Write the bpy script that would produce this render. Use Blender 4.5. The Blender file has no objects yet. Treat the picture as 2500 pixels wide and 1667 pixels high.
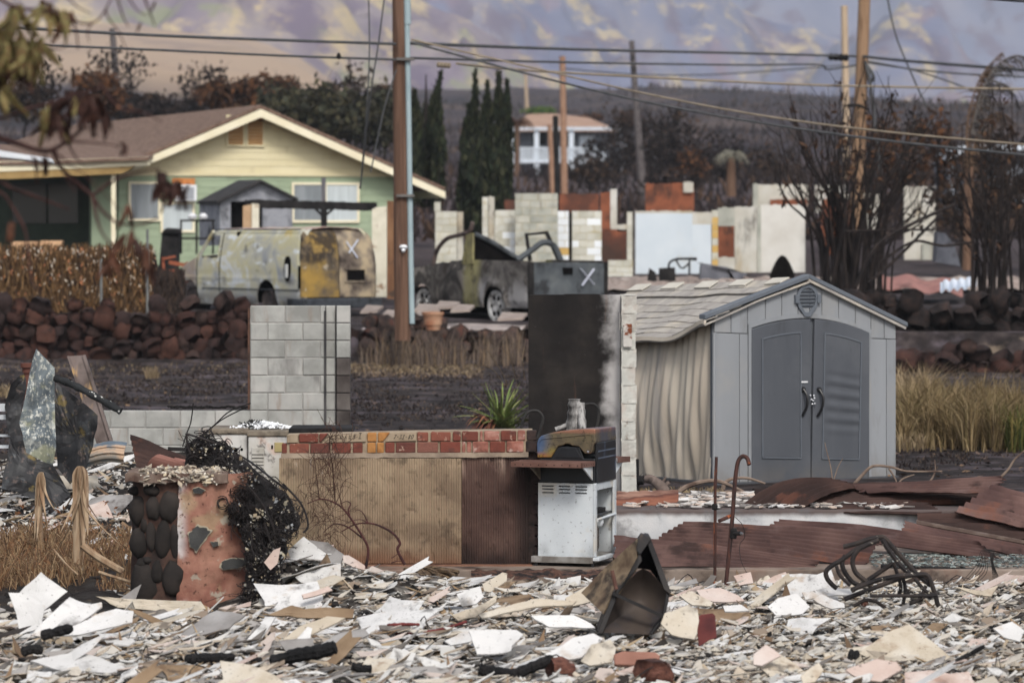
import bpy,math,random
import numpy as np
from mathutils import Vector,Matrix,Euler,noise as mnoise
S=bpy.context.scene
COL=S.collection
R=random.Random(11)
F,CX,HY,H=9375.0,1250.0,560.0,2.9
# camera
cam=bpy.data.cameras.new('camera')
cam_o=bpy.data.objects.new('camera',cam)
COL.objects.link(cam_o)
cam_o.location=(0,0,H)
cam_o.rotation_euler=(math.pi/2,0,0)
cam.sensor_width=36
cam.lens=135
cam.shift_y=-(833.5-HY)/2500
cam.clip_start=0.5
cam.clip_end=20000
cam.dof.use_dof=True
cam.dof.focus_distance=34.5
cam.dof.aperture_fstop=3.1
S.camera=cam_o
# daylight
SUN_EL,SUN_AZ=math.radians(46),math.radians(166)
world=bpy.data.worlds.new('World')
S.world=world
world.use_nodes=True
wn=world.node_tree
wn.nodes.clear()
sky=wn.nodes.new('ShaderNodeTexSky')
sky.sky_type='NISHITA'
sky.sun_disc=False
sky.sun_elevation=SUN_EL
sky.sun_rotation=SUN_AZ
sky.dust_density=3.0
sky.air_density=1.0
sky.ozone_density=1.0
hs=wn.nodes.new('ShaderNodeHueSaturation')
hs.inputs['Saturation'].default_value=0.42
bg=wn.nodes.new('ShaderNodeBackground')
bg.inputs[1].default_value=0.125
wo=wn.nodes.new('ShaderNodeOutputWorld')
wn.links.new(sky.outputs[0],hs.inputs['Color'])
wn.links.new(hs.outputs[0],bg.inputs[0])
wn.links.new(bg.outputs[0],wo.inputs[0])
sun=bpy.data.lights.new('sun','SUN')
sun.energy=1.5
sun.angle=math.radians(14)
sun.color=(1.0,0.955,0.89)
sun_o=bpy.data.objects.new('sun',sun)
COL.objects.link(sun_o)
sd=Vector((math.sin(SUN_AZ)*math.cos(SUN_EL),math.cos(SUN_AZ)*math.cos(SUN_EL),math.sin(SUN_EL)))
sun_o.rotation_euler=sd.to_track_quat('Z','Y').to_euler()
sun_o.location=(0,0,60)
vs=S.view_settings
vs.view_transform='Standard'
vs.look='None'
vs.gamma=1
vs.use_curve_mapping=False
vs.exposure=0.46
S.display_settings.display_device='sRGB'
S.cycles.max_bounces=6
S.cycles.volume_bounces=0
S.cycles.caustics_reflective=False
S.cycles.caustics_refractive=False
S.cycles.use_denoising=True
# helpers
def P(px,py,D):
 """A pixel of the photograph at D metres from the eye, as a point of the place."""
 return Vector(((px-CX)/F*D,D,H-(py-HY)/F*D))
def lin(c):
 return tuple(((v/255)/12.92 if v/255<=0.04045 else ((v/255+0.055)/1.055)**2.4) for v in c)+(1.0,)
MATS={}
def mat(name,cols,scale=4.0,detail=5.0,rough=0.85,metal=0.0,bump=0.25,bscale=30.0,bdist=0.01,rnd=0.0,isl=0.0,icols=None,layers=(),stretch=(1,1,1),spec=0.25,lo=0.35,hi=0.65,ocols=None,wave=None,dist=0.0,bstretch=None,trans=0.0,seamless=False):
 """Procedural surface: noise between colours, spread per object or per loose piece, then layers of soot, rust, wear or painted shade."""
 if name in MATS:
  return MATS[name]
 m=bpy.data.materials.new(name)
 m.use_nodes=True
 nt=m.node_tree
 N,L=nt.nodes,nt.links
 bs=N['Principled BSDF']
 bs.inputs['Roughness'].default_value=rough
 bs.inputs['Metallic'].default_value=metal
 bs.inputs['Specular IOR Level'].default_value=spec
 tc=N.new('ShaderNodeTexCoord')
 oi=N.new('ShaderNodeObjectInfo')
 off=N.new('ShaderNodeVectorMath')
 off.operation='MULTIPLY_ADD'
 comb=N.new('ShaderNodeCombineXYZ')
 for k in range(3):
  L.new(oi.outputs['Random'],comb.inputs[k]) if not seamless else None
 L.new(comb.outputs[0],off.inputs[0])
 off.inputs[1].default_value=(17.3,9.1,5.7)
 L.new(tc.outputs['Object'],off.inputs[2])
 def noise(sc,st=(1,1,1),det=5.0,seed=0.0,rgh=0.55,dst=0.0):
  mp=N.new('ShaderNodeMapping')
  mp.inputs['Scale'].default_value=st
  mp.inputs['Location'].default_value=(seed*3.1,seed*1.7,seed*2.3)
  L.new(off.outputs[0],mp.inputs[0])
  n=N.new('ShaderNodeTexNoise')
  n.inputs['Scale'].default_value=sc
  n.inputs['Detail'].default_value=det
  n.inputs['Roughness'].default_value=rgh
  n.inputs['Distortion'].default_value=dst
  L.new(mp.outputs[0],n.inputs[0])
  return n.outputs[0]
 def ramp(fac,cs,a,b,const=False):
  r=N.new('ShaderNodeValToRGB')
  e=r.color_ramp.elements
  n=len(cs)
  while len(e)<n:
   e.new(0.5)
  for k,c in enumerate(cs):
   e[k].position=(k/n if const else (a+(b-a)*(k/max(1,n-1))))
   e[k].color=lin(c)
  if const:
   r.color_ramp.interpolation='CONSTANT'
  L.new(fac,r.inputs[0])
  return r.outputs[0]
 def mix(fac,a,b,mode='MIX'):
  x=N.new('ShaderNodeMix')
  x.data_type='RGBA'
  x.blend_type=mode
  if isinstance(fac,float):
   x.inputs[0].default_value=fac
  else:
   L.new(fac,x.inputs[0])
  for sock,val in ((x.inputs[6],a),(x.inputs[7],b)):
   if isinstance(val,tuple):
    sock.default_value=val
   else:
    L.new(val,sock)
  return x.outputs[2]
 def rng(val,a,b,c=0.0,d=1.0):
  q=N.new('ShaderNodeMapRange')
  q.interpolation_type='SMOOTHSTEP'
  q.inputs[1].default_value=a
  q.inputs[2].default_value=b
  q.inputs[3].default_value=c
  q.inputs[4].default_value=d
  L.new(val,q.inputs[0])
  return q.outputs[0]
 def mul(a,b):
  q=N.new('ShaderNodeMath')
  q.operation='MULTIPLY'
  for k,v in enumerate((a,b)):
   if isinstance(v,(int,float)):
    q.inputs[k].default_value=v
   else:
    L.new(v,q.inputs[k])
  return q.outputs[0]
 geo=N.new('ShaderNodeNewGeometry')
 if len(cols)>1:
  c=ramp(noise(scale,stretch,detail,dst=dist),cols,lo,hi)
 else:
  c=lin(cols[0])
 if ocols:
  c=mix(0.72,c,ramp(oi.outputs['Random'],ocols,0,1,True))
 if icols:
  c=mix(0.8,c,ramp(geo.outputs['Random Per Island'],icols,0,1,True))
 if rnd or isl:
  hsn=N.new('ShaderNodeHueSaturation')
  src=oi.outputs['Random'] if rnd else geo.outputs['Random Per Island']
  a=rnd or isl
  q=N.new('ShaderNodeMapRange')
  q.inputs[3].default_value=1-a
  q.inputs[4].default_value=1+a
  L.new(src,q.inputs[0])
  L.new(q.outputs[0],hsn.inputs['Value'])
  if isinstance(c,tuple):
   hsn.inputs['Color'].default_value=c
  else:
   L.new(c,hsn.inputs['Color'])
  c=hsn.outputs[0]
 for k,ly in enumerate(layers):
  f=rng(noise(ly.get('scale',3.0),ly.get('stretch',(1,1,1)),ly.get('detail',6.0),k+2.0,ly.get('rgh',0.6)),ly['lo'],ly['hi'])
  if 'grad' in ly:
   ax,a,b=ly['grad'][:3]
   sx=N.new('ShaderNodeSeparateXYZ')
   L.new(tc.outputs['Object'],sx.inputs[0])
   g=rng(sx.outputs[ax],a,b)
   wob=ly.get('wob',0.0)
   if wob:
    ad=N.new('ShaderNodeMath')
    ad.operation='MULTIPLY_ADD'
    L.new(noise(ly.get('wscale',3.0),(1,1,1),5.0,k+7.0),ad.inputs[0])
    ad.inputs[1].default_value=wob*2
    a2=N.new('ShaderNodeMath')
    a2.operation='SUBTRACT'
    L.new(sx.outputs[ax],ad.inputs[2])
    L.new(ad.outputs[0],a2.inputs[0])
    a2.inputs[1].default_value=wob
    g=rng(a2.outputs[0],a,b)
   f=mul(f,g) if ly.get('both',True) else g
  if 'grad2' in ly:
   ax,a,b=ly['grad2'][:3]
   sx=N.new('ShaderNodeSeparateXYZ')
   L.new(tc.outputs['Object'],sx.inputs[0])
   f=mul(f,rng(sx.outputs[ax],a,b))
  f=mul(f,ly.get('amt',1.0))
  c=mix(f,c,lin(ly['col']))
 if isinstance(c,tuple):
  bs.inputs['Base Color'].default_value=c
 else:
  L.new(c,bs.inputs['Base Color'])
 if bump:
  bp=N.new('ShaderNodeBump')
  bp.inputs['Strength'].default_value=bump
  bp.inputs['Distance'].default_value=bdist
  hgt=noise(bscale,bstretch or stretch,6.0,9.0)
  if wave:
   ax,ws,wa=wave
   sx=N.new('ShaderNodeSeparateXYZ')
   L.new(tc.outputs['Object'],sx.inputs[0])
   sn=N.new('ShaderNodeMath')
   sn.operation='SINE'
   L.new(mul(sx.outputs[ax],ws),sn.inputs[0])
   ad=N.new('ShaderNodeMath')
   L.new(mul(sn.outputs[0],wa),ad.inputs[0])
   L.new(hgt,ad.inputs[1])
   hgt=ad.outputs[0]
  L.new(hgt,bp.inputs['Height'])
  L.new(bp.outputs[0],bs.inputs['Normal'])
 if trans:
  tb=N.new('ShaderNodeBsdfTranslucent')
  if isinstance(c,tuple):
   tb.inputs[0].default_value=c
  else:
   L.new(c,tb.inputs[0])
  ms=N.new('ShaderNodeMixShader')
  ms.inputs[0].default_value=trans
  L.new(bs.outputs[0],ms.inputs[1])
  L.new(tb.outputs[0],ms.inputs[2])
  L.new(ms.outputs[0],N['Material Output'].inputs[0])
 MATS[name]=m
 return m
MW={}
def reg(o,m):
 MW[o.name]=m
 return o
def thing(name,label,cat,loc=(0,0,0),rot=0.0,group=None,kind=None):
 o=bpy.data.objects.new(name,None)
 COL.objects.link(o)
 o.empty_display_size=0.2
 o.location=loc
 if not isinstance(rot,(tuple,list)):
  rot=(0,0,rot)
 o.rotation_euler=rot
 tag(o,label,cat,group,kind or 'thing')
 return reg(o,Matrix.Translation(Vector(loc))@Euler(rot).to_matrix().to_4x4())
def tag(o,label=None,cat=None,group=None,kind=None):
 if label:
  o['label']=label
 if cat:
  o['category']=cat
 if group:
  o['group']=group
 if kind:
  o['kind']=kind
 return o
def inst(name,mesh,parent,loc,rot=(0,0,0),scale=(1,1,1),m=None):
 """One more piece that shares its mesh with the alike ones; loc in the parent's coordinates."""
 o=bpy.data.objects.new(name,mesh)
 COL.objects.link(o)
 o.location=loc
 o.rotation_euler=rot
 o.scale=scale
 if parent:
  o.parent=parent
 if m:
  o.material_slots[0].link='OBJECT'
  o.material_slots[0].material=m
 return o
class MB:
 """Collects simple solids and links them as ONE mesh object."""
 def __init__(s):
  s.v,s.f=[],[]
 def add(s,vs,fs):
  o=len(s.v)
  s.v+=[tuple(v) for v in vs]
  s.f+=[tuple(i+o for i in f) for f in fs]
  return s
 def box(s,c,size,rot=None):
  x,y,z=(k/2 for k in size)
  vs=[Vector(q) for q in ((-x,-y,-z),(x,-y,-z),(x,y,-z),(-x,y,-z),(-x,-y,z),(x,-y,z),(x,y,z),(-x,y,z))]
  if rot is not None:
   M=rot if isinstance(rot,Matrix) else Euler(rot if isinstance(rot,(tuple,list)) else (0,0,rot)).to_matrix()
   vs=[M@q for q in vs]
  c=Vector(c)
  return s.add([q+c for q in vs],[(0,3,2,1),(4,5,6,7),(0,1,5,4),(1,2,6,5),(2,3,7,6),(3,0,4,7)])
 def bb(s,a,b):
  return s.box([(a[k]+b[k])/2 for k in range(3)],[abs(b[k]-a[k]) for k in range(3)])
 def beam(s,a,b,w,h,up=(0,0,1)):
  a,b=Vector(a),Vector(b)
  d=(b-a).normalized()
  u=Vector(up)
  sd_=d.cross(u)
  if sd_.length<1e-4:
   sd_=d.cross(Vector((1,0,0)))
  sd_.normalize()
  u=sd_.cross(d)
  vs=[]
  for p in (a,b):
   for i,j in ((-1,-1),(1,-1),(1,1),(-1,1)):
    vs.append(p+sd_*(w/2*i)+u*(h/2*j))
  return s.add(vs,[(0,1,2,3),(7,6,5,4),(0,4,5,1),(1,5,6,2),(2,6,7,3),(3,7,4,0)])
 def tube(s,pts,r,n=8,cap=True):
  pts=[Vector(p) for p in pts]
  k=len(pts)
  rs=r if isinstance(r,(list,tuple)) else [r]*k
  prev=None
  vs,fs=[],[]
  for i,p in enumerate(pts):
   d=(pts[min(i+1,k-1)]-pts[max(i-1,0)])
   d=d.normalized() if d.length>1e-9 else Vector((0,0,1))
   if prev is None:
    a=d.orthogonal().normalized()
   else:
    a=prev-d*prev.dot(d)
    a=a.normalized() if a.length>1e-6 else d.orthogonal().normalized()
   prev=a
   b=d.cross(a)
   for j in range(n):
    t=2*math.pi*j/n
    vs.append(p+(a*math.cos(t)+b*math.sin(t))*rs[i])
  for i in range(k-1):
   for j in range(n):
    q=(j+1)%n
    fs.append((i*n+j,i*n+q,(i+1)*n+q,(i+1)*n+j))
  if cap:
   fs.append(tuple(range(n-1,-1,-1)))
   fs.append(tuple((k-1)*n+j for j in range(n)))
  return s.add(vs,fs)
 def prism(s,poly,off):
  off=Vector(off)
  p=[Vector(q) for q in poly]
  n=len(p)
  fs=[tuple(range(n)),tuple(range(2*n-1,n-1,-1))]
  fs+=[(j,j+n,(j+1)%n+n,(j+1)%n) for j in range(n)]
  return s.add(p+[q+off for q in p],fs)
 def grid(s,fn,nu,nv,th=0.0,skip=None,nrm=None):
  """fn(u, v) -> point for u, v in 0..1; th gives the sheet a thickness along nrm (or its own normal)."""
  pts=[[Vector(fn(i/nu,j/nv)) for j in range(nv+1)] for i in range(nu+1)]
  idx=lambda i,j:i*(nv+1)+j
  cells=[(i,j) for i in range(nu) for j in range(nv) if not (skip and skip((i+.5)/nu,(j+.5)/nv))]
  flat=[p for row in pts for p in row]
  fs=[(idx(i,j),idx(i+1,j),idx(i+1,j+1),idx(i,j+1)) for i,j in cells]
  if not th:
   return s.add(flat,fs)
  nn=len(flat)
  back=[]
  for i in range(nu+1):
   for j in range(nv+1):
    if nrm is None:
     a=pts[min(i+1,nu)][j]-pts[max(i-1,0)][j]
     b=pts[i][min(j+1,nv)]-pts[i][max(j-1,0)]
     n=a.cross(b)
     n=n.normalized() if n.length>1e-12 else Vector((0,0,1))
    else:
     n=Vector(nrm)
    back.append(pts[i][j]-n*th)
  cs=set(cells)
  f2=[tuple(k+nn for k in reversed(f)) for f in fs]
  sides=[]
  for i,j in cells:
   for di,dj,a,b in ((-1,0,(i,j+1),(i,j)),(1,0,(i+1,j),(i+1,j+1)),(0,-1,(i,j),(i+1,j)),(0,1,(i+1,j+1),(i,j+1))):
    if (i+di,j+dj) not in cs:
     A,B=idx(*a),idx(*b)
     sides.append((A,B,B+nn,A+nn))
  return s.add(flat+back,fs+f2+sides)
 def lathe(s,prof,c=(0,0,0),axis=(0,0,1),n=16):
  ax=Vector(axis).normalized()
  a=ax.orthogonal().normalized()
  b=ax.cross(a)
  c=Vector(c)
  vs,fs=[],[]
  for r,z in prof:
   for j in range(n):
    t=2*math.pi*j/n
    vs.append(c+ax*z+(a*math.cos(t)+b*math.sin(t))*r)
  for i in range(len(prof)-1):
   for j in range(n):
    q=(j+1)%n
    fs.append((i*n+j,i*n+q,(i+1)*n+q,(i+1)*n+j))
  fs.append(tuple(range(n-1,-1,-1)))
  fs.append(tuple((len(prof)-1)*n+j for j in range(n)))
  return s.add(vs,fs)
 def mesh(s,name,m,smooth=False,sharp=None):
  me=bpy.data.meshes.new(name)
  me.from_pydata(s.v,[],s.f)
  if smooth:
   me.polygons.foreach_set('use_smooth',[True]*len(me.polygons))
   if sharp:
    me.set_sharp_from_angle(angle=math.radians(sharp))
  me.materials.append(m)
  me.update()
  return me
 def build(s,name,m,parent=None,world=True,smooth=False,sharp=40,bevel=0.0,label=None,cat=None,group=None,kind=None,segs=2):
  """world=True: the points are in the place's coordinates and are brought into the parent's."""
  if parent is not None and world:
   inv=MW[parent.name].inverted()
   s.v=[tuple(inv@Vector(q)) for q in s.v]
  o=bpy.data.objects.new(name,s.mesh(name,m,smooth,sharp))
  COL.objects.link(o)
  if parent is not None:
   o.parent=parent
   MW[o.name]=MW[parent.name]
  else:
   MW[o.name]=Matrix.Identity(4)
  if bevel:
   b=o.modifiers.new('bevel','BEVEL')
   b.width=bevel
   b.segments=segs
   b.limit_method='ANGLE'
  return tag(o,label,cat,group,kind)
def solo(mb,name,m,loc,label,cat,group=None,kind=None,**kw):
 """A thing that is one mesh: its origin sits at loc."""
 loc=Vector(loc)
 mb.v=[tuple(Vector(q)-loc) for q in mb.v]
 o=mb.build(name,m,None,**kw)
 o.location=loc
 MW[o.name]=Matrix.Translation(loc)
 return tag(o,label,cat,group,kind or 'thing')
def lerp(tab,x):
 if x<=tab[0][0]:
  return tab[0][1]
 for (a,va),(b,vb) in zip(tab,tab[1:]):
  if x<=b:
   return va+(vb-va)*(x-a)/(b-a)
 return tab[-1][1]
def fbm(x,y,z=0.0,o=4):
 return mnoise.fractal(Vector((x,y,z)),1.0,2.0,o)
def curve(pts,n=6):
 """Smooth line through the points."""
 p=[Vector(q) for q in pts]
 out=[]
 for i in range(len(p)-1):
  a,b,c,d=p[max(i-1,0)],p[i],p[i+1],p[min(i+2,len(p)-1)]
  for k in range(n):
   t=k/n
   out.append(0.5*((2*b)+(c-a)*t+(2*a-5*b+4*c-d)*t*t+(3*b-a-3*c+d)*t**3))
 out.append(p[-1])
 return out
def rock_mesh(name,m,seed,flat=1.0):
 r=random.Random(seed)
 n=2
 vs,fs,idx=[],[],{}
 def vid(x,y,z):
  k=(x,y,z)
  if k not in idx:
   q=Vector((x-1,y-1,z-1))
   l=q.length
   q=q.normalized()*(0.78*l**0.12)
   q=q*(1+r.uniform(-.16,.16))+Vector((r.uniform(-.07,.07),r.uniform(-.07,.07),r.uniform(-.07,.07)))
   q.z*=flat
   idx[k]=len(vs)
   vs.append(q*0.62)
  return idx[k]
 for a in range(n):
  for b in range(n):
   for w in (0,2):
    fs.append((vid(a,b,w),vid(a+1,b,w),vid(a+1,b+1,w),vid(a,b+1,w)))
    fs.append((vid(a,w,b),vid(a+1,w,b),vid(a+1,w,b+1),vid(a,w,b+1)))
    fs.append((vid(w,a,b),vid(w,a+1,b),vid(w,a+1,b+1),vid(w,a,b+1)))
 mb=MB()
 mb.add(vs,fs)
 return mb.mesh(name,m,True)
 # the land
TERR=[(0,-.40),(20,-.32),(24,-.14),(32.6,-.13),(38,-.06),(44,-.03),(60,.16),(74.9,.33),(75.25,.88),(82,.93),(88,1.06),(100,1.5),(115,1.8),(140,2.6),(200,4.5),(290,6.3),(500,15),(900,33)]
def gz(x,D):
 z=lerp(TERR,D)
 if D>95:
  z+=fbm(x*.012,D*.006)*min(6,(D-95)*.008)
 elif D>45:
  z+=fbm(x*.5,D*.3)*.03
 if D>900:
  u=x/D*F+CX
  w=1/(1+math.exp((u-820)/90.0))
  z+=(D-900)*(.0085+.060*w)
 return z
rows=[6,14,20,24,28,32.3,32.7,34,38,42,44]+[46+1.2*k for k in range(24)]+[74.6,74.95,75.25,75.6]+[77+2*k for k in range(14)]
d=108.0
while d<2600:
 rows.append(d)
 d*=1.045
xs=[-1+2*k/110 for k in range(111)]
mb=MB()
pts=[[(math.copysign(abs(t)**1.35,t)*(24+.62*D),D) for t in xs] for D in rows]
mb.grid(lambda u,v:(lambda q:(q[0],q[1],gz(*q)))(pts[round(u*(len(rows)-1))][round(v*110)]),len(rows)-1,110)
m_ground=mat('charred_earth',[(36,33,33),(48,43,43),(68,61,60)],scale=3.3,detail=8,rough=.95,bump=.9,bscale=5,bdist=.06,spec=.1,layers=[dict(col=(96,88,94),scale=1.1,stretch=(.9,1.2,1),lo=.50,hi=.68,amt=.75),dict(col=(128,114,98),scale=1.6,stretch=(.8,1.3,1),lo=.56,hi=.70,amt=.6,grad=(1,58,70),grad2=(1,79,75)),dict(col=(28,26,26),scale=1.4,stretch=(.9,1.2,1),lo=.50,hi=.62,amt=.85,grad=(1,40,46),grad2=(1,68,62)),dict(col=(196,182,170),scale=9,lo=.62,hi=.70,amt=.6,grad=(1,76,77),grad2=(1,92,84)),dict(col=(88,78,80),scale=.05,lo=.3,hi=.5,amt=.8,grad=(1,90,160)),dict(col=(56,49,54),scale=.03,lo=.25,hi=.5,grad=(1,200,330)),dict(col=(100,86,78),scale=.06,stretch=(.9,1.0,1),lo=.50,hi=.62,amt=.6,grad=(1,200,380)),dict(col=(34,31,35),scale=.09,stretch=(1,1,1),lo=.52,hi=.62,amt=.8,grad=(1,200,380)),dict(col=(172,148,124),scale=.006,lo=.2,hi=.4,grad=(1,930,1040)),dict(col=(136,116,108),scale=.03,stretch=(1,.5,1),lo=.50,hi=.64,amt=.6,grad=(1,950,1080))])
mb.build('ground',m_ground,smooth=True,kind='structure',label='charred sloping ground between the ruins and the hills')
def ridge(name,label,crest,D0,D1,zb,cols,seed,amp,lays=()):
 m=mat('slope_'+str(seed),cols,scale=.016,detail=12,rough=1,bump=.0,spec=0,lo=.34,hi=.66,stretch=(1.3,.5,.8),layers=lays,dist=.15)  # bluish distance haze is partly put into the slope colours
 b=MB()
 def fn(u,v):
  px=-2600+7600*u
  py=lerp(crest,px)
  zc=H-(py-HY)/F*D1
  D=D0+(D1-D0)*v
  x=(px-CX)/F*(D0*.35+D1*.65)
  prof=v**.9
  g=fbm(x*.006+seed,v*1.3,seed,5)*amp*math.sin(math.pi*min(1,v*1.02))**.6
  g+=abs(fbm(x*.011-v*2.0,v*.8,seed+4,4))*amp*-.55*math.sin(math.pi*min(1,v))**.7
  ed=fbm(x*.02,seed*3.3,0,4)*amp*.12
  return (x,D+fbm(x*.004,v*2,seed)*60,zb+(zc-zb)*prof+g+ed)
 b.grid(fn,230,60)
 n=230
 top=[Vector(fn(i/n,1)) for i in range(n+1)]
 b.grid(lambda u,v:top[round(u*n)]+Vector((0,500*v,-max(0,top[round(u*n)].z-zb)*v)),n,3)
 return b.build(name,m,smooth=True,kind='structure',label=label)
tanl=dict(col=(196,176,132),scale=.026,stretch=(.8,.35,1.2),lo=.51,hi=.62,amt=.8,rgh=.74,detail=10)
grn=dict(col=(134,140,100),scale=.04,stretch=(.8,.4,1.2),lo=.54,hi=.64,amt=.75,detail=8)
mve=dict(col=(98,84,104),scale=.020,stretch=(1.2,.5,.8),lo=.5,hi=.62,amt=.8,detail=9)
rust=dict(col=(136,112,122),scale=.018,stretch=(1,.5,.8),lo=.55,hi=.66,amt=.6,detail=8)
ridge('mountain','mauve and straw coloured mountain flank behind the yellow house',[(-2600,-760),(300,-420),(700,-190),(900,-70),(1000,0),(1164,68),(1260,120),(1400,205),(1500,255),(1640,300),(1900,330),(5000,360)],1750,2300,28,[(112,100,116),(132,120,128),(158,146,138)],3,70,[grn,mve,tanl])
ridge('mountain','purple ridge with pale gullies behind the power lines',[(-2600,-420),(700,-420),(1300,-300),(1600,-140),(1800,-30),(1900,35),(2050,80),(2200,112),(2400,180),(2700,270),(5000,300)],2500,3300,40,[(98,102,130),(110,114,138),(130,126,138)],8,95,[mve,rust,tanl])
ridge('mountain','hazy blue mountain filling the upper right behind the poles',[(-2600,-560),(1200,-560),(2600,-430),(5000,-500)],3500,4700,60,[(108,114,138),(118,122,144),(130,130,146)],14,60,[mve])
b=MB()
b.bb((-3900,-80,-2.2),(3900,5400,-1.2))
haze_m=bpy.data.materials.new('haze_air')
haze_m.use_nodes=True
hn=haze_m.node_tree
hn.nodes.clear()
pv=hn.nodes.new('ShaderNodeVolumePrincipled')
pv.inputs['Color'].default_value=(.84,.90,1.0,1)
pv.inputs['Density'].default_value=.00016
pv.inputs['Anisotropy'].default_value=0.0
ho=hn.nodes.new('ShaderNodeOutputMaterial')
hn.links.new(pv.outputs[0],ho.inputs['Volume'])
b=MB()
b.bb((-3800,-70,-1.8),(3800,5600,560))
b.build('haze',haze_m,kind='stuff',label='pale blue haze in the air')
# patio slab, raised floor
m_conc=mat('old_concrete',[(104,92,83),(126,113,103),(144,131,121)],scale=3,rough=.9,bump=.5,bscale=40,bdist=.006,layers=[dict(col=(48,38,34),scale=2.2,lo=.54,hi=.66,amt=.85),dict(col=(118,82,66),scale=1.6,lo=.5,hi=.68,amt=.5)])
b=MB()
b.bb((-1.95,32.75,-.17),(9.0,36.4,0))
b.build('patio_slab',m_conc,kind='structure',bevel=.012,label='stained concrete patio slab under the grill and roofing sheets')
m_white=mat('white_stucco',[(170,173,177),(186,188,190),(198,198,198)],scale=3,rough=.9,bump=.6,bscale=60,bdist=.005,layers=[dict(col=(70,52,46),scale=4,lo=.3,hi=.5,grad=(2,.19,.25),wob=.03,wscale=6,amt=.9,both=False),dict(col=(92,92,94),scale=2.5,lo=.54,hi=.68,amt=.7)])
b=MB()
b.bb((.9,36.02,-.1),(9.0,38.4,.27))
b.build('raised_floor',m_white,kind='structure',bevel=.015,label='raised white stucco floor edge with a rusty rim')
b=MB()
b.bb((-3,76.2,.8),(1.6,81.5,.915))
b.build('driveway',mat('driveway_concrete',[(150,140,136),(182,170,164),(200,188,182)],scale=1.2,bump=.4,bscale=12,rough=.9,layers=[dict(col=(60,52,50),scale=1.8,lo=.52,hi=.64,amt=.8)]),kind='structure',label='pale driveway slab littered with ash under the burnt vehicles')
# block walls
m_cmu=mat('grey_block',[(136,136,132),(158,158,154),(172,170,166)],scale=2.5,rough=.92,bump=.5,bscale=70,bdist=.004,rnd=.09,layers=[dict(col=(128,104,86),scale=2.2,stretch=(2.4,2.4,.5),lo=.56,hi=.74,amt=.55),dict(col=(92,88,86),scale=1.7,stretch=(1.6,1.6,.6),lo=.56,hi=.72,amt=.6)])
m_cmusoot=mat('sooty_block',[(58,52,50),(84,78,75),(104,98,94)],scale=2.5,rough=.92,bump=.5,bscale=70,bdist=.004,rnd=.15)
m_cmublk=mat('black_block',[(26,24,24),(40,36,35),(56,50,47)],scale=1.8,rough=.9,bump=.5,bscale=60,bdist=.004,rnd=.12,layers=[dict(col=(88,70,58),scale=1.5,stretch=(3,3,.4),lo=.60,hi=.72,amt=.7)])
m_mortar=mat('grey_mortar',[(132,130,126),(154,152,148)],scale=8,rough=.95,bump=.4,bscale=60,bdist=.004)
def cmu_mesh(l,h,t,m,bev=.008):
 key=('cmu',round(l,3),round(h,3),round(t,3),m.name)
 if key not in MATS:
  b_=MB()
  x,y,z=l/2,t/2,h/2
  e=bev
  ring=lambda yy,q:[(-x+q,yy,-z+q),(x-q,yy,-z+q),(x-q,yy,z-q),(-x+q,yy,z-q)]
  vs=ring(-y,e)+ring(-y+e,0)+ring(y-e,0)+ring(y,e)
  fs=[(0,1,2,3),(15,14,13,12)]
  for k in range(3):
   for j in range(4):
    a,c_=k*4+j,k*4+(j+1)%4
    fs.append((a,a+4,c_+4,c_))
  b_.add(vs,fs)
  MATS[key]=b_.mesh('block',m)
 return MATS[key]
def course(par,x0,x1,z,off,m,l=.4,h=.2,t=.15,gap=.008,y=0.0,jit=.003,name='block',pick=None):
 """One course of blocks from x0 to x1 in the wall's own coordinates."""
 x=x0-off
 while x<x1-.03:
  a,c_=max(x,x0),min(x+l,x1)
  if c_-a>.05:
   mm=pick((a+c_)/2,z) if pick else m
   if mm:
    inst(name,cmu_mesh(c_-a-gap,h-gap,t,mm),par,((a+c_)/2,y+R.uniform(-jit,jit),z+h/2),(0,0,R.uniform(-.006,.006)))
  x+=l
  # the grey wall left of the brick counter
X0=P(612,0,44).x
w=thing('block_wall','grey concrete block wall, one tall cracked end standing over a low run','wall',(X0,44,-.03))
for r_ in range(10):
 z=r_*.2
 if r_<4:
  course(w,-2.2,.0,z+.06,.2*(r_%2),m_cmu)
 course(w,0,.86,z+(.06 if r_<4 else .06),.2*(r_%2) if r_<4 else .2*((r_+1)%2),m_cmu,jit=.006)
b=MB()
b.bb((-2.19,-.067,0),(.0,.067,.855))
b.bb((0,-.067,0),(.855,.067,2.05))
b.build('mortar',m_mortar,w,world=False)
b=MB()
for r_ in range(10):
 z=r_*.2+.06
 inst('block',cmu_mesh(.155,.192,.2,m_cmusoot if r_<7 else m_cmu),w,(1.067,-.03,z+.1))
 inst('block',cmu_mesh(.11,.192,.12,m_cmu),w,(.917,.03,z+.1))
b.bb((.975,-.02,.3),(1.0,.0,2.05))
b.build('soot_streak',mat('soot',[(18,17,17),(32,30,30)],rough=.95,bump=.4),w,world=False)
b=MB()
b.bb((.845,-.095,.2),(.872,-.072,2.0))
b.build('drain_pipe',mat('dark_pipe',[(44,44,46),(70,68,68)],scale=5,rough=.7),w,world=False)
b=MB()
b.bb((-.028,-.07,.87),(-.004,.05,2.03))
b.build('steel_edge',mat('brown_steel',[(64,46,38),(92,66,54),(50,40,36)],scale=6,rough=.8,layers=[dict(col=(122,112,106),scale=5,lo=.58,hi=.68)]),w,world=False)
b=MB()
for k in range(26):
 xx=-.95+k*.034
 b.tube([(xx,-.02,.885+R.uniform(0,.02)),(xx+.05,.02,.885+R.uniform(0,.025))],.012,5)
b.build('burnt_strip',MATS['soot'],w,world=False,kind='stuff')
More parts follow.
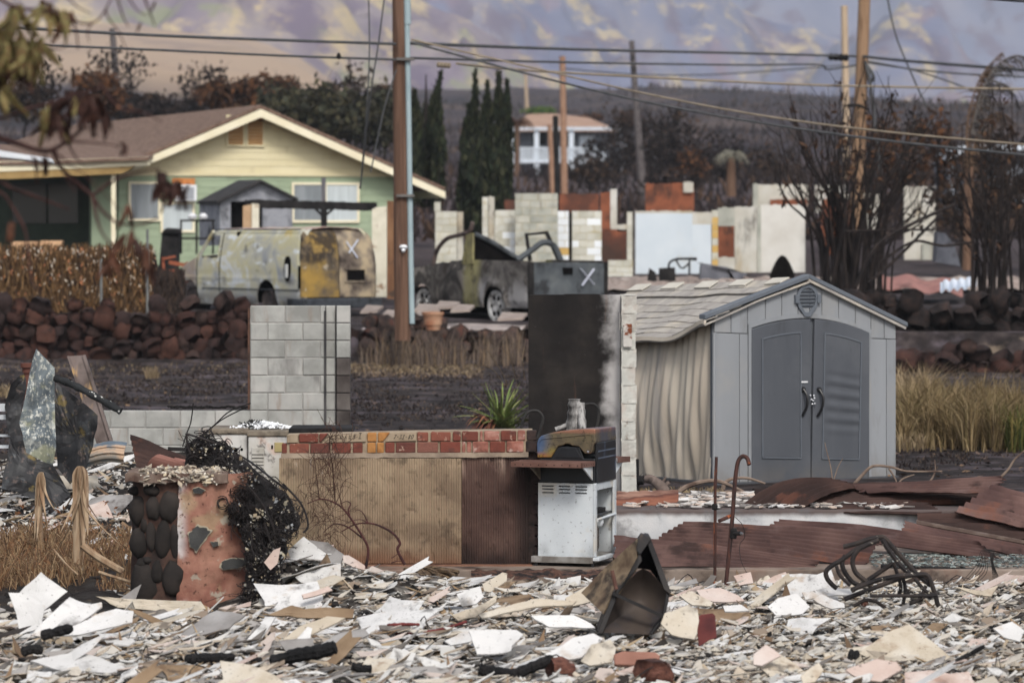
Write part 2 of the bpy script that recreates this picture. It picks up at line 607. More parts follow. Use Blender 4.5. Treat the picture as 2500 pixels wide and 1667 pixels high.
# the sooty wall beside the shed, with its broken end
X0=P(1290,0,43).x
w=thing('block_wall','soot blackened block wall between the brick counter and the plastic shed','wall',(X0,43,-.03))
m_sootash=mat('burnt_clean_block',[(22,20,20),(31,28,27),(44,40,37)],seamless=True,scale=2.0,rough=.92,bump=.45,bscale=50,bdist=.004,layers=[dict(col=(92,66,52),scale=1.6,stretch=(6,6,.3),lo=.62,hi=.68,amt=.5),dict(col=(180,177,176),scale=2,lo=.2,hi=.4,grad=(0,.78,1.0),wob=.26,wscale=3.4,both=False,amt=.97),dict(col=(196,190,184),scale=14,lo=.70,hi=.74,amt=.6)])
for r_ in range(11):
 z=.0+r_*.2+.0
 x=-.2*(r_%2)
 while x<1.0:
  a,c_=max(x,0),min(x+.4,1.03)
  if c_-a>.06:
   bb_=MB()
   yj=R.uniform(-.0012,.0012)
   bb_.bb((a+.001,-.07+yj,z+.001),(c_-.001,.07,z+.199+(.008*math.sin(a*4) if r_==10 else 0)))
   bb_.build('block',m_sootash,w,world=False)
  x+=.4
b=MB()
b.bb((.01,-.062,0),(1.02,.06,2.18))
b.build('mortar',m_sootash,w,world=False)
m_end=mat('pale_block_end',[(176,176,170),(190,189,182),(166,161,154)],scale=5,rough=.92,bump=.4,bscale=40,bdist=.006,rnd=.05,layers=[dict(col=(126,112,100),scale=9,lo=.60,hi=.68,amt=.7),dict(col=(176,160,150),scale=2,lo=.52,hi=.62,amt=.5)])
for r_ in range(11):
 z=r_*.2+.0
 bb_=MB()
 wdt=.158+R.uniform(-.012,.006)
 d_=R.uniform(-.008,.008)
 bb_.grid(lambda u,v:(1.035+u*wdt,-.30+d_+.006*fbm(u*3,v*3+r_,2),z+.004+v*.192),5,6,th=.36,nrm=(0,-1,0))
 bb_.build('block',m_end,w,world=False,bevel=.006,segs=1)
b=MB()
b.bb((1.045,-.26,0),(1.18,.07,2.19))
b.build('mortar',m_end,w,world=False)
b=MB()
b.bb((1.05,-.345,1.62),(1.15,-.318,1.88))
b.build('steel_channel',mat('pale_rust_channel',[(176,172,166),(196,192,186)],scale=9,layers=[dict(col=(112,62,40),scale=7,lo=.56,hi=.64)]),w,world=False,bevel=.01)
# brick counter
m_brick=mat('old_brick',[(98,54,44),(124,68,54),(84,46,38)],scale=9,rough=.9,bump=.7,bscale=50,bdist=.008,ocols=[(112,62,52),(100,57,49),(126,77,64),(88,55,50),(120,84,74),(104,57,48)],layers=[dict(col=(196,170,150),scale=14,lo=.60,hi=.70,amt=.7),dict(col=(70,56,52),scale=8,lo=.60,hi=.70,amt=.6)])
m_brickblk=mat('sooty_brick',[(38,32,31),(58,46,43),(30,27,27)],scale=9,rough=.9,bump=.7,bscale=50,bdist=.008,rnd=.2)
m_brickor=mat('orange_brick',[(150,104,58),(166,118,70),(138,92,50)],scale=7,rough=.9,bump=.5,bscale=60,bdist=.006)
m_brickdk=mat('dusty_brick',[(112,70,60),(140,92,80),(160,120,108)],scale=9,rough=.9,bump=.7,bscale=50,bdist=.008,rnd=.12,layers=[dict(col=(196,180,170),scale=12,lo=.56,hi=.7,amt=.6)])
m_tanm=mat('tan_mortar',[(128,112,94),(150,134,114),(162,146,126)],scale=6,rough=.95,bump=.5,bscale=60,bdist=.006)
DB=33.2
w=thing('brick_counter','brick topped outdoor counter with ribbed tan plaster and a date scratched in mortar','brick counter',P(1000,1380,DB+.3))
yo=lambda y:H-(y-HY)/F*DB
xo=lambda x:(x-CX)/F*DB
def brick(a,c_,y0,y1,m,D=DB,sk=0,dep=.12,proud=.0):
 b_=MB()
 x0,x1,z1,z0=xo(a)+.003,xo(c_)-.003,yo(y0)-.002,yo(y1)+.002
 j=R.uniform(-.004,.004)-proud
 poly=[(x0,D+j,z0),(x1-(sk*.07 if sk>0 else 0),D+j,z0),(x1-(-sk*0),D+j,z1),(x0,D+j,z1)]
 if sk<0:
  poly=[(x0,D+j,z0),(x1+sk*.06,D+j,z0),(x1,D+j,z1),(x0,D+j,z1)]
 b_.prism(poly,(0,dep,0))
 b_.build('brick',m,w,bevel=.008)
for a,c_,m,sk in ((729,778,m_brick,0),(779,802,m_brick,-1),(896,920,m_brickor,0),(922,953,m_brickor,-1),(1018,1046,m_brick,0),(1051,1101,m_brick,0),(1105,1126,m_brick,0),(1127,1168,m_brick,0),(1171,1179,m_brickdk,0),(1181,1220,m_brickdk,0),(1222,1261,m_brick,0),(1263,1283,m_brickdk,0),(1285,1311,m_brickblk,0)):
 t=(a-700)/600
 brick(a,c_,1059-9*t,1080-5*t,m,sk=sk,proud=.012 if m is m_brick else .004)
for a,c_,m in ((687,701,m_brick),(706,755,m_brick),(757,808,m_brick),(810,857,m_brick),(861,886,m_brick),(896,918,m_brickor),(920,938,m_brickor),(940,964,m_brick),(966,1015,m_brick),(1018,1070,m_brick),(1074,1125,m_brick),(1127,1137,m_brickdk),(1139,1151,m_brickdk),(1153,1193,m_brickdk),(1195,1234,m_brick),(1236,1279,m_brickdk),(1283,1312,m_brickblk)):
 t=(a-700)/600
 brick(a,c_,1082-7*t,1107-3*t,m,proud=.006)
for k in range(11):
 y0=1106+k*25.5
 brick(1296-2*(k%2),1322+3*(k%2)+R.uniform(-2,2),y0,y0+23.5,m_brickblk,D=DB+.05,dep=.2)
b=MB()
b.prism([(xo(700),DB+.012,yo(1106)),(xo(1305),DB+.012,yo(1103)),(xo(1300),DB+.012,yo(1051)),(xo(1010),DB+.012,yo(1055)),(xo(700),DB+.012,yo(1063))],(0,.36,0))
b.build('mortar_bed',m_tanm,w)
b=MB()
b.bb((xo(690),DB+.05,yo(1392)),(xo(1306),DB+.40,yo(1104)))
b.build('core',m_brickblk,w)
for poly in ([(793,1080),(893,1078),(894,1057),(803,1059)],[(941,1078),(1016,1076),(1017,1054),(955,1055)],[(700,1081),(727,1080),(727,1060),(703,1061)]):
 b=MB()
 b.prism([(xo(a),DB-.008,yo(c_)) for a,c_ in poly],(0,.03,0))
 b.build('mortar_slab',m_tanm,w,bevel=.004)
GL={'B':[[(0,0),(0,1),(.6,.85),(.1,.52),(.65,.25),(0,0)]],'Y':[[(0,1),(.3,.5)],[(.65,1),(.2,0)]],'D':[[(0,0),(.05,1),(.6,.75),(.6,.25),(0,0)]],'A':[[(0,0),(.35,1),(.65,0)],[(.12,.38),(.55,.38)]],'&':[[(.45,1),(.3,.72),(.52,.45),(.2,.18)],[(.05,.62),(.6,.68)],[(.36,.3),(.28,-.12)]],'I':[[(.35,0),(.35,1)],[(.02,1),(.7,1)],[(0,0),(.68,0)]],'7':[[(0,.92),(.6,1),(.2,0)]],'-':[[(.1,.5),(.5,.52)]],'3':[[(.05,.95),(.55,.95),(.25,.56),(.6,.25),(.05,.02)]],'1':[[(.15,.75),(.4,1),(.25,0)],[(0,0),(.55,0)]],'8':[[(.35,.5),(.1,.75),(.4,1),(.6,.78),(.12,.22),(.3,0),(.55,.2),(.35,.5)]],'0':[[(.35,1),(.05,.6),(.12,.1),(.4,0),(.65,.4),(.6,.85),(.35,1)]]}
b=MB()
for txt,x,y,hh,sp,sl in (('BY',808,1072.5,11,8.5,.12),('DAD',831,1071,9,10.5,.12),('&',861,1071.5,13,12,.12),('I',875,1070,13,12,.1),('7-31-80',960,1071,10.5,7.0,.35)):
 for ch in txt:
  for st in GL[ch]:
   b.tube([(xo(x+(p[0]*.78+sl*p[1])*hh),DB-.009,yo(y-p[1]*hh)) for p in st],.0028,5)
  x+=sp
b.build('lettering',mat('scratched_grey',[(50,45,41),(66,60,55)],rough=1,bump=0),w,kind='stuff')
m_rib=mat('ribbed_tan_plaster',[(122,105,88),(140,122,102),(154,136,114)],scale=3.2,rough=.95,bump=.5,bscale=60,bdist=.006,detail=8,spec=.1,layers=[dict(col=(72,60,52),scale=4.2,detail=9,rgh=.7,lo=.52,hi=.64,amt=.6),dict(col=(112,76,58),scale=3,lo=.3,hi=.5,grad=(2,.24,.02),wob=.12,wscale=2.5,both=False,amt=.8),dict(col=(104,84,68),scale=1.3,lo=.45,hi=.6,grad=(2,.75,.2),amt=.5),dict(col=(166,150,122),scale=1.6,lo=.4,hi=.55,grad=(0,-.75,-.95),amt=.85),dict(col=(224,226,228),scale=3.4,stretch=(3,1,.5),lo=.57,hi=.64,amt=.9,grad=(0,-.55,-.75),grad2=(2,.72,.85))])
m_ribdk=mat('ribbed_dark_plaster',[(58,43,39),(78,59,53),(96,75,67)],scale=2.2,rough=.9,bump=.5,bscale=40,bdist=.006,layers=[dict(col=(160,138,124),scale=2.2,stretch=(4,1,.7),lo=.5,hi=.66,grad=(2,.7,.95),amt=.85),dict(col=(36,28,27),scale=1.5,lo=.35,hi=.55,grad=(0,.85,1.02),amt=.9),dict(col=(34,26,24),scale=1.2,lo=.4,hi=.6,grad=(2,.35,.05),amt=.8)])
def ribbed(name,px0,px1,y0,y1,D,m,n,seed):
 b_=MB()
 def fn(u,v):
  x=xo(px0+(px1-px0)*u)
  z=yo(y1+(y0-y1)*v)
  k=u*n
  rib=.0032*(1 if (round(k*4)%4 in (0,1)) else -1)
  hole=fbm(x*9+seed,z*6,seed,3)
  if hole>.34:
   rib-=min(.008,(hole-.34)*.06)
  return (x,D-rib-.004*fbm(x*2,z*2,seed),z)
 b_.grid(fn,n*4,34,th=.05,nrm=(0,-1,0))
 return b_.build(name,m,w)
ribbed('plaster_panel',682,1127,1118,1374,DB-.03,m_rib,74,3)
ribbed('plaster_panel',1128,1290,1112,1381,DB-.005,m_ribdk,27,9)
b=MB()
b.grid(lambda u,v:(xo(686+604*u),DB-.03+.03*v+.004*fbm(u*30,v,3),yo(1118-12*v-3*u)+.006*fbm(u*20,7)),60,3,th=.05,nrm=(0,-1,0))
b.build('plaster_lip',mat('grey_plaster_lip',[(98,86,76),(124,110,96),(140,126,110)],scale=4,bump=.5,bscale=50),w)
b=MB()
b.bb((xo(760),DB-.12,-.1),(xo(1300),DB+.3,yo(1376)))
b.build('footing',mat('red_earth_concrete',[(98,66,52),(118,86,70),(86,62,52)],scale=5,bump=.5),w,bevel=.01)
# plastic garden shed
TH=math.radians(31)
sh=thing('garden_shed','grey plastic garden shed with heat warped tan side wall and dark double doors','shed',(2.30,44.0,-.02),TH)
W_,LD=2.60,3.6
lean=lambda x:-.045*x
apz,lez,rez=2.40,1.90,1.93
m_shed=mat('shed_grey_plastic',[(130,133,137),(140,143,147)],scale=2,rough=.62,spec=.35,bump=.18,bscale=90,bdist=.002,stretch=(1,1,.15),layers=[dict(col=(152,148,142),scale=1.5,lo=.5,hi=.7,amt=.35),dict(col=(104,102,100),scale=3,stretch=(1,1,.3),lo=.55,hi=.7,amt=.45),dict(col=(112,104,96),scale=3,lo=.3,hi=.6,grad=(2,.35,.0),amt=.5)])
m_shedb=mat('shed_groove',[(86,90,96),(96,100,106)],rough=.7,bump=0)
m_door=mat('shed_door_plastic',[(74,77,83),(82,85,91)],scale=2,rough=.55,spec=.35,bump=.15,bscale=80,bdist=.002,stretch=(1,1,.2),layers=[dict(col=(100,102,106),scale=1.3,lo=.52,hi=.7,amt=.3),dict(col=(96,92,88),scale=3,lo=.35,hi=.6,grad=(2,.3,.0),amt=.5),dict(col=(56,57,60),scale=4,stretch=(1,1,.3),lo=.56,hi=.7,amt=.4)])
m_trim=mat('shed_trim',[(92,98,106),(102,107,114)],scale=3,rough=.6,bump=.1)
m_tan=mat('warped_tan_plastic',[(184,173,158),(198,187,172),(206,197,182)],scale=1.6,rough=.7,bump=.35,bscale=60,bdist=.004,stretch=(1,1.5,.25),layers=[dict(col=(112,116,124),scale=2.2,stretch=(1,1.6,.16),lo=.56,hi=.70,amt=.5),dict(col=(150,138,126),scale=1.4,lo=.45,hi=.65,grad=(2,1.2,1.8),amt=.7)])  # last layer darkens towards the top: soft eave shade put into the colour
roofz=lambda x:(lez+(apz-lez)*(x+.12)/(W_/2+.12)) if x<W_/2 else (apz-(apz-rez)*(x-W_/2)/(W_/2))
def spoly(poly,y,dep,name,m,bev=.006):
 b_=MB()
 b_.prism([(x,y,z+lean(x)) for x,z in poly],(0,dep,0))
 return b_.build(name,m,sh,world=False,bevel=bev)
arch=lambda x:1.935-.150*((x-1.35)/.86)**2
edges=[0,.30,.46]
for a,c_ in ((.0,.365),(.368,.49),(2.20,.0),(0,0)):
 pass
for a,c_ in ((.01,.355),(.362,.475),(2.222,2.45),(2.457,2.59)):
 spoly([(a,.02),(c_,.02),(c_,1.735),(a,1.735)],-.02,.05,'wall_board',m_shed)
xs_=[.01,.24,.47,.72,.95,1.18,1.345,1.52,1.76,2.0,2.227,2.42,2.59]
for a,c_ in zip(xs_,xs_[1:]):
 a2,c2=a+.004,c_-.004
 za,zc=max(arch(a2)+.06,1.742) if .468<a2<2.229 else 1.742,max(arch(c2)+.06,1.742) if .468<c2<2.229 else 1.742
 ta,tc_=roofz(a2)-.03,roofz(c2)-.03
 poly=[(a2,za),(c2,zc),(c2,tc_)]+([(1.3,apz-.03)] if a2<1.3<c2 else [])+[(a2,ta)]
 if ta-za>.02 or tc_-zc>.02:
  spoly(poly,-.022,.05,'gable_board',m_shed)
spoly([(.0,.0),(W_,.0),(W_,roofz(W_)-.06),(1.3,apz-.06),(0,roofz(0)-.06)],.012,.04,'gable_backing',m_shedb,0)
n=14
outer=[(.475+(2.222-.475)*k/n,arch(.475+(2.222-.475)*k/n)+.062) for k in range(n+1)]
inner=[(.515+(2.19-.515)*k/n,arch(.515+(2.19-.515)*k/n)+.015) for k in range(n+1)]
b=MB()
ring=[(.475,.02)]+outer+[(2.222,.02)]
rin=[(.515,.02)]+inner+[(2.19,.02)]
vs=[(x,-.035,z+lean(x)) for x,z in ring]+[(x,-.035,z+lean(x)) for x,z in rin]+[(x,.02,z+lean(x)) for x,z in ring]+[(x,.02,z+lean(x)) for x,z in rin]
k=len(ring)
fs=[]
for j in range(k-1):
 fs+=[(j,j+1,k+j+1,k+j),(j,2*k+j,2*k+j+1,j+1),(k+j,k+j+1,3*k+j+1,3*k+j)]
b.add(vs,fs)
b.build('door_frame',m_shed,sh,world=False)
def door(xa,xb,tilt,ajar,hx,warped):
 """One leaf: slab with arched top, a sunk panel inside its moulding, and the pull handle."""
 n_=8
 bot=.03
 top=lambda x:arch(x)+.002
 poly=[(xa,bot),(xb,bot)]+[(xb+(xa-xb)*j/n_,top(xb+(xa-xb)*j/n_)) for j in range(n_+1)]
 M=lambda x,z:(x+tilt*(z-bot)/1.8,-.035-ajar*((x-xa)/(xb-xa) if ajar>0 else 0)*(z/1.8),z+lean(x))
 b_=MB()
 b_.prism([M(*p) for p in poly],(0,.045,0))
 dr=b_.build('door',m_door,sh,world=False,bevel=.01)
 i0,i1=xa+.14,xb-.15
 ib=.32
 itop=lambda x:arch(x)-.155
 pin=[(i0,ib),(i1,ib)]+[(i1+(i0-i1)*j/n_,itop(i1+(i0-i1)*j/n_)) for j in range(n_+1)]
 b_=MB()
 for q in range(len(pin)):
  p,p2=pin[q],pin[(q+1)%len(pin)]
  A,B=Vector(M(*p)),Vector(M(*p2))
  b_.beam(A+Vector((0,-.004,0)),B+Vector((0,-.004,0)),.012,.022,up=(0,1,0) if abs((B-A).y)<.9 else (0,0,1))
 b_.build('door_moulding',m_trim,dr,world=False)
 b_=MB()
 def fn(u,v):
  x=i0+.01+(i1-i0-.02)*u
  z=ib+.01+(itop(x)-ib-.02)*v
  p=Vector(M(x,z))
  q=0.0
  if warped and .16<v<.76:
   q=.007*math.sin(v*62+.5*math.sin(u*3))*min(1,u*6)*(1 if not (.30<v<.44 and .38<u<.5) else .2)*min(1,(v-.16)*8,(.76-v)*8)
  return p+Vector((0,-.006-q,0))
 b_.grid(fn,14,60)
 b_.build('door_panel',m_door,dr,world=False,smooth=True)
 b_=MB()
 hz=.98
 b_.tube(curve([M(hx,hz+.13)+Vector((0,-.01,0)) if False else Vector(M(hx,hz+.14))+Vector((0,-.015,0)),Vector(M(hx+.02,hz+.06))+Vector((0,-.06,0)),Vector(M(hx+.015,hz-.06))+Vector((0,-.06,0)),Vector(M(hx-.015,hz-.17))+Vector((0,-.012,0))]),.016,8)
 b_.lathe([(.03,0),(.03,.02),(.0,.022)],Vector(M(hx,hz+.14))+Vector((0,0,0)),(0,-1,0),12)
 b_.build('door_handle',mat('black_plastic',[(20,20,22),(30,30,32)],rough=.4,bump=0,spec=.4),dr,world=False,smooth=True)
 return dr
d1=door(.522,1.352,0.0,0.0,1.235,False)
d2=door(1.362,2.178,0.045,0.0,1.435,True)
b=MB()
b.box((1.255,-.044,1.205+lean(1.25)),(.09,.006,.018))
b.build('name_plate',mat('white_tag',[(200,202,206),(214,214,216)],bump=0),d1,world=False)
b=MB()
for k in range(7):
 t=k/6
 a=Vector((1.325+.065*t,-.065-.012*math.sin(math.pi*t),1.0+.05*math.cos(t*9)+lean(1.3)))
 b.lathe([(.0,-.008),(.011,-.004),(.011,.004),(.0,.008)],a,(0,-1,.3),8)
b.build('latch_chain',mat('bright_steel',[(190,192,196),(160,162,168)],metal=.9,rough=.3,bump=0),d1,world=False)
b=MB()
vc=Vector((1.30,-.05,2.17+lean(1.3)))
n=20
prof=[]
for j in range(n):
 t=2*math.pi*j/n
 r_=1+(.22 if math.sin(t)<-.92 else 0)
 prof.append((math.cos(t),math.sin(t)*1.12*r_))
for a_,c_ in ((.155,.115),):
 vs=[]
 for q,y in ((a_,0),(c_,0),(a_,.04),(c_,.04)):
  vs+=[vc+Vector((p[0]*q,y,p[1]*q)) for p in prof]
 fs=[]
 for j in range(n):
  i=(j+1)%n
  fs+=[(j,i,n+i,n+j),(j,2*n+j,2*n+i,i),(n+j,n+i,3*n+i,3*n+j)]
 b.add(vs,fs)
for s_ in (-1,1):
 b.box(vc+Vector((s_*.155,.01,0)),(.05,.05,.10))
vent=b.build('vent',m_trim,sh,world=False,bevel=.004)
b=MB()
b.lathe([(.12,0),(.12,.01)],vc+Vector((0,.045,0)),(0,-1,0),20)
b.build('vent_recess',mat('vent_dark',[(48,51,56),(56,60,66)],bump=0),vent,world=False)
for k in range(5):
 b=MB()
 z=.085-k*.042
 hw=math.sqrt(max(0.002,.12**2-z*z))-.004
 b.box(vc+Vector((0,.018,z)),(hw*2,.012,.034),(.6,0,0))
 b.build('louvre',m_trim,vent,world=False)
for s_,pts in ((0,[(-.16,lez-.02),(W_/2,apz)]),(1,[(W_/2,apz),(W_+.12,rez-.045)])):
 b=MB()
 (xa,za),(xb,zb)=pts
 A,B=Vector((xa,-.085,za+lean(xa)+.005)),Vector((xb,-.085,zb+lean(xb)+.005))
 b.prism([A,B,B+Vector((0,0,.055)),A+Vector((0,0,.055))],(0,.13,0))
 b.build('rake_trim',m_trim,sh,world=False,bevel=.008)
m_shing=mat('shed_shingle',[(146,141,136),(158,153,147),(170,165,157)],scale=5,rough=.75,bump=.3,bscale=70,bdist=.003,rnd=.05,stretch=(.4,2,1),layers=[dict(col=(200,190,172),scale=1.1,lo=.5,hi=.66,amt=.6),dict(col=(124,120,118),scale=2.4,lo=.54,hi=.66,amt=.5)])
m_shingw=mat('shed_ridge_tab',[(190,185,174),(200,195,184)],scale=4,rough=.7,bump=.15)
def roof(t,y):
 """t: 0 at the left eave .. 1 at the ridge; y: back along the shed. The eave has slumped and rippled in the heat."""
 x=-.16+(W_/2+.16)*t
 ez=lez-.03-.27*(1-math.exp(-max(0,y)/.55))+.018*math.sin(y*6.5)
 rz=apz-.135*min(1,y/LD)+.004
 z=ez+(rz-ez)*t+.022*math.sin(y*4.3+t*3)*(1-abs(2*t-1))-.05*math.sin(math.pi*t)*min(1,y)
 return Vector((x+.04*(1-t)*math.sin(y*3),y,z+lean(x)))
NR,NC=9,10
for i in range(NR):
 for j in range(NC):
  t0,t1=i/NR,min(1,(i+1.12)/NR)
  y0,y1=-.08+(LD+.08)*j/NC+.002,-.08+(LD+.08)*(j+1)/NC-.002
  if i%2:
   y0,y1=y0-.0,y1-.0
  b=MB()
  up=Vector((-.36,0,.93))
  lift=.011*(1+.5*math.sin(j*1.7+i)) if i!=7 else .030
  b.grid(lambda u,v:roof(t0+(t1-t0)*u,y0+(y1-y0)*v)+up*(lift*(1-u)+.004),1,3,th=.012,nrm=up)
  b.build('shingle',m_shing,sh,world=False)
for j in range(5):
 y0=.30+j*.74
 b=MB()
 b.grid(lambda u,v:roof(.905+.09*u,y0+.34*v)+Vector((-.36,0,.93))*.034,1,2,th=.012,nrm=(-.36,0,.93))
 b.build('ridge_tab',m_shingw,sh,world=False)
b=MB()
b.grid(lambda u,v:roof(u,-.08+(LD+.08)*v)-Vector((0,0,.03)),6,24,th=.02,nrm=(-.36,0,.93))
rz0=lambda y:apz-.135*min(1,max(0,y)/LD)
b.grid(lambda u,v:(W_/2+(W_/2+.1)*u,-.08+(LD+.08)*v,rz0(LD*v)-(apz-rez+.04)*u+lean(W_/2+(W_/2+.1)*u)),4,10,th=.03,nrm=(.36,0,.93))
b.build('roof_deck',m_shing,sh,world=False)
b=MB()
b.grid(lambda u,v:roof(0,-.08+(LD+.08)*u)+Vector((-.005,0,-.045*v+.012)),60,1,th=.03,nrm=(-1,0,0))
b.build('eave_lip',m_tan,sh,world=False)
def side(u,v):
 y=.03+(LD-.1)*u
 top=roof(.06,y).z-.03-lean(0)
 z=.01+(top-.01)*v
 fold=.030*math.sin(u*34+3.2*math.sin(v*2.6)+1.8*v)*(1-.55*v)+.03*math.sin(u*71-v*4)*(1-v)*.6+.012*math.sin(u*150+v*8)
 bulge=.10*math.sin(math.pi*v)*math.sin(math.pi*min(1,u*1.1))-.05*(1-v)*u
 return Vector((.03-fold-bulge+.05*(1-v)*math.sin(u*9),y,z))
b=MB()
b.grid(side,150,26,th=.02,nrm=(-1,0,0))
b.build('side_wall',m_tan,sh,world=False,smooth=True)
b=MB()
b.bb((2.57,.05,0),(2.6,LD-.1,1.75))
b.bb((.1,LD-.14,0),(2.58,LD-.1,1.7))
b.build('rear_walls',m_shed,sh,world=False)
b=MB()
b.bb((-.02,-.06,-.03),(W_,LD-.08,.018))
b.build('shed_floor',mat('shed_floor_plastic',[(70,72,76),(80,82,86)],bump=.1),sh,world=False)
b=MB()
b.tube([(.0,-.026,.02),(.0,-.03,1.74)],.022,8)
b.build('corner_post',m_shed,sh,world=False,smooth=True)
# stone walls
m_stone=mat('red_lava_stone',[(42,29,27),(60,40,36),(76,52,45)],scale=3.5,rough=.93,bump=.8,bscale=14,bdist=.03,ocols=[(66,43,37),(52,38,36),(74,48,39),(46,37,36),(60,40,35),(66,53,49)],layers=[dict(col=(38,30,29),scale=2.5,lo=.5,hi=.66,amt=.8)])
m_stoneb=mat('black_lava_stone',[(40,34,33),(60,50,47),(76,62,56)],scale=3.5,rough=.93,bump=.8,bscale=14,bdist=.03,rnd=.25,layers=[dict(col=(88,54,44),scale=2,lo=.52,hi=.66,amt=.7)])
ROCK=[rock_mesh('stone',m_stone,k) for k in range(8)]
ROCKB=[rock_mesh('stone',m_stoneb,40+k) for k in range(8)]
m_stoned=mat('charred_stone',[(26,22,22),(38,31,30),(52,40,36)],scale=3.5,rough=.95,bump=.8,bscale=14,bdist=.03,rnd=.3)
ROCKD=[rock_mesh('stone',m_stoned,80+k) for k in range(8)]
def stone_wall(label,x0,x1,D,zb,zt,rocks,sz,seed,wob=.12):
 r=random.Random(seed)
 w_=thing('stone_wall',label,'stone wall',((x0+x1)/2,D,zb))
 cx=(x0+x1)/2
 n_=0
 hgt=zt(x0)-zb
 nrow=max(3,round(hgt/(sz*.72)))
 for i in range(nrow+1):
  x=x0+r.uniform(0,sz)
  while x<x1 and n_<298:
   s_=sz*r.uniform(.8,1.4)
   z=(zt(x)-zb)*(i+.35)/nrow
   if i==nrow and r.random()<.45:
    x+=s_
    continue
   inst('stone',r.choice(rocks),w_,(x+s_/2-cx,r.uniform(-wob,.03)+.13*i/nrow,z+r.uniform(-.06,.06)),(r.uniform(-.5,.5),r.uniform(-.6,.6),r.uniform(0,6)),(s_*r.uniform(1.0,1.35),s_*r.uniform(.9,1.2),s_*r.uniform(.8,1.25)))
   x+=s_*.86
   n_+=1
 b_=MB()
 b_.grid(lambda u,v:(x0-cx+(x1-x0)*u,.16+.10*fbm(u*20,v*5,seed),-.3+(zt(x0+(x1-x0)*u)-zb+.22)*v),40,6,th=.5,nrm=(0,-1,0))
 b_.build('earth_fill',mat('dark_earth',[(34,26,24),(50,36,32)],bump=.6,bscale=12),w_,world=False)
 return w_
XA,XB=P(-60,0,75).x,P(640,0,75).x
stone_wall('dry laid wall of rounded red lava stones below the hedge and the van',XA,XB,75.0,.30,lambda x:1.33+.03*math.sin(x*2.1)+.04*fbm(x,2),ROCK,.33,5)
XC=P(1330,0,75).x
stone_wall('tumbled dark lava stone wall below the driveway and the utility pole',P(850,0,75).x,XC,75.0,.26,lambda x:1.02-.06*(x+3)/3+.12*fbm(x*1.3,5),ROCKB,.33,6,wob=.22)
stone_wall('rough bank of brown lava boulders behind the dry grass at the right edge',P(2150,0,71).x,P(2580,0,71).x,71.0,.10,lambda x:.50+.16*(x-7)/3+.22*fbm(x,8),ROCK,.36,8,wob=.9)
stone_wall('dark stone terrace wall under the burnt shrubs right of the shed',P(1830,0,76).x,P(2600,0,76).x,76.4,.5,lambda x:1.35+.16*fbm(x*.8,4),ROCKD,.40,9,wob=.4)
# burnt van
m_van=mat('burnt_van_paint',[(150,153,156),(182,180,164),(190,184,148),(204,207,208)],scale=1.5,detail=8,rough=.75,bump=.25,bscale=14,bdist=.01,spec=.3,dist=1.2,seamless=True,lo=.32,hi=.68,layers=[dict(col=(214,220,224),scale=3.2,stretch=(.5,1,1.3),lo=.56,hi=.64,amt=.8),dict(col=(190,164,82),scale=1.1,stretch=(1,1,.6),lo=.58,hi=.66,amt=.65),dict(col=(78,74,72),scale=2.2,lo=.58,hi=.70,amt=.75),dict(col=(150,152,154),scale=1.5,lo=.3,hi=.5,grad=(2,.75,.35),amt=.75),dict(col=(66,58,54),scale=1.3,lo=.42,hi=.62,grad=(2,.42,.2),amt=.8),dict(col=(146,128,120),scale=1.5,lo=.3,hi=.5,grad=(0,4.55,4.8),amt=.8)])
m_vanr=mat('burnt_van_rear_ochre',[(158,128,66),(138,114,66),(98,86,70),(54,48,43)],scale=1.7,detail=8,rough=.8,bump=.3,bscale=16,bdist=.01,seamless=True,lo=.36,hi=.66,layers=[dict(col=(44,38,35),scale=3.0,lo=.40,hi=.54,grad=(2,1.0,1.2),amt=.9),dict(col=(176,168,152),scale=3.0,lo=.59,hi=.66,amt=.6)])
m_vanr2=mat('burnt_van_rear_brown',[(54,46,42),(92,82,74),(134,122,106),(166,150,124)],scale=2.0,detail=8,rough=.8,bump=.3,bscale=16,bdist=.01,seamless=True,lo=.36,hi=.62,layers=[dict(col=(58,52,48),scale=1.5,lo=.40,hi=.6,grad=(2,.45,.2),amt=.9)])
m_blk=mat('charred_black',[(16,16,17),(30,28,28),(42,40,40)],scale=4,rough=.9,bump=.6,bscale=18,bdist=.02)
m_void=mat('burnt_shaded_interior',[(14,13,13),(24,22,22)],rough=1,bump=0,spec=0)  # flat near-black; also paints the shade inside holes, gaps and recesses
m_gunm=mat('burnt_bumper_steel',[(52,56,62),(74,78,84),(40,42,46)],scale=3,rough=.6,metal=.4,bump=.2)
m_paintx=mat('spray_paint',[(176,180,196),(196,200,212)],scale=6,bump=0)
def tread(z,top=1.9):
 return -.17*max(0,(z-.95)/(top-.95))**1.6-(.05*max(0,(.4-z)/.25) if z<.4 else 0)
van=thing('burnt_van','burnt out pale cargo van with a cross sprayed on its rear door','van',(-4.62,84.0,1.05),math.radians(124))
ZT=[(0,1.86),(.5,1.88),(3.9,1.84),(4.07,1.80),(4.64,1.23),(5.1,1.08),(5.45,.93),(5.6,.66)]
def arch_b(s,lst,base):
 z=base
 for c,r in lst:
  if abs(s-c)<r:
   z=max(z,.30+math.sqrt(r*r-(s-c)**2))
 return z
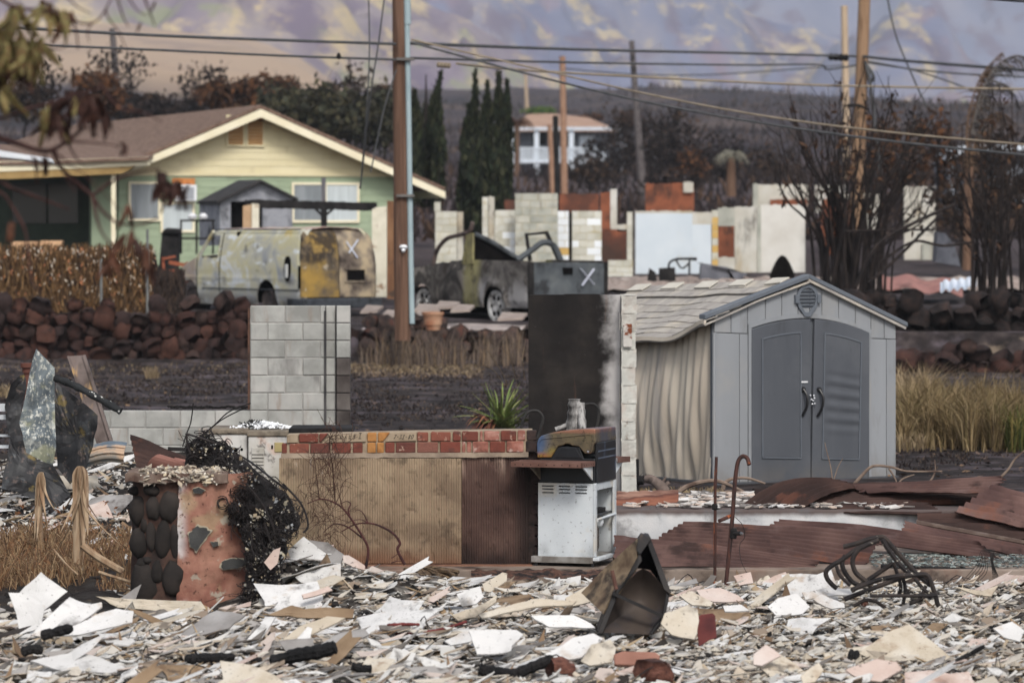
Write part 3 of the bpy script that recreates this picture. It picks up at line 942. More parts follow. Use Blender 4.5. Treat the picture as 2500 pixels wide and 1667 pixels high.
def van_side(y0,sg):
 def fn(u,v):
  s=5.6*u
  zb,zt=arch_b(s,[(1.5,.43),(4.98,.40)],.16),lerp(ZT,s)
  z=zb+(zt-zb)*v
  y=tread(z)
  if s<.16:
   y-=.12*(1-math.sin(math.pi/2*s/.16))
  y-=.11*max(0,(z-1.66)/.2)**2
  if s>5.2:
   y-=.25*((s-5.2)/.4)**2
  y+=.012*math.sin(min(1,max(0,(z-.72)*12))*math.pi)-.006*math.exp(-((s-3.58)/.012)**2)*3
  x=s+(.20*max(0,(z-1.0)/.86)**1.5*max(0,1-s*2) if s<.5 else 0)
  return (x,y0+sg*y,z)
 def sk(u,v):
  s=5.6*u
  zb,zt=arch_b(s,[(1.5,.43),(4.98,.40)],.16),lerp(ZT,s)
  z=zb+(zt-zb)*v
  return 3.70<s<4.5-.75*max(0,(z-1.2)) and 1.20<z<1.72
 return fn,sk
for y0,sg,nm in ((0,1,'body_side'),(-2.0,-1,'body_side')):
 b=MB()
 fn,sk=van_side(y0,sg)
 b.grid(fn,140,40,th=.02,skip=sk,nrm=(0,sg,0))
 o=b.build(nm,m_van,van,world=False,smooth=True,sharp=50)
b=MB()
b.grid(lambda u,v:(.22+3.84*u,-.27-1.46*v,1.86+.05*math.sin(math.pi*v)-.02*u+.02*fbm(u*6,v*4)),20,10,th=.02,nrm=(0,0,1))
b.build('roof',mat('van_roof_rust',[(160,130,120),(186,170,160),(122,100,92)],scale=2),van,world=False)
b=MB()
b.grid(lambda u,v:(4.64+.96*u,-.02-1.96*v,lerp(ZT,4.64+.96*u)+.07*math.sin(math.pi*v)*(1-u)),10,10,th=.02,nrm=(0,0,1))
b.build('hood',m_van,van,world=False,smooth=True)
b=MB()
for y in (-.12,-1.88):
 b.tube([(4.05,y-.0,1.80),(4.66,y+(.06 if y>-1 else -.06),1.22)],.045,6)
b.build('windscreen_pillar',m_van,van,world=False)
b=MB()
b.bb((.2,-1.93,.2),(4.9,-.42,.62))
b.bb((2.9,-1.8,.6),(3.0,-.12,1.8))
b.bb((3.3,-.9,.6),(3.75,-.35,1.42))
b.bb((3.3,-1.75,.6),(3.75,-1.1,1.42))
b.bb((4.35,-1.8,.9),(4.6,-.2,1.22))
b.tube([(4.35,-.55,1.15),(4.1,-.55,1.35)],.02,6)
b.lathe([(.19,0),(.19,.03)],(4.1,-.55,1.36),(-1,0,.5),14)
b.bb((3.62,-1.9,1.2),(4.5,-1.86,1.7))
b.build('burnt_shaded_interior',m_void,van,world=False)
def rear(y0,y1,nm,m,z0=.36,z1=1.84):
 def fn(u,v):
  y,z=y0+(y1-y0)*u,z0+(z1-z0)*v
  x=.20*max(0,(z-1.0)/.86)**1.5
  e=min(-.0-y,y+2.0)
  x+=.10*max(0,1-e/.16)**2
  x+=.12*max(0,(z-1.64)/.2)**2
  ins=.16*max(0,(z-.95)/.9)**1.6+.11*max(0,(z-1.66)/.2)**2
  y=max(min(y,-ins-.005),-2.0+ins+.005)
  return (x-.015+.015*fbm(y*3,z*3),y,z)
 b_=MB()
 b_.grid(fn,16,26,th=.03,nrm=(-1,0,0))
 return b_.build(nm,m,van,world=False,smooth=True,sharp=50)
rd1=rear(-.03,-.97,'rear_door',m_vanr)
rd2=rear(-.99,-1.97,'rear_door',m_vanr2)
b=MB()
b.bb((-.03,-1.62,.72),(.0,-1.18,.96))
b.build('plate_recess',m_void,rd2,world=False)
b=MB()
b.bb((-.045,-1.68,.68),(-.02,-1.12,.72))
b.bb((-.045,-1.68,.96),(-.02,-1.12,.99))
b.bb((-.045,-1.68,.72),(-.02,-1.63,.96))
b.build('plate_frame',m_vanr2,rd2,world=False)
b=MB()
b.beam((.02,-1.22,1.33),(.09,-1.50,1.62),.035,.012,up=(1,0,0))
b.beam((.08,-1.19,1.58),(.01,-1.44,1.22),.030,.012,up=(1,0,0))
b.v=[(x-.045,y,z) for x,y,z in b.v]
b.build('sprayed_cross',m_paintx,rd2,world=False)
b=MB()
b.bb((-.14,-2.02,.12),(-.02,.03,.34))
b.bb((-.05,-.02,.13),(.55,.04,.33))
b.build('rear_bumper',m_gunm,van,world=False,bevel=.03)
b=MB()
b.lathe([(.0,-.02),(.13,-.02),(.13,.03),(0,.03)],(.55,0,.98),(0,1,0),12)
b.v=[(x,y,.98+(z-.98)*2.2) for x,y,z in b.v]
b.build('lamp_cavity',m_void,van,world=False)
b=MB()
b.bb((.50,.02,.78),(.62,.05,1.08))
b.build('lamp_remains',mat('ash_white',[(190,192,190),(214,214,210)],bump=.3),van,world=False,bevel=.02)
for s in (1.5,4.98):
 b=MB()
 b.lathe([(.06,0),(.10,.02),(.20,.02),(.24,.06),(.26,.0),(.26,-.2),(.0,-.2)],(s,-.10,.28),(0,1,0),18)
 b.build('wheel',mat('burnt_rim',[(46,42,42),(74,66,64),(34,32,32)],scale=6,rough=.7,bump=.3),van,world=False,smooth=True)
 b=MB()
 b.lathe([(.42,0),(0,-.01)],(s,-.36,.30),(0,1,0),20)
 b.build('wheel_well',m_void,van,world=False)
b=MB()
for s in (3.58,4.62):
 b.tube([(s,tread(z)+.006,z) for z in (.2,.5,.8,1.0,1.2)],.012,5)
b.tube([(3.58,tread(z)+.006,z) for z in (1.2,1.4,1.6,1.76)],.012,5)
b.build('door_seam',m_void,van,world=False,kind='stuff')
b=MB()
b.tube([(.1+.25*k,tread(.52)+.012+(.0 if abs(.1+.25*k-1.5)>.45 else -.2),.52) for k in range(18) if abs(.1+.25*k-1.5)>.45],.012,5)
b.tube([(.25+.25*k,tread(1.84)+.01,1.845) for k in range(16)],.018,5)
b.build('body_crease',m_gunm,van,world=False,kind='stuff')
b=MB()
b.bb((.0,.012,.55),(.1,-.0,1.05))
b.build('corner_lamp_hole',m_void,van,world=False)
# burnt pickup
pk=thing('burnt_pickup','burnt pickup truck with collapsed cab and a cross sprayed on its tailgate','pickup truck',(.346,81.0,.93),math.radians(120))
m_pk=mat('burnt_pickup_steel',[(70,66,64),(100,96,92),(54,50,48),(128,122,116)],scale=1.7,detail=8,rough=.7,bump=.25,bscale=14,bdist=.01,seamless=True,dist=.8,layers=[dict(col=(36,34,35),scale=1.6,lo=.46,hi=.60,grad=(0,2.7,3.3),amt=.85),dict(col=(146,140,96),scale=1.3,stretch=(2,1,.5),lo=.42,hi=.56,grad=(0,1.95,2.35),grad2=(0,2.95,2.65),amt=.8),dict(col=(52,44,40),scale=2.6,lo=.56,hi=.68,amt=.85),dict(col=(168,166,166),scale=1.8,lo=.48,hi=.60,grad=(2,1.05,.6),grad2=(0,2.4,2.0),amt=.75)])
m_tg=mat('burnt_tailgate_steel',[(58,62,66),(76,81,85),(92,96,98)],scale=2.2,rough=.65,bump=.25,bscale=12,bdist=.012,seamless=True,layers=[dict(col=(34,34,36),scale=2.2,lo=.54,hi=.66,amt=.8)])
def pk_side(y0,sg):
 def fn(u,v):
  s=5.6*u
  zb=arch_b(s,[(1.45,.47),(4.7,.46)],.30 if s<2.4 else .26)
  zt=lerp([(0,1.30),(2.42,1.31),(2.46,1.27),(4.2,1.22),(4.35,1.20),(5.3,1.08),(5.6,.95)],s)
  z=zb+(zt-zb)*v
  y=-.05*max(0,(z-.95)/.35)-.06*max(0,(.45-z)/.2)
  y+=.05*math.exp(-((math.hypot(s-1.45,z-.30)-.52)/.10)**2) if s<2.4 else 0
  y-=.05*math.exp(-((s-2.44)/.012)**2)
  if s<.1:
   y-=.04*(1-s/.1)
  return (s,y0+sg*(y+.012*fbm(s*2,z*3,y0)),z)
 return fn
for y0,sg in ((0,1),(-1.95,-1)):
 b=MB()
 b.grid(pk_side(y0,sg),130,22,th=.025,nrm=(0,sg,0))
 b.build('body_side',m_pk,pk,world=False,smooth=True,sharp=50)
b=MB()
b.grid(lambda u,v:(-.02+.03*fbm(u*3,v*2)-.05*math.sin(math.pi*u)*(1-v),-.10-1.77*u,.38+.90*v-.03*u),20,14,th=.06,nrm=(-1,0,0))
tg=b.build('tailgate',m_tg,pk,world=False,smooth=True,sharp=50)
b=MB()
b.bb((-.07,-1.05,1.02),(-.03,-.82,1.16))
b.build('handle_recess',m_void,tg,world=False)
b=MB()
b.beam((-.10,-1.22,1.14),(-.10,-1.56,.80),.012,.045,up=(0,1,1))
b.beam((-.102,-1.56,1.13),(-.102,-1.26,.78),.012,.045,up=(0,1,1))
b.build('sprayed_cross',m_paintx,tg,world=False)
b=MB()
b.bb((-.03,-.12,.3),(.03,.0,1.27))
b.bb((-.03,-1.95,.3),(.03,-1.85,1.27))
b.build('tail_lamp_cavity',m_blk,pk,world=False)
b=MB()
b.bb((-.22,-1.9,.14),(-.05,-.06,.34))
b.build('rear_bumper',m_gunm,pk,world=False,bevel=.03)
b=MB()
b.bb((.05,-1.9,.62),(5.4,-.06,.70))
b.bb((.3,-1.85,.15),(5.2,-.42,.6))
b.build('burnt_floor',m_void,pk,world=False)
b=MB()
b.prism([(2.5,-.05,1.25),(2.52,-.05,1.86),(2.52,-.22,1.86),(2.5,-1.05,1.42),(2.5,-1.3,1.28)],(.04,0,0))
b.build('cab_back',m_void,pk,world=False)
b=MB()
b.tube(curve([(2.47,-.10,1.87),(2.46,-.55,1.68),(2.44,-1.0,1.42),(2.40,-1.25,1.30)]),.055,7)
b.build('cab_back_rim',m_tg,pk,world=False,smooth=True)
b=MB()
b.beam((2.55,-.03,1.22),(2.60,-.06,1.88),.05,.26,up=(1,0,0))
b.beam((2.85,-.03,1.22),(2.68,-.06,1.90),.05,.10,up=(1,0,0))
b.build('cab_pillar',mat('heat_yellow_steel',[(112,106,78),(138,132,92),(80,74,62)],scale=3,bump=.3),pk,world=False)
b=MB()
b.tube(curve([(4.25,-.05,1.18),(4.1,-.06,1.50),(3.7,-.08,1.76),(3.2,-.08,1.84),(2.65,-.06,1.92),(2.5,-.06,2.12)]),.05,7)
b.build('windscreen_frame',mat('brown_char_steel',[(78,66,62),(104,90,86),(56,48,46)],scale=4),pk,world=False,smooth=True)
b=MB()
b.tube(curve([(2.2,-1.0,1.30),(2.15,-1.35,1.52),(2.1,-1.6,1.68),(2.05,-1.85,1.60),(2.0,-2.0,1.25)]),.07,7)
b.build('bent_roof_rail',m_tg,pk,world=False,smooth=True)
b=MB()
b.tube([(2.7,-1.62,1.28),(2.75,-1.55,1.86),(2.4,-1.86,1.90),(2.0,-1.95,1.26)],.05,6)
b.build('door_frame',m_blk,pk,world=False)
b=MB()
b.grid(lambda u,v:(4.3+1.2*u,-.1-1.75*v,1.16+.12*fbm(u*3,v*3)+.06*math.sin(math.pi*v)-.1*u),10,12,th=.02,nrm=(0,0,1))
b.build('hood',m_blk,pk,world=False)
for s,y in ((1.45,-.06),(4.7,-.08)):
 b=MB()
 b.lathe([(.05,.01),(.08,.03),(.13,.03),(.14,.0),(.24,-.01),(.26,.03),(.33,.04),(.34,-.16),(.0,-.16)],(s,y,.33),(0,1,0),22)
 wh=b.build('wheel',mat('ash_rim',[(170,168,166),(196,195,193),(130,127,124)],scale=7,rough=.6,metal=.2,bump=.3,layers=[dict(col=(60,54,50),scale=6,lo=.56,hi=.64)]),pk,world=False,smooth=True,sharp=35)
 b=MB()
 for k in range(6):
  t=k*math.pi/3
  b.box((s+.185*math.cos(t),y+.008,.33+.185*math.sin(t)),(.10,.02,.07),(0,-t,0))
 b.build('spoke_gap',m_void,wh,world=False,kind='stuff')
 b=MB()
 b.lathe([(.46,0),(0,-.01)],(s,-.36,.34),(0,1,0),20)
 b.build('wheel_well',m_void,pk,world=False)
 # yellow and green house
hs_=thing('gable_house','yellow and green boarded house with a brown shingle gable roof','house',(-7.37,110.0,1.9),math.radians(20))
m_yel=mat('yellow_siding',[(208,197,160),(216,206,172)],scale=1.2,rough=.8,bump=.1,rnd=.02,layers=[dict(col=(182,168,136),scale=1.6,stretch=(1,1,.4),lo=.52,hi=.72,amt=.5)])
m_grn=mat('green_siding',[(146,160,134),(155,169,143)],scale=1.2,rough=.8,bump=.1,rnd=.03,layers=[dict(col=(122,132,112),scale=1.6,stretch=(1,1,.4),lo=.52,hi=.72,amt=.6)])
m_cream=mat('cream_trim',[(226,216,186),(234,226,200)],scale=2,rough=.7,bump=.05)
m_brs=mat('brown_shingles',[(92,74,64),(112,92,80),(128,106,94)],scale=9,rough=.95,bump=.6,bscale=12,bdist=.02,stretch=(1,.6,1))
m_glass=mat('dusty_window',[(120,126,130),(140,146,150)],scale=2,rough=.25,spec=.5,bump=0,stretch=(4,1,.4))
m_sof=mat('soffit_brown',[(150,124,80),(164,138,92)],bump=.05)
sl,xl,xr,apx=.42,-4.0,4.3,4.54
z=-.4
while z<4.3:
 z1=z+.198
 lo_,hi_=xl,xr
 if z>2.5:
  lo_,hi_=max(xl,-(apx-.12-z1)/sl),min(xr,(apx-.12-z1)/sl)
 if hi_-lo_>.3:
  b=MB()
  lo2,hi2=(max(xl,-(apx-.12-z)/sl),min(xr,(apx-.12-z)/sl)) if z>2.5 else (xl,xr)
  b.prism([(lo2,-.012,z),(hi2,-.012,z),(hi_,0,z1),(lo_,0,z1)],(0,.05,0))
  b.build('siding_board',m_yel if z>2.5 else m_grn,hs_,world=False)
 z=z1+.002
b=MB()
b.bb((xl,.06,-.4),(xr,.1,2.6))
b.bb((xl-.0,.1,-.4),(xl+.1,24,2.9))
b.bb((xr-.1,.1,-.4),(xr,24,2.6))
b.build('walls',m_grn,hs_,world=False)
b=MB()
b.bb((xl,-.055,2.52),(xr,-.024,2.60))
b.build('belt_trim',m_yel,hs_,world=False)
for s_,xe in ((-1,-3.75),(1,5.55)):
 b=MB()
 ze=apx-sl*abs(xe)
 ny=26
 b.grid(lambda u,v:(xe*(1-u),-.62+26.6*v,ze+(apx-ze)*u+.012*(1-(u*20)%1.0)),60,ny,th=.10,nrm=(0,0,1))
 b.build('roof_slope',m_brs,hs_,world=False)
 b=MB()
 b.prism([(0,-.66,apx-.12),(xe,-.66,ze-.12),(xe,-.66,ze-.38+.06),(0,-.66,apx-.35)],(0,.04,0))
 b.build('rake_board',m_cream,hs_,world=False)
 b=MB()
 b.prism([(0,-.62,apx-.13),(xe,-.62,ze-.13),(xe,-.62,ze-.17),(0,-.62,apx-.17)],(0,.6,0))
 b.build('soffit',m_sof,hs_,world=False)
b=MB()
b.bb((5.45,-.6,apx-sl*5.55-.3),(5.5,25,apx-sl*5.55-.1))
b.build('eave_board',m_cream,hs_,world=False)
def window(x0,x1,z0,z1,split=True,blinds=False):
 b_=MB()
 t=.07
 b_.bb((x0-t,-.07,z1),(x1+t,-.03,z1+t))
 b_.bb((x0-t,-.07,z0-t),(x1+t,-.03,z0))
 b_.bb((x0-t,-.07,z0),(x0,-.03,z1))
 b_.bb((x1,-.07,z0),(x1+t,-.03,z1))
 w_=b_.build('window',m_cream,hs_,world=False)
 if split:
  b_=MB()
  m_=(x0+x1)/2
  b_.bb((m_-.03,-.065,z0),(m_+.03,-.035,z1))
  b_.build('mullion',m_cream,w_,world=False)
  spans=((x0,m_-.03),(m_+.03,x1))
 else:
  spans=((x0,x1),)
 for k,(a,c_) in enumerate(spans):
  b_=MB()
  b_.bb((a,-.045,z0),(c_,-.04,z1))
  b_.build('pane',m_glass if k==0 and not blinds else mat('pale_curtain',[(178,186,188),(198,206,208)],scale=2,stretch=(6,1,.3),bump=.2,rough=.4),w_,world=False)
 return w_
window(-3.66,-2.86,1.30,2.28,split=False)
w2=window(-2.72,-1.86,.98,1.72,split=False,blinds=True)
b=MB()
b.bb((-2.42,-.32,1.80),(-1.80,-.02,2.26))
ac=b.build('air_conditioner',mat('ac_white',[(220,222,226),(230,232,234)],bump=0),hs_,world=False,bevel=.02)
b=MB()
b.bb((-2.45,-.05,2.27),(-1.78,-.025,2.45))
b.build('plywood_infill',mat('orange_ply',[(176,112,62),(190,126,74)],bump=.1),hs_,world=False)
b=MB()
b.bb((-2.35,-.33,1.85),(-1.88,-.322,2.2))
b.build('front_grille',mat('ac_grille',[(150,154,160),(170,172,178)],bump=.3,bscale=80),ac,world=False)
window(1.16,3.06,1.26,2.28,blinds=False)
for x0 in (-.80,-.22):
 b=MB()
 for q in ((x0-.06,x0,3.42,4.2),(x0+.44,x0+.50,3.42,4.2)):
  b.bb((q[0],-.07,q[2]),(q[1],-.03,q[3]))
 b.bb((x0-.06,-.07,3.36),(x0+.5,-.03,3.42))
 b.bb((x0-.06,-.07,4.2),(x0+.5,-.03,4.26))
 gv=b.build('gable_vent',m_yel,hs_,world=False)
 for k in range(8):
  b=MB()
  b.box((x0+.22,-.05,3.46+k*.097),(.44,.014,.09),(.7,0,0))
  b.build('louvre',mat('louvre_tan',[(196,150,100),(206,162,112)],bump=0),gv,world=False)
m_drk=mat('porch_shaded_green',[(58,68,58),(68,78,66)],bump=.1)  # shade of the porch recess put into the green siding colour
b=MB()
A,B=P(-120,399,107),P(365,383,107.2)
b.prism([A,B,P(365,404,107.2),P(-120,424,107)],(0,.08,0))
b.build('porch_fascia',m_cream,hs_)
b=MB()
b.prism([P(-120,424,107.02),P(330,405,107.22),P(300,424,107.22),P(-120,444,107.02)],(0,.3,0))
b.build('porch_beam',m_sof,hs_)
b=MB()
b.grid(lambda u,v:Vector((A.x+(B.x-A.x)*u,107+9*v,A.z-.02+(B.z-A.z)*u+.75*v)),20,6,th=.08,nrm=(0,0,1))
b.build('porch_roof',m_brs,hs_)
b=MB()
b.bb((P(272,0,107.5).x,107.4,1.6),(P(283,0,107.5).x,107.55,P(0,415,107.5).z))
b.build('porch_post',m_cream,hs_,bevel=.01)
b=MB()
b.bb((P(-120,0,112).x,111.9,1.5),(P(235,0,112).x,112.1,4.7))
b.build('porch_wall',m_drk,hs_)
b=MB()
b.bb((P(226,0,109).x,108.7,1.5),(P(288,0,109).x,108.9,4.4))
b.build('porch_side_wall',m_grn,hs_)
b=MB()
for a_,c_ in ((30,112),(118,190)):
 q0,q1=P(a_,545,111.8),P(c_,448,111.8)
 b.bb((q0.x,111.8,q0.z),(q1.x,111.86,q1.z))
b.build('porch_window',mat('dark_glass',[(14,16,17),(24,26,28)],rough=.2,bump=0,spec=.5),hs_,kind='stuff')
b=MB()
b.prism([P(-80,355,104),P(128,388,104),P(128,396,104),P(-80,375,104)],(0,.5,-.05))
b.build('porch_awning',mat('awning_white',[(210,214,220),(222,226,230)],bump=0),hs_)
# things in the yard of the house
m_gsh=mat('scorched_shed_plastic',[(128,130,138),(150,152,158),(110,112,118)],scale=2,bump=.3,bscale=10,layers=[dict(col=(52,52,56),scale=2,lo=.54,hi=.66,amt=.7)])
m_droof=mat('dark_scorched_roof',[(44,43,44),(60,58,58)],scale=3,bump=.3)
D2=100
t2=thing('garden_shed','scorched grey shed with a warped dark roof standing against the green house','shed',P(625,600,D2))
b=MB()
b.prism([P(537,600,D2),P(563,600,D2),P(563,492,D2),P(640,490,D2),P(640,600,D2),P(714,600,D2),P(714,486,D2),P(636,446,D2),P(537,486,D2)],(0,.08,0))
b.build('front_wall',m_gsh,t2)
b=MB()
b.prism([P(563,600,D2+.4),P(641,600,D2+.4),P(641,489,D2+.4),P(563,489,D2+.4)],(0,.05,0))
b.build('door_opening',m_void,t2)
b=MB()
b.prism([P(537,600,D2),P(537,486,D2),P(486,494,D2+1.9),P(486,600,D2+1.9)],(.05,.1,0))
b.build('side_wall',m_gsh,t2)
for q in ((P(530,490,D2-.2),P(637,438,D2-.2),P(582,440,D2+2),P(480,492,D2+2)),(P(637,438,D2-.2),P(728,484,D2-.2),P(690,486,D2+2),P(582,440,D2+2))):
 b=MB()
 b.prism(q,(0,0,-.07))
 b.build('roof_panel',m_droof,t2)
b=MB()
b.prism([P(642,600,D2-.1),P(712,600,D2-.1),P(706,500,D2-.1),P(642,492,D2-.1)],(0,.04,0))
b.build('door',m_gsh,t2)
pg=thing('pergola','charred black pergola beam on one post above the van','pergola',P(790,640,96))
b=MB()
b.grid(lambda u,v:P(598+322*u,487+8*u+20*v+3*fbm(u*14,v),96),40,2,th=.25,nrm=(0,-1,0))
b.build('beam',m_blk,pg)
b=MB()
b.beam(P(791,655,96.1),P(791,504,96.1),.15,.15,up=(0,1,0))
b.beam(P(768,508,96.1),P(791,530,96.1),.06,.06)
b.beam(P(815,508,96.1),P(791,530,96.1),.06,.06)
b.build('post',m_blk,pg)
m_bpost=mat('weathered_post',[(86,84,88),(110,108,112)],scale=4,stretch=(3,3,.4))
b=MB()
b.beam(P(790,640,98),P(790,434,98),.11,.11,up=(0,1,0))
solo(b,'wooden_post',m_bpost,P(790,640,98),'thin grey wooden post rising behind the charred pergola','post')
b=MB()
b.prism([P(615,640,92.9),P(632,640,92.9),P(632,499,92.9),P(615,497,92.9)],(0,.16,0))
gp=thing('gate_pier','short cream and plywood faced pier sticking up behind the van roof','pier',P(612,640,93))
b.build('cream_face',mat('cream_plaster',[(206,200,180),(220,214,196)],bump=.3,layers=[dict(col=(150,120,92),scale=3,lo=.56,hi=.66)]),gp)
b=MB()
b.prism([P(593,640,93.1),P(615,640,93.0),P(615,499,93.0),P(593,503,93.1)],(0,.16,0))
b.build('plywood_face',mat('pale_ply',[(184,150,116),(200,168,134)],bump=.2),gp)
b=MB()
b.prism([P(908,725,92),P(944,725,92),P(944,504,92),P(918,506,92),P(908,512,92)],(0,.2,0))
ps=solo(b,'plaster_wall',MATS['cream_plaster'],P(926,725,92),'narrow cream wall remnant between the van and the utility pole','wall')
b=MB()
b.prism([P(945,730,90),P(974,730,90),P(974,492,90),P(945,490,90)],(0,.12,0))
solo(b,'timber_upright',mat('brown_timber',[(98,68,49),(120,86,62),(136,102,74)],scale=3,stretch=(4,4,.4),layers=[dict(col=(70,58,50),scale=2,lo=.55,hi=.66)]),P(960,730,90),'upright brown timber beside the utility pole','timber')
rk=thing('shelf_rack','black metal shelf rack with pale bundles on top against the green wall','shelf',P(480,620,97))
for nm,y0,y1 in (('shelf',536,541),('shelf',580,585)):
 b=MB()
 b.prism([P(440,y1,97),P(522,y1,97),P(522,y0,97),P(440,y0,97)],(0,.4,0))
 b.build(nm,m_blk,rk)
for px in (442,480,520):
 b=MB()
 b.beam(P(px,620,97),P(px,536,97),.05,.05,up=(0,1,0))
 b.build('leg',m_blk,rk)
for px in (470,496):
 b=MB()
 b.lathe([(.0,-.06),(.10,-.04),(.12,.02),(.06,.09),(0,.1)],P(px,530,97.2),(0,0,1),10)
 solo(b,'bundle',mat('pale_bundle',[(196,196,200),(214,214,216)]),P(px,530,97.2),'pale bundle on the black shelf rack, %s'%('nearer the hedge' if px<480 else 'nearer the grey shed'),'bundle',group='bundles on the shelf rack')
bn=thing('wheelie_bin','black half melted plastic bin in front of the green wall','bin',P(410,680,95))
b=MB()
b.prism([P(384,690,95),P(432,690,95),P(438,568,95),P(395,566,95)],(0,.5,0))
b.build('body',m_blk,bn,bevel=.05)
b=MB()
b.prism([P(393,570,94.9),P(441,572,94.9),P(438,560,94.9),P(402,558,94.9)],(0,.6,.02))
b.build('lid',m_blk,bn,bevel=.03)
ch=thing('wooden_chair','reddish wooden chair with arm rails beside the black bin','chair',P(425,690,93))
m_rw=mat('red_wood',[(122,66,46),(142,82,58)],scale=3,stretch=(1,1,3))
for nm,a_,c_,w_,h_ in (('leg',(402,690),(398,628),.06,.06),('leg',(455,690),(456,640),.06,.06),('armrest',(398,632),(428,626),.07,.05),('seat',(402,660),(458,662),.45,.05),('back_rail',(412,640),(456,648),.05,.09)):
 b=MB()
 b.beam(P(*a_,93),P(*c_,93.1),w_,h_,up=(0,1,0) if nm=='leg' else (0,0,1))
 b.build(nm,m_rw,ch)
b=MB()
b.prism([P(545-175,682,90),P(432,682,90),P(432,670,90),P(370,668,90)],(0,.6,0))
solo(b,'timber_kerb',mat('pale_timber',[(170,122,84),(190,142,104)],stretch=(.5,1,2)),P(400,682,90),'pale timber board lying in front of the reddish chair','board')
for a_,c_,y0 in ((98,150,588),(28,90,590)):
 b=MB()
 b.bb((P(a_,0,100).x,100,2.0),(P(c_,0,100).x,100.5,P(0,y0,100).z))
 solo(b,'cardboard_box',mat('box_card',[(186,146,112),(204,166,130)],bump=.1),(P(a_,0,100).x,100,2.0),'tan cardboard box above the hedge under the porch, %s'%('nearer the lit green wall' if a_>50 else 'nearer the frame edge'),'box',group='boxes on the porch',bevel=.01)
 # burnt block ruins behind the vehicles
m_cmuw=mat('white_painted_block',[(180,178,164),(198,196,184),(208,208,201)],scale=1.5,rough=.85,bump=.3,bscale=25,bdist=.01,rnd=.07,layers=[dict(col=(178,164,120),scale=1.5,lo=.54,hi=.68,amt=.7)])
m_cmug=mat('grey_green_block',[(150,152,142),(172,172,162),(186,184,172)],scale=1.5,rough=.9,bump=.3,bscale=25,bdist=.01,rnd=.07,layers=[dict(col=(120,112,98),scale=2,stretch=(2,2,.4),lo=.56,hi=.68,amt=.6)])
m_cmub=mat('bright_block',[(222,226,230),(232,236,238)],scale=2,rough=.8,bump=.2,rnd=.03)
m_cmuo=mat('ochre_block',[(196,160,92),(206,172,108)],scale=2,rough=.8,bump=.2)
m_mort2=mat('ochre_mortar',[(176,166,138),(190,182,156)],scale=3,bump=.3)
m_orange=mat('fired_orange_wall',[(116,70,52),(140,84,60),(94,60,48),(72,54,47)],scale=.8,detail=7,rough=.9,bump=.2,layers=[dict(col=(62,46,40),scale=1.6,stretch=(1,1,.6),lo=.55,hi=.68,amt=.8)])
m_wplas=mat('white_plaster',[(196,206,214),(208,216,222)],scale=.8,rough=.75,bump=.1,layers=[dict(col=(196,196,190),scale=1.4,lo=.55,hi=.7,amt=.6)])
m_cplas=mat('cream_plaster_wall',[(176,172,160),(192,188,177),(202,200,193)],scale=1.0,rough=.85,bump=.3,bscale=10,layers=[dict(col=(172,154,122),scale=1.2,stretch=(1,1,.5),lo=.54,hi=.68,amt=.6),dict(col=(74,68,63),scale=1.3,stretch=(1.2,1,.5),lo=.58,hi=.70,amt=.7)])
m_csoot=mat('cream_plaster_sooty',[(196,192,184),(214,212,206)],scale=1.0,rough=.85,bump=.3,bscale=10,seamless=True,layers=[dict(col=(52,47,45),scale=1.4,lo=.3,hi=.5,grad=(0,.45,1.1),wob=.4,wscale=1.2,both=False,amt=.9)])
def ruin(label,pieces,D,base,t=.2,name='ruined_wall',group=None):
 """pieces: (px0, px1, y_top, material, kind of piece) - 'blk' is laid in single blocks, anything else one slab."""
 c=P((pieces[0][0]+pieces[0][1])/2,base,D)
 w_=thing(name,label,'ruined wall',c,0,group)
 for q in pieces:
  px0,px1,yt,m,kd=q[:5]
  yb=q[5] if len(q)>5 else base+14
  dd=q[6] if len(q)>6 else 0
  x0,x1=P(px0,0,D).x-c.x,P(px1,0,D).x-c.x
  z0,z1=P(0,yb,D).z-c.z,P(0,yt,D).z-c.z
  if kd=='blk':
   nrow=max(1,round((z1-z0)/.2))
   hh=(z1-z0)/nrow
   for r_ in range(nrow):
    course(w_,x0,x1,z0+r_*hh,.2*(r_%2),m,h=hh,gap=.014,t=t,y=dd,pick=(lambda x,z,m=m:R.choice(m)) if isinstance(m,list) else None)
   b_=MB()
   b_.bb((x0+.005,dd-t/2+.014,z0),(x1-.005,dd+t/2-.014,z1-.01))
   b_.build('mortar',m_mort2,w_,world=False)
  else:
   b_=MB()
   n_=max(3,int((px1-px0)/6))
   b_.grid(lambda u,v:(x0+(x1-x0)*u,dd-t/2,z0+(z1-z0+(.04*fbm(u*n_*.6,px0,3) if kd!='flat' else 0))*v),n_,3,th=t,nrm=(0,-1,0))
   b_.build(kd if kd not in ('slab','flat') else 'wall_panel',m,w_,world=False)
 return w_
WB=[m_cmuw,m_cmuw,m_cmub,m_cmuw]
ruin('cream block wall stub with a grey edge just right of the utility pole',[(1062,1116,516,m_cmuw,'blk'),(1060,1076,493,m_cmuw,'blk',516),(1117,1131,518,m_cplas,'grey_jamb')],104,640)
ruin('narrow two tone block pier left of the white block wall',[(1177,1192,481,m_cmuw,'blk'),(1193,1207,480,m_cplas,'grey_jamb')],104,640)
ruin('white block wall with bright patches beside the tall grey wall',[(1208,1258,513,WB,'blk'),(1208,1216,530,m_cmuw,'slab')],104.3,622)
ruin('tallest ruin, a grey green block wall with a cracked face',[(1257,1362,472,m_cmug,'blk')],103.5,640)
ruin('white block wall split by a dark gap behind the pickup tailgate',[(1361,1389,515,[m_cmub,m_cmub,m_cmuo,m_cmub],'blk'),(1396,1469,515,WB,'blk'),(1389,1396,520,m_void,'dark_gap',655,.06)],104.5,645)
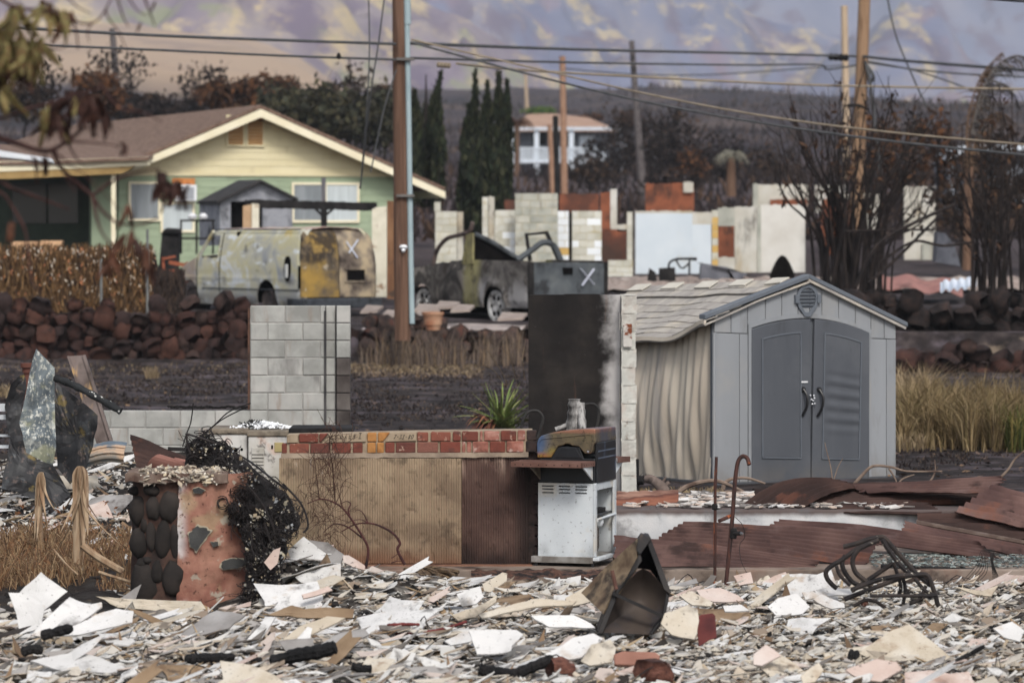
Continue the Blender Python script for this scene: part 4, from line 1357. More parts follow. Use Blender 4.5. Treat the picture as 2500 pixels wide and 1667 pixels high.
ruin('low cream wall under the rusty opening right of the pickup',[(1484,1545,635,m_cmuw,'blk')],105,668)
ruin('rusty brown wall with a white upright post frame behind the white blocks',[(1466,1545,560,m_orange,'slab',640),(1490,1506,462,m_cplas,'post',560),(1466,1490,470,m_orange,'slab',560),(1506,1530,548,m_cplas,'sill',565)],112,640)
ruin('dark red fired wall peeping over the block ruins',[(1232,1257,488,m_orange,'slab',520),(1366,1462,473,m_orange,'slab',520)],124,520)
ruin('bright white painted room wall with cream block jambs',[(1551,1690,521,m_wplas,'flat',676),(1530,1544,517,m_cmuw,'blk'),(1544,1551,518,m_cmusoot,'soot_strip',676),(1690,1741,518,m_cplas,'slab',548),(1690,1736,548,m_wplas,'flat'),(1551,1690,515,m_cplas,'slab',521),(1737,1753,513,[m_cmuw,m_cmuo],'blk')],107,672)
ruin('cream wall pierced by a window onto an orange wall',[(1793,1849,505,m_cplas,'slab',706),(1753,1793,628,m_cplas,'slab',706),(1753,1793,507,m_cmug,'lintel',552),(1849,1857,504,m_cmug,'pilaster',706,-.05)],108,700)
ruin('orange fired panel seen through the cream wall window',[(1745,1800,545,m_orange,'slab',640)],111,640)
ruin('cream wall blackened by soot beside the big burnt shrub',[(1857,1965,500,m_csoot,'slab',706)],108,700)
ruin('orange and brown fired wall standing behind the white room',[(1576,1640,449,m_orange,'slab',530),(1640,1694,447,m_orange,'slab',530),(1668,1692,445,m_cplas,'pale_corner',470,-.12)],125,530)
ruin('long pale wall with an orange band behind the sooty cream wall',[(1838,1972,451,m_cplas,'slab',520),(1838,1850,449,m_cmug,'pilaster',520,-.06),(1880,1970,487,m_orange,'orange_band',502,-.12)],124,520)
ruin('pale wall stub behind the stems of the big burnt shrub',[(1990,2062,452,m_cplas,'slab',520)],124,520)
ruin('brown orange wall glimpsed between the black shrub stems',[(2005,2096,486,m_orange,'slab',655),(2030,2100,474,m_cplas,'top_course',487)],122,650)
ruin('white wall glimpsed between the black shrub stems',[(2096,2146,474,m_cplas,'slab',560)],121,560)
ruin('tall pale wall right of the burnt shrub',[(2207,2283,456,m_cplas,'slab',650),(2250,2280,595,m_cmug,'patch',640,-.12)],118,650)
m_bsteel=mat('scorched_blue_steel',[(88,90,98),(112,114,122),(70,68,70)],scale=2,rough=.6,metal=.2,bump=.3)
b=MB()
b.prism([P(1707,706,99),P(1790,706,99),P(1776,652,99),P(1742,648,99),P(1712,646,99)],(0,.7,0))
b.prism([P(1740,648,98.9),P(1825,668,98.9),P(1800,690,98.9),P(1776,654,98.9)],(0,.8,0))
solo(b,'sheet_metal_box',m_bsteel,P(1740,706,99),'crumpled blue grey metal box in front of the cream window wall','metal box',bevel=.02)
b=MB()
b.prism([P(1610,700,98),P(1650,700,98),P(1648,653,98),P(1610,655,98)],(0,.4,0))
b.prism([P(1580,690,98),P(1606,690,98),P(1600,664,98),P(1586,655,98)],(0,.3,0))
solo(b,'burnt_cabinet',m_blk,P(1630,700,98),'brown black burnt cabinet in front of the white room wall','cabinet')
b=MB()
b.tube(curve([P(1632,660,98.5),P(1636,640,98.5),P(1660,632,98.5),P(1700,634,98.7)]),.03,6)
b.tube(curve([P(1650,634,98.5),P(1665,655,98.6),P(1685,640,98.6)]),.025,6)
b.tube([P(1652,632,98.4),P(1700,631,98.9)],.03,6)
b.tube([P(1683,636,98.5),P(1683,670,98.5)],.025,6)
solo(b,'table_frame',m_blk,P(1665,680,98),'twisted black table frame in front of the white room wall','table frame')
b=MB()
b.grid(lambda u,v:P(1880+60*u,668-45*math.sin(math.pi*u)*(1-v)+10*v,96+.8*v),10,4,th=.05,nrm=(0,-1,.5))
solo(b,'burnt_barrow',m_blk,P(1910,700,96),'black rounded burnt shell at the foot of the big burnt shrub','shell')
b=MB()
b.grid(lambda u,v:P(1000+1580*u,676+30*v+8*fbm(u*50,v,2),100-5*v),120,3)
b.build('rubble_bank',mat('pale_rubble',[(150,132,122),(176,160,150),(92,78,72),(196,184,174)],scale=2.5,bump=.8,bscale=9,bdist=.05),kind='stuff',label='low bank of pale rubble along the foot of the ruined walls')
b=MB()
b.grid(lambda u,v:P(2150+200*u,672+18*u+30*v+6*math.sin(u*14),92-2*v),30,4,th=.03)
solo(b,'roofing_sheet',mat('pink_sheet',[(134,92,88),(156,114,106),(110,78,74)],scale=1.5,stretch=(1,1,3),bump=.3),P(2250,700,91),'buckled pinkish roofing sheet between the two burnt shrubs','roofing sheet')
b=MB()
b.grid(lambda u,v:P(2295+90*u,690-10*u+22*v+4*math.sin(u*30),88-2*v),30,3,th=.03)
solo(b,'roofing_sheet',mat('pale_blue_sheet',[(196,206,220),(216,222,230)],scale=1.5,bump=.3),P(2340,700,87),'pale blue white metal sheet lying between the burnt shrubs','roofing sheet')
b=MB()
b.prism([P(2285,640,104),P(2345,650,104),P(2330,598,104),P(2308,570,104),P(2290,566,104)],(0,1,0))
solo(b,'bent_sheet',m_bsteel,P(2315,650,104),'grey violet bent sheet right of the tall pale wall','sheet')
# poles and wires
m_pole=mat('brown_pole_wood',[(76,56,46),(98,74,60),(116,90,75)],scale=5,rough=.9,bump=.4,bscale=30,stretch=(3,3,.12),layers=[dict(col=(58,42,36),scale=4,stretch=(3,3,.15),lo=.56,hi=.68,amt=.8)])
m_pale=mat('pale_pole_wood',[(168,146,122),(186,166,142)],scale=5,stretch=(3,3,.2),bump=.2)
m_cond=mat('blue_grey_conduit',[(142,160,166),(158,174,178)],scale=2,rough=.6,bump=.05)
m_wire=mat('dark_cable',[(70,72,74),(88,88,90)],bump=0)
m_wiret=mat('tan_cable',[(128,116,100),(146,134,118)],bump=0)
def pole(label,pts,D,r0,r1,m,name='utility_pole'):
 (xa,ya),(xb,yb)=pts
 o=thing(name,label,'utility pole',P(xa,ya,D))
 b_=MB()
 A,B=P(xa,ya,D)-Vector((0,0,.3)),P(xb,yb,D)
 b_.tube([A+(B-A)*(k/8) for k in range(9)],[r0+(r1-r0)*k/8 for k in range(9)],14)
 b_.build('shaft',m,o,smooth=True,sharp=50)
 return o
p1=pole('nearest brown utility pole with a pale conduit, standing on the lava wall',((983,792),(974,-230)),72,.155,.14,m_pole)
b=MB()
b.tube([P(1006,790,71.9),P(1003,640,71.9),P(998,300,71.9),P(993,22,71.9)],.052,10)
b.tube([P(995,60,71.9),P(990,-230,71.9)],.066,10)
b.build('conduit',m_cond,p1,smooth=True)
for y in (145,478):
 b=MB()
 b.bb(P(968,y+3,71.78),P(1012,y-3,71.98))
 b.build('strap',mat('dull_steel',[(92,90,88),(116,112,108)],metal=.5,rough=.5,bump=0),p1)
b=MB()
b.lathe([(.0,0),(.075,.0),(.075,.04),(.03,.05),(.035,.1),(.0,.12)],P(985,602,71.82),(0,-.5,-1),14)
b.build('white_lamp',mat('lamp_white',[(226,228,232),(236,238,240)],rough=.3,bump=0),p1,smooth=True,sharp=40)
p2=pole('tall brown pole behind the burnt shrub at the right',((2088,560),(2118,-200)),112,.20,.165,mat('tan_pole_wood',[(132,104,80),(152,124,98),(112,86,66)],scale=5,stretch=(3,3,.15),bump=.3))
b=MB()
b.tube(curve([P(2112,150,111.8),P(2122,190,111.7),P(2130,250,111.8),P(2150,420,111.9)]),.05,6)
b.tube(curve([P(2115,158,111.8),P(2132,185,111.7),P(2128,200,111.8)]),.05,6)
b.build('cable_drop',m_wire,p2)
b=MB()
b.tube([P(2070,258,112),P(2098,258,111.6),P(2122,268,111.6)],.05,6)
b.build('lamp_arm',m_blk,p2)
pole('pale slim pole to the left of the tall brown pole',((2068,420),(2061,15)),170,.16,.15,m_pale)
pole('brown pole in front of the distant white house',((1378,480),(1373,138)),185,.17,.15,mat('far_pole_wood',[(140,108,88),(158,126,104)],bump=.1))
pole('dark leaning pole rising out of the burnt brush',((1570,470),(1542,100)),190,.22,.13,mat('grey_pole_wood',[(78,72,72),(98,92,92),(48,44,44)],bump=.1,scale=2))
pole('short black post before the distant white house',((1361,470),(1356,283)),150,.11,.11,m_blk,name='steel_post')
pole('short pale brown post left of the black post',((1350,470),(1342,305)),185,.14,.12,MATS['far_pole_wood'])
pole('faint slim pole on the hill above the distant house',((1287,280),(1283,175)),420,.2,.17,m_pale)
pole('grey broken pole beyond the roof of the yellow house',((292,285),(274,70)),190,.2,.15,MATS['grey_pole_wood'])
pole('far dark pole with a bent arm in the burnt trees',((1640,330),(1657,262)),240,.3,.2,m_blk)
m_pst=mat('galvanised_post',[(96,98,98),(116,118,116)],bump=0,rough=.5)
for px,y0,y1,lb in ((247,745,632,'thin steel fence post in the middle of the hedge'),(360,765,560,'thin steel fence post where the hedge gives way to dark brush')):
 b=MB()
 b.tube([P(px,y0+10,79),P(px,y1,79)],.028,8)
 solo(b,'fence_post',m_pst,P(px,y0+10,79),lb,'fence post',group='steel posts along the hedge')
def wire(label,pts,r,m=m_wire,name='overhead_wire'):
 b_=MB()
 b_.tube(curve([P(*p) for p in pts],5),r,6)
 return solo(b_,name,m,P(*pts[0]),label,'wire',smooth=True)
wire('thick upper wire running from the frame edge to the brown pole',[(-60,62,62),(400,88,66),(965,108,71.8)],.028)
wire('thinner lower wire left of the brown pole',[(-60,105,62),(300,119,65),(700,137,69),(965,146,71.8)],.022)
wire('thick wire spanning between the brown pole and the tall right pole',[(1000,106,72),(1400,121,86),(1800,130,100),(2090,138,112)],.035)
wire('thin wire just under the thick span',[(1000,142,72),(1400,153,86),(1800,159,100),(1995,158,106),(2020,170,107),(2090,160,112)],.026)
wire('tan sagging cable from the splice to the right frame edge',[(1115,156,73),(1330,175,78),(1880,204,82),(2200,213,84),(2560,219,86)],.026,m_wiret)
wire('upper of two slanting service cables crossing to the lower right',[(1004,97,72),(1300,166,72),(1580,230,70),(1880,286,68),(2200,326,66),(2560,358,64)],.018,m_wiret)
wire('lower of two slanting service cables crossing to the lower right',[(1004,104,72),(1300,184,72),(1580,250,70),(1880,304,68),(2200,348,66),(2560,384,64)],.022)
wire('thick wire leaving the tall right pole toward the frame edge',[(2105,138,112),(2200,148,108),(2400,164,102),(2560,176,98)],.045)
wire('thin wire fanning down from the tall right pole',[(2110,152,112),(2250,172,115),(2400,184,120),(2560,190,125)],.03)
wire('second thin wire fanning down from the tall right pole',[(2108,148,112),(2230,172,112),(2340,208,112),(2420,240,112)],.026)
wire('wire clipped by the top right corner of the frame',[(2405,-4,60),(2480,2,59),(2580,6,58)],.026)
wire('slack guy wire hanging left of the brown pole',[(898,-60,70),(902,110,70),(896,260,70),(880,460,71)],.014)
wire('slanting guy wire that meets the brown pole low down',[(945,-60,70),(925,100,70),(905,230,70),(884,420,71),(878,460,71)],.016)
wire('short slanting wire below the crossing wires at the brown pole',[(968,170,71),(945,240,71),(930,300,71),(905,420,71)],.014)
wire('slanting guy wire right of the tall right pole',[(2160,-40,108),(2185,80,108),(2225,180,108),(2262,262,108)],.026)
wire('faint far wire behind the tan cable',[(1380,168,160),(1550,182,160),(1750,182,160),(2060,160,165)],.03)
for (x0,x1,y,D,lb,m) in ((1066,1101,160,72.6,'ribbed tan splice case hanging beside the brown pole',m_wiret),(2022,2072,141,110,'black splice case hanging beside the tall right pole',m_blk)):
 b=MB()
 A,B=P(x0,y-2,D),P(x1,y+1,D)
 rr=.055 if D<80 else .1
 b.tube([A+(B-A)*(k/8) for k in range(9)],[rr*.6,rr*1.1,rr*.85,rr*1.1,rr*.85,rr*1.1,rr*.85,rr*1.1,rr*.6],10)
 solo(b,'splice_case',m,A,lb,'splice case')
b=MB()
b.lathe([(.0,-.07),(.03,-.05),(.045,.0),(.02,.05),(.0,.06)],P(827,137,69),(0,0,1),8)
solo(b,'wire_clamp',m_blk,P(827,137,69),'small dark clamp on the lower left wire','clamp')
# far houses
D3=290
fh=thing('two_storey_house','distant two storey house with white balcony rail and brown hip roof','house',P(1400,452,D3))
m_fw=mat('far_white_wall',[(196,204,214),(208,216,224)],bump=0)
m_fg=mat('far_grey_wall',[(96,100,108),(112,116,124)],bump=0)
b=MB()
b.bb(P(1250,460,D3),P(1530,318,D3)+Vector((0,9,0)))
b.build('wall',m_fg,fh)
b=MB()
A,B,C_,E=P(1232,322,D3-1.2),P(1515,322,D3-1.2),P(1350,278,D3+5),P(1290,280,D3+5)
b.prism([A,B,P(1440,288,D3+5),C_,E],(0,6,.2))
b.build('roof',mat('far_brown_roof',[(150,122,106),(166,138,120)],bump=.1,scale=.6),fh)
b=MB()
b.bb(P(1225,318,D3-1.6),P(1520,311,D3-1.3))
b.build('fascia',m_fw,fh)
for px in (1256,1310,1395):
 b=MB()
 b.bb(P(px-6,450,D3-1.4),P(px+6,318,D3-1.0))
 b.build('post',m_fw,fh)
b=MB()
b.bb(P(1250,398,D3-1.5),P(1480,391,D3-.3))
b.build('balcony_floor',m_fw,fh)
b=MB()
b.bb(P(1250,364,D3-1.5),P(1480,360,D3-1.4))
for k in range(38):
 px=1252+6*k
 b.bb(P(px,391,D3-1.45),P(px+3.6,362,D3-1.4))
b.build('balcony_rail',m_fw,fh,kind='stuff')
for px0,px1,y0,y1,m in ((1300,1334,322,354,m_void),(1386,1405,330,358,m_void),(1415,1450,332,360,m_fw),(1298,1312,400,445,m_void),(1322,1340,402,445,m_void)):
 b=MB()
 b.bb(P(px0,y1,D3-.12),P(px1,y0,D3-.05))
 b.build('window' if y0<380 else 'door',m,fh)
D4=165
wh=thing('white_house','white house half hidden by burnt shrubs at the right edge','house',P(2420,500,D4))
b=MB()
b.bb(P(2318,520,D4+3),P(2600,382,D4+9))
b.build('wall',m_fg,wh)
b=MB()
b.prism([P(2308,388,D4),P(2352,356,D4),P(2640,352,D4),P(2640,366,D4),P(2355,368,D4),P(2312,398,D4)],(0,6,0))
b.build('roof',m_fw,wh)
for px0,px1,y0,y1 in ((2318,2328,398,480),(2428,2470,412,470),(2480,2520,404,500),(2395,2408,392,420),(2440,2500,455,462)):
 b=MB()
 b.bb(P(px0,y1,D4+2.4),P(px1,y0,D4+2.9))
 b.build('wall_panel',m_fw,wh)
 # trees and shrubs
m_bark=mat('charred_bark',[(24,21,21),(40,34,33),(54,46,43)],scale=6,rough=.95,bump=.5,stretch=(2,2,.3))
m_barkb=mat('brown_bark',[(84,64,52),(112,88,72)],scale=6,rough=.95,bump=.4,stretch=(2,2,.3))
lf=lambda nm,cs,tr=.15:mat(nm,[cs[0]],icols=cs,rough=.9,bump=0,spec=.1,trans=tr)
m_lo=lf('scorched_leaves',[(84,58,42),(70,51,40),(54,42,36),(104,70,46),(46,38,34),(76,54,40)])
m_lb=lf('burnt_brown_leaves',[(52,43,38),(43,36,33),(70,56,46),(34,30,29),(58,47,41),(84,66,53)])
m_lg=lf('smoked_green_leaves',[(62,64,52),(48,50,43),(76,74,56),(42,42,38),(84,78,58),(56,52,44)])
m_lk=lf('cypress_leaves',[(44,52,40),(34,40,33),(56,62,44),(28,32,28),(64,64,46),(48,48,38)])
m_lx=lf('black_twigs',[(40,36,37),(54,47,46),(32,29,30),(66,56,52),(48,42,42)])
m_lgr=lf('fresh_green_leaves',[(78,98,52),(60,82,44),(96,110,60)])
def leaves(mb_,c,rad,n,sz,r,clumps=18,asp=.5,drop=0.0,hollow=.55):
 """Leaf faces gathered in uneven clumps through an ellipsoid."""
 cl=[]
 while len(cl)<clumps:
  q=Vector((r.uniform(-1,1),r.uniform(-1,1),r.uniform(-1,1)))
  if hollow<q.length<1.0:
   cl.append((q,r.uniform(.14,.34)))
 c=Vector(c)
 for _ in range(n):
  q,w=r.choice(cl)
  p=q+Vector((r.gauss(0,w),r.gauss(0,w),r.gauss(0,w)))
  p=c+Vector((p.x*rad[0],p.y*rad[1],p.z*rad[2]))
  a=Vector((r.gauss(0,1),r.gauss(0,1),r.gauss(0,1)-drop)).normalized()
  b_=a.orthogonal().normalized()
  b_=(b_*math.cos(t_)+a.cross(b_)*math.sin(t_)) if (t_:=r.uniform(0,6.3)) else b_
  s=sz*r.uniform(.6,1.5)
  a,b_=a*s*.5,b_*s*asp*.5
  mb_.add([p-a,p+b_,p+a,p-b_],[(0,1,2,3)])
def limbs(mb_,base,top,spread,n,r0,r,sub=3,up=.5):
 """Trunk with forking limbs; returns limb tips."""
 base,top=Vector(base),Vector(top)
 hgt=(top-base).length
 mid=[base+(top-base)*t+Vector((r.uniform(-.03,.03),r.uniform(-.03,.03),0))*hgt for t in (0,.25,.5,.75,1)]
 mid[0],mid[-1]=base,top
 mb_.tube(mid,[r0*(1-.16*k) for k in range(5)],8)
 tips=[]
 for k in range(n):
  t=r.uniform(.3,.98)
  p=base+(top-base)*t
  ang=r.uniform(0,6.3)
  d_=Vector((math.cos(ang),math.sin(ang)*.8,up+r.uniform(-.2,.5))).normalized()
  L_=spread*r.uniform(.5,1.1)
  e=p+d_*L_
  m_=p+d_*L_*.5+Vector((r.uniform(-.1,.1),r.uniform(-.1,.1),r.uniform(-.05,.12)))*L_
  mb_.tube([p,m_,e],[r0*.42,r0*.28,r0*.10],5)
  tips.append(e)
  for _ in range(sub):
   q=m_+(e-m_)*r.random()
   d2=(d_+Vector((r.uniform(-.8,.8),r.uniform(-.8,.8),r.uniform(-.3,.8)))).normalized()
   e2=q+d2*L_*r.uniform(.3,.6)
   mb_.tube([q,e2],[r0*.16,r0*.05],4)
   tips.append(e2)
 return tips
GS_='brown scorched trees behind the burnt shrubs'
def tree(label,px,ybase,ytop,wpx,D,m_leaf,n,sz,seed,name='burnt_tree',bark=None,nl=24,crown=.62,group=None,clumps=26,asp=.5):
 r=random.Random(seed)
 A,T=P(px,ybase,D),P(px,ytop,D)
 hgt,wd=T.z-A.z,wpx*D/F
 t_=thing(name,label,'tree',A,0,group)
 b_=MB()
 limbs(b_,A-Vector((0,0,.3)),A+Vector((r.uniform(-.05,.05)*wd,0,hgt*.82)),min(wd*.5,hgt*.55),nl,max(.07,hgt*.022),r)
 b_.build('trunk',bark or m_bark,t_)
 n=int(n*(1.0 if m_leaf is m_lg else .34 if group==GS_ else .55))
 sz*=.72
 if n:
  b_=MB()
  leaves(b_,A+Vector((0,0,hgt*(1-crown/2))),(wd/2,min(wd/2,4),hgt*crown/2),n,sz,r,clumps,asp)
  b_.build('crown',m_leaf,t_)
 return t_
GB='scorched trees behind the yellow house'
for a in (('orange brown scorched tree left of the bare trees',218,330,185,150,165,m_lo,1300,.5,1),('burnt brown tree at the far left beyond the roof',60,340,200,150,175,m_lb,900,.5,2),('orange scorched tree just left of the gable peak',560,330,198,170,168,m_lo,1700,.5,3),('wide smoky green tree behind the right roof slope',745,420,218,270,150,m_lg,3600,.42,4),('smoky green tree between the gable and the brown pole',880,440,235,190,158,m_lg,2400,.42,5),('thin topped brown tree left of the brown pole',872,400,172,120,200,m_lb,800,.5,6),('brown grey tree hidden by the brown pole',945,420,215,120,190,m_lb,1100,.5,7),('low orange tree right above the gable peak',655,300,196,150,185,m_lo,1300,.5,8),('dark brown scorched tree above the middle of the roof',420,330,240,190,180,m_lx,1000,.5,9),('dusky brown scorched tree behind the bare trees',320,330,225,170,182,m_lb,1100,.5,10)):
 tree(*a,group=GB)
GR='burnt brush right of the distant house'
for a in (('dark burnt tree beside the distant white house',1480,480,330,110,200,m_lx,1300,.34,11),('tall brown burnt tree with a bright top, left of the leaning pole',1530,480,268,90,205,m_lb,1100,.34,12),('burnt tree around the foot of the leaning pole',1590,480,290,130,195,m_lx,1500,.34,13),('reddish brown burnt tree right of the leaning pole',1640,480,272,110,200,m_lb,1300,.34,14),('broad dark burnt tree in the middle of the brush',1700,490,318,150,190,m_lx,1600,.34,15),('low orange brown burnt tree in front of the brush',1690,480,370,90,180,m_lo,700,.3,16),('low grey burnt tree before the distant white house',1440,480,385,130,190,m_lb,1100,.3,17),('dark burnt tree left of the pale spiky plant',1770,480,345,120,200,m_lx,1200,.34,18),('burnt tree with a trace of green, right of the pale spiky plant',1890,480,360,120,195,m_lb,900,.3,19),('dark tree with a rounded top behind the orange ruin wall',1640,500,432,120,128,m_lx,900,.25,20)):
 tree(*a,group=GR)
GS='brown scorched trees behind the burnt shrubs'
for a in (('brown leaved scorched tree behind the big burnt shrub',2130,560,290,150,125,m_lo,1500,.32,21),('tall brown scorched tree right of the tall pole',2210,560,275,130,128,m_lb,1500,.32,22),('dark brown scorched tree left of the palm',2290,560,290,110,122,m_lo,1100,.32,23),('tangled brown tree in front of the white house',2440,620,330,170,118,m_lb,2200,.32,24),('low brown tree under the white house',2350,640,430,170,112,m_lb,1600,.3,25),('brown tree filling the gap at the right edge',2520,660,400,150,108,m_lb,1500,.3,26)):
 tree(*a,group=GS)
for a in (('small green tree behind the distant house roof',1318,300,262,70,330,m_lgr,700,.6,31),('small orange and green tree right of the distant house roof',1540,330,276,50,300,m_lo,500,.5,32),('little orange tree above the distant house roof',1440,300,280,60,340,m_lo,400,.6,33)):
 tree(*a,name='small_tree')
for a in (('bare dark tree with a thin tall top at the left',128,340,135,60,170,m_lx,160,.4,41),('tall bare black tree beside the broken grey pole',262,330,112,80,175,m_lx,260,.35,42),('bare feathery black tree right of the broken grey pole',322,330,118,80,178,m_lx,300,.35,43),('spreading bare black tree above the roof',490,320,158,130,172,m_lx,500,.35,44)):
 tree(*a,name='bare_tree',nl=26,crown=.6)
b=MB()
rs=random.Random(99)
for _ in range(15000):
 D=135+720*rs.random()**1.6
 px=rs.uniform(-200,2700)
 x=(px-CX)/F*D
 p=Vector((x,D,gz(x,D)))
 s=rs.uniform(.25,.8)*(1+D/600)
 for _k in range(2):
  a=Vector((rs.gauss(0,.5),rs.gauss(0,.3),1)).normalized()*s*rs.uniform(.5,1.2)
  e=Vector((rs.uniform(.03,.16),rs.uniform(-.1,.1),0))*s
  q=p+Vector((rs.gauss(0,s),rs.gauss(0,s),0))
  b.add([q-e,q+e,q+a*.7+e*.6,q+a],[(0,1,2,3)])
b.build('burnt_scrub',mat('scrub',[(50,44,44)],icols=[(50,44,44),(38,34,35),(64,54,50),(32,29,31),(84,66,54),(58,52,54)],bump=0,rough=1,spec=0),kind='stuff',label='burnt scrub covering the dark slope below the mountains')
for k,(px,y0,y1,w_,lb) in enumerate(((1012,500,225,34,'slim dark cypress touching the brown pole on its right'),(1040,500,182,26,'leaning tipped cypress right of the brown pole'),(1040,500,260,52,'dense low cypress right of the brown pole'),(1071,500,238,28,'straight cypress at the right of the first clump'),(1146,560,262,44,'left cypress of the second clump, beside the brown palm'),(1160,560,178,22,'faint tall spire of the second clump'),(1190,560,205,34,'dark cypress in the middle of the second clump'),(1218,560,184,32,'tallest cypress of the second clump'),(1238,560,200,28,'right spire of the second clump'),(1170,560,320,90,'broad dark base cypress of the second clump'))):
 r=random.Random(60+k)
 D=128+k%3
 A,T=P(px,y0,D),P(px,y1,D)
 t_=thing('cypress_tree',lb,'tree',A,0,'dark cypresses right of the brown pole')
 b=MB()
 b.tube([A,A+(T-A)*.6,T],[.12,.07,.02],6)
 b.build('trunk',m_bark,t_)
 b=MB()
 hgt=T.z-A.z
 for _ in range(int(1500*max(.6,w_/40))):
  t=r.random()**.8
  rad=w_*D/F/2*(math.sin(math.pi*min(1,.12+t*.88))**.6 if t<.9 else .35*(1-t)*10*.6+.05)
  ang=r.uniform(0,6.3)
  q=rad*(.35+.75*r.random())*(1+.3*math.sin(ang*3+t*14))
  p=A+Vector((q*math.cos(ang)+(T-A).x*t+(.5*t*t if k==1 else 0),q*math.sin(ang),hgt*t))
  s=r.uniform(.10,.26)
  d_=Vector((r.gauss(0,.35),r.gauss(0,.35),1)).normalized()*s
  e=d_.orthogonal().normalized()*s*.28
  e=Matrix.Rotation(r.uniform(0,6.3),3,d_)@e
  b.add([p-d_,p+e,p+d_,p-e],[(0,1,2,3)])
 b.build('crown',m_lk,t_)
def frond(mb_,pts,n,ln,r,droop=.6,side=1.0,r0=.03):
 c=curve(pts,8)
 mb_.tube(c,[r0*(1-.8*k/(len(c)-1)) for k in range(len(c))],5)
 for k in range(n):
  t=(k+.5)/n
  i=min(len(c)-2,int(t*(len(c)-1)))
  p=c[i]+(c[i+1]-c[i])*(t*(len(c)-1)-i)
  d_=(c[i+1]-c[i]).normalized()
  for s in (-1,1):
   sv=Vector((r.uniform(.3,1.0)*side if s>0 else r.uniform(-.35,.5)*side,r.uniform(-.5,.5),-droop+r.uniform(-.3,.2)))
   v=(d_*.5+sv).normalized()*ln*(.45+.8*math.sin(math.pi*(.12+.85*t)))*r.uniform(.7,1.2)
   w_=d_*.016+Vector((0,.012,0))
   m_=p+v*.55+Vector((0,0,.04))
   e=p+v+Vector((0,0,-.12*ln))
   mb_.add([p-w_,p+w_,m_+w_*.8,e,m_-w_*.8],[(0,1,2,4),(4,2,3)])
pm=thing('scorched_palm','scorched palm with tall drooping brown fronds at the right','palm tree',P(2365,640,100))
b=MB()
b.tube([P(2362,660,100),P(2364,520,100),P(2366,408,100)],[.14,.12,.14],10)
b.build('trunk',m_barkb,pm)
r=random.Random(5)
m_fr=lf('brown_frond',[(92,74,60),(74,60,50),(112,90,72),(60,52,47)])
m_fr2=lf('grey_frond',[(88,84,82),(70,66,64),(104,98,94),(58,55,54)])
for m,q,ln,sd_ in ((m_fr,[(2366,420),(2360,330),(2374,240),(2402,175),(2444,130)],.32,1),(m_fr,[(2368,420),(2366,340),(2384,250),(2400,190),(2412,170)],.5,1),(m_fr2,[(2372,330),(2392,240),(2430,165),(2480,136),(2530,150)],.6,.5),(m_fr2,[(2376,300),(2410,225),(2450,205),(2476,235),(2484,260)],.42,.5),(m_fr,[(2372,380),(2400,300),(2440,275),(2475,300)],.36,.6)):
 b=MB()
 frond(b,[P(x,y,100+k*.15) for k,(x,y) in enumerate(q)],60,ln,r,side=sd_)
 b.build('frond',m,pm)
for px,y0,y1,D,lb,m in ((1262,470,305,250,'orange scorched palm left of the distant house',m_lo),(1785,480,385,150,'pale grey spiky palm above the orange ruin wall',lf('ash_frond',[(138,136,122),(112,110,100),(154,148,132),(92,88,82)]))):
 pm2=thing('small_palm',lb,'palm tree',P(px,y0,D))
 b=MB()
 b.tube([P(px,y0,D),P(px,y1,D)],[.2,.16],8)
 b.build('trunk',m_barkb,pm2)
 b=MB()
 r=random.Random(px)
 top=P(px,y1,D)
 L_=45*D/F
 for k in range(16):
  a=k*.393+r.uniform(-.2,.2)
  up_=r.uniform(.1,1.0)
  dx=Vector((math.cos(a),math.sin(a),0))
  frond(b,[top,top+dx*L_*.5+Vector((0,0,L_*.45*up_)),top+dx*L_*.95+Vector((0,0,L_*(.5*up_-.35)))],9,L_*.42,r,r0=.05)
 b.build('crown',m,pm2)
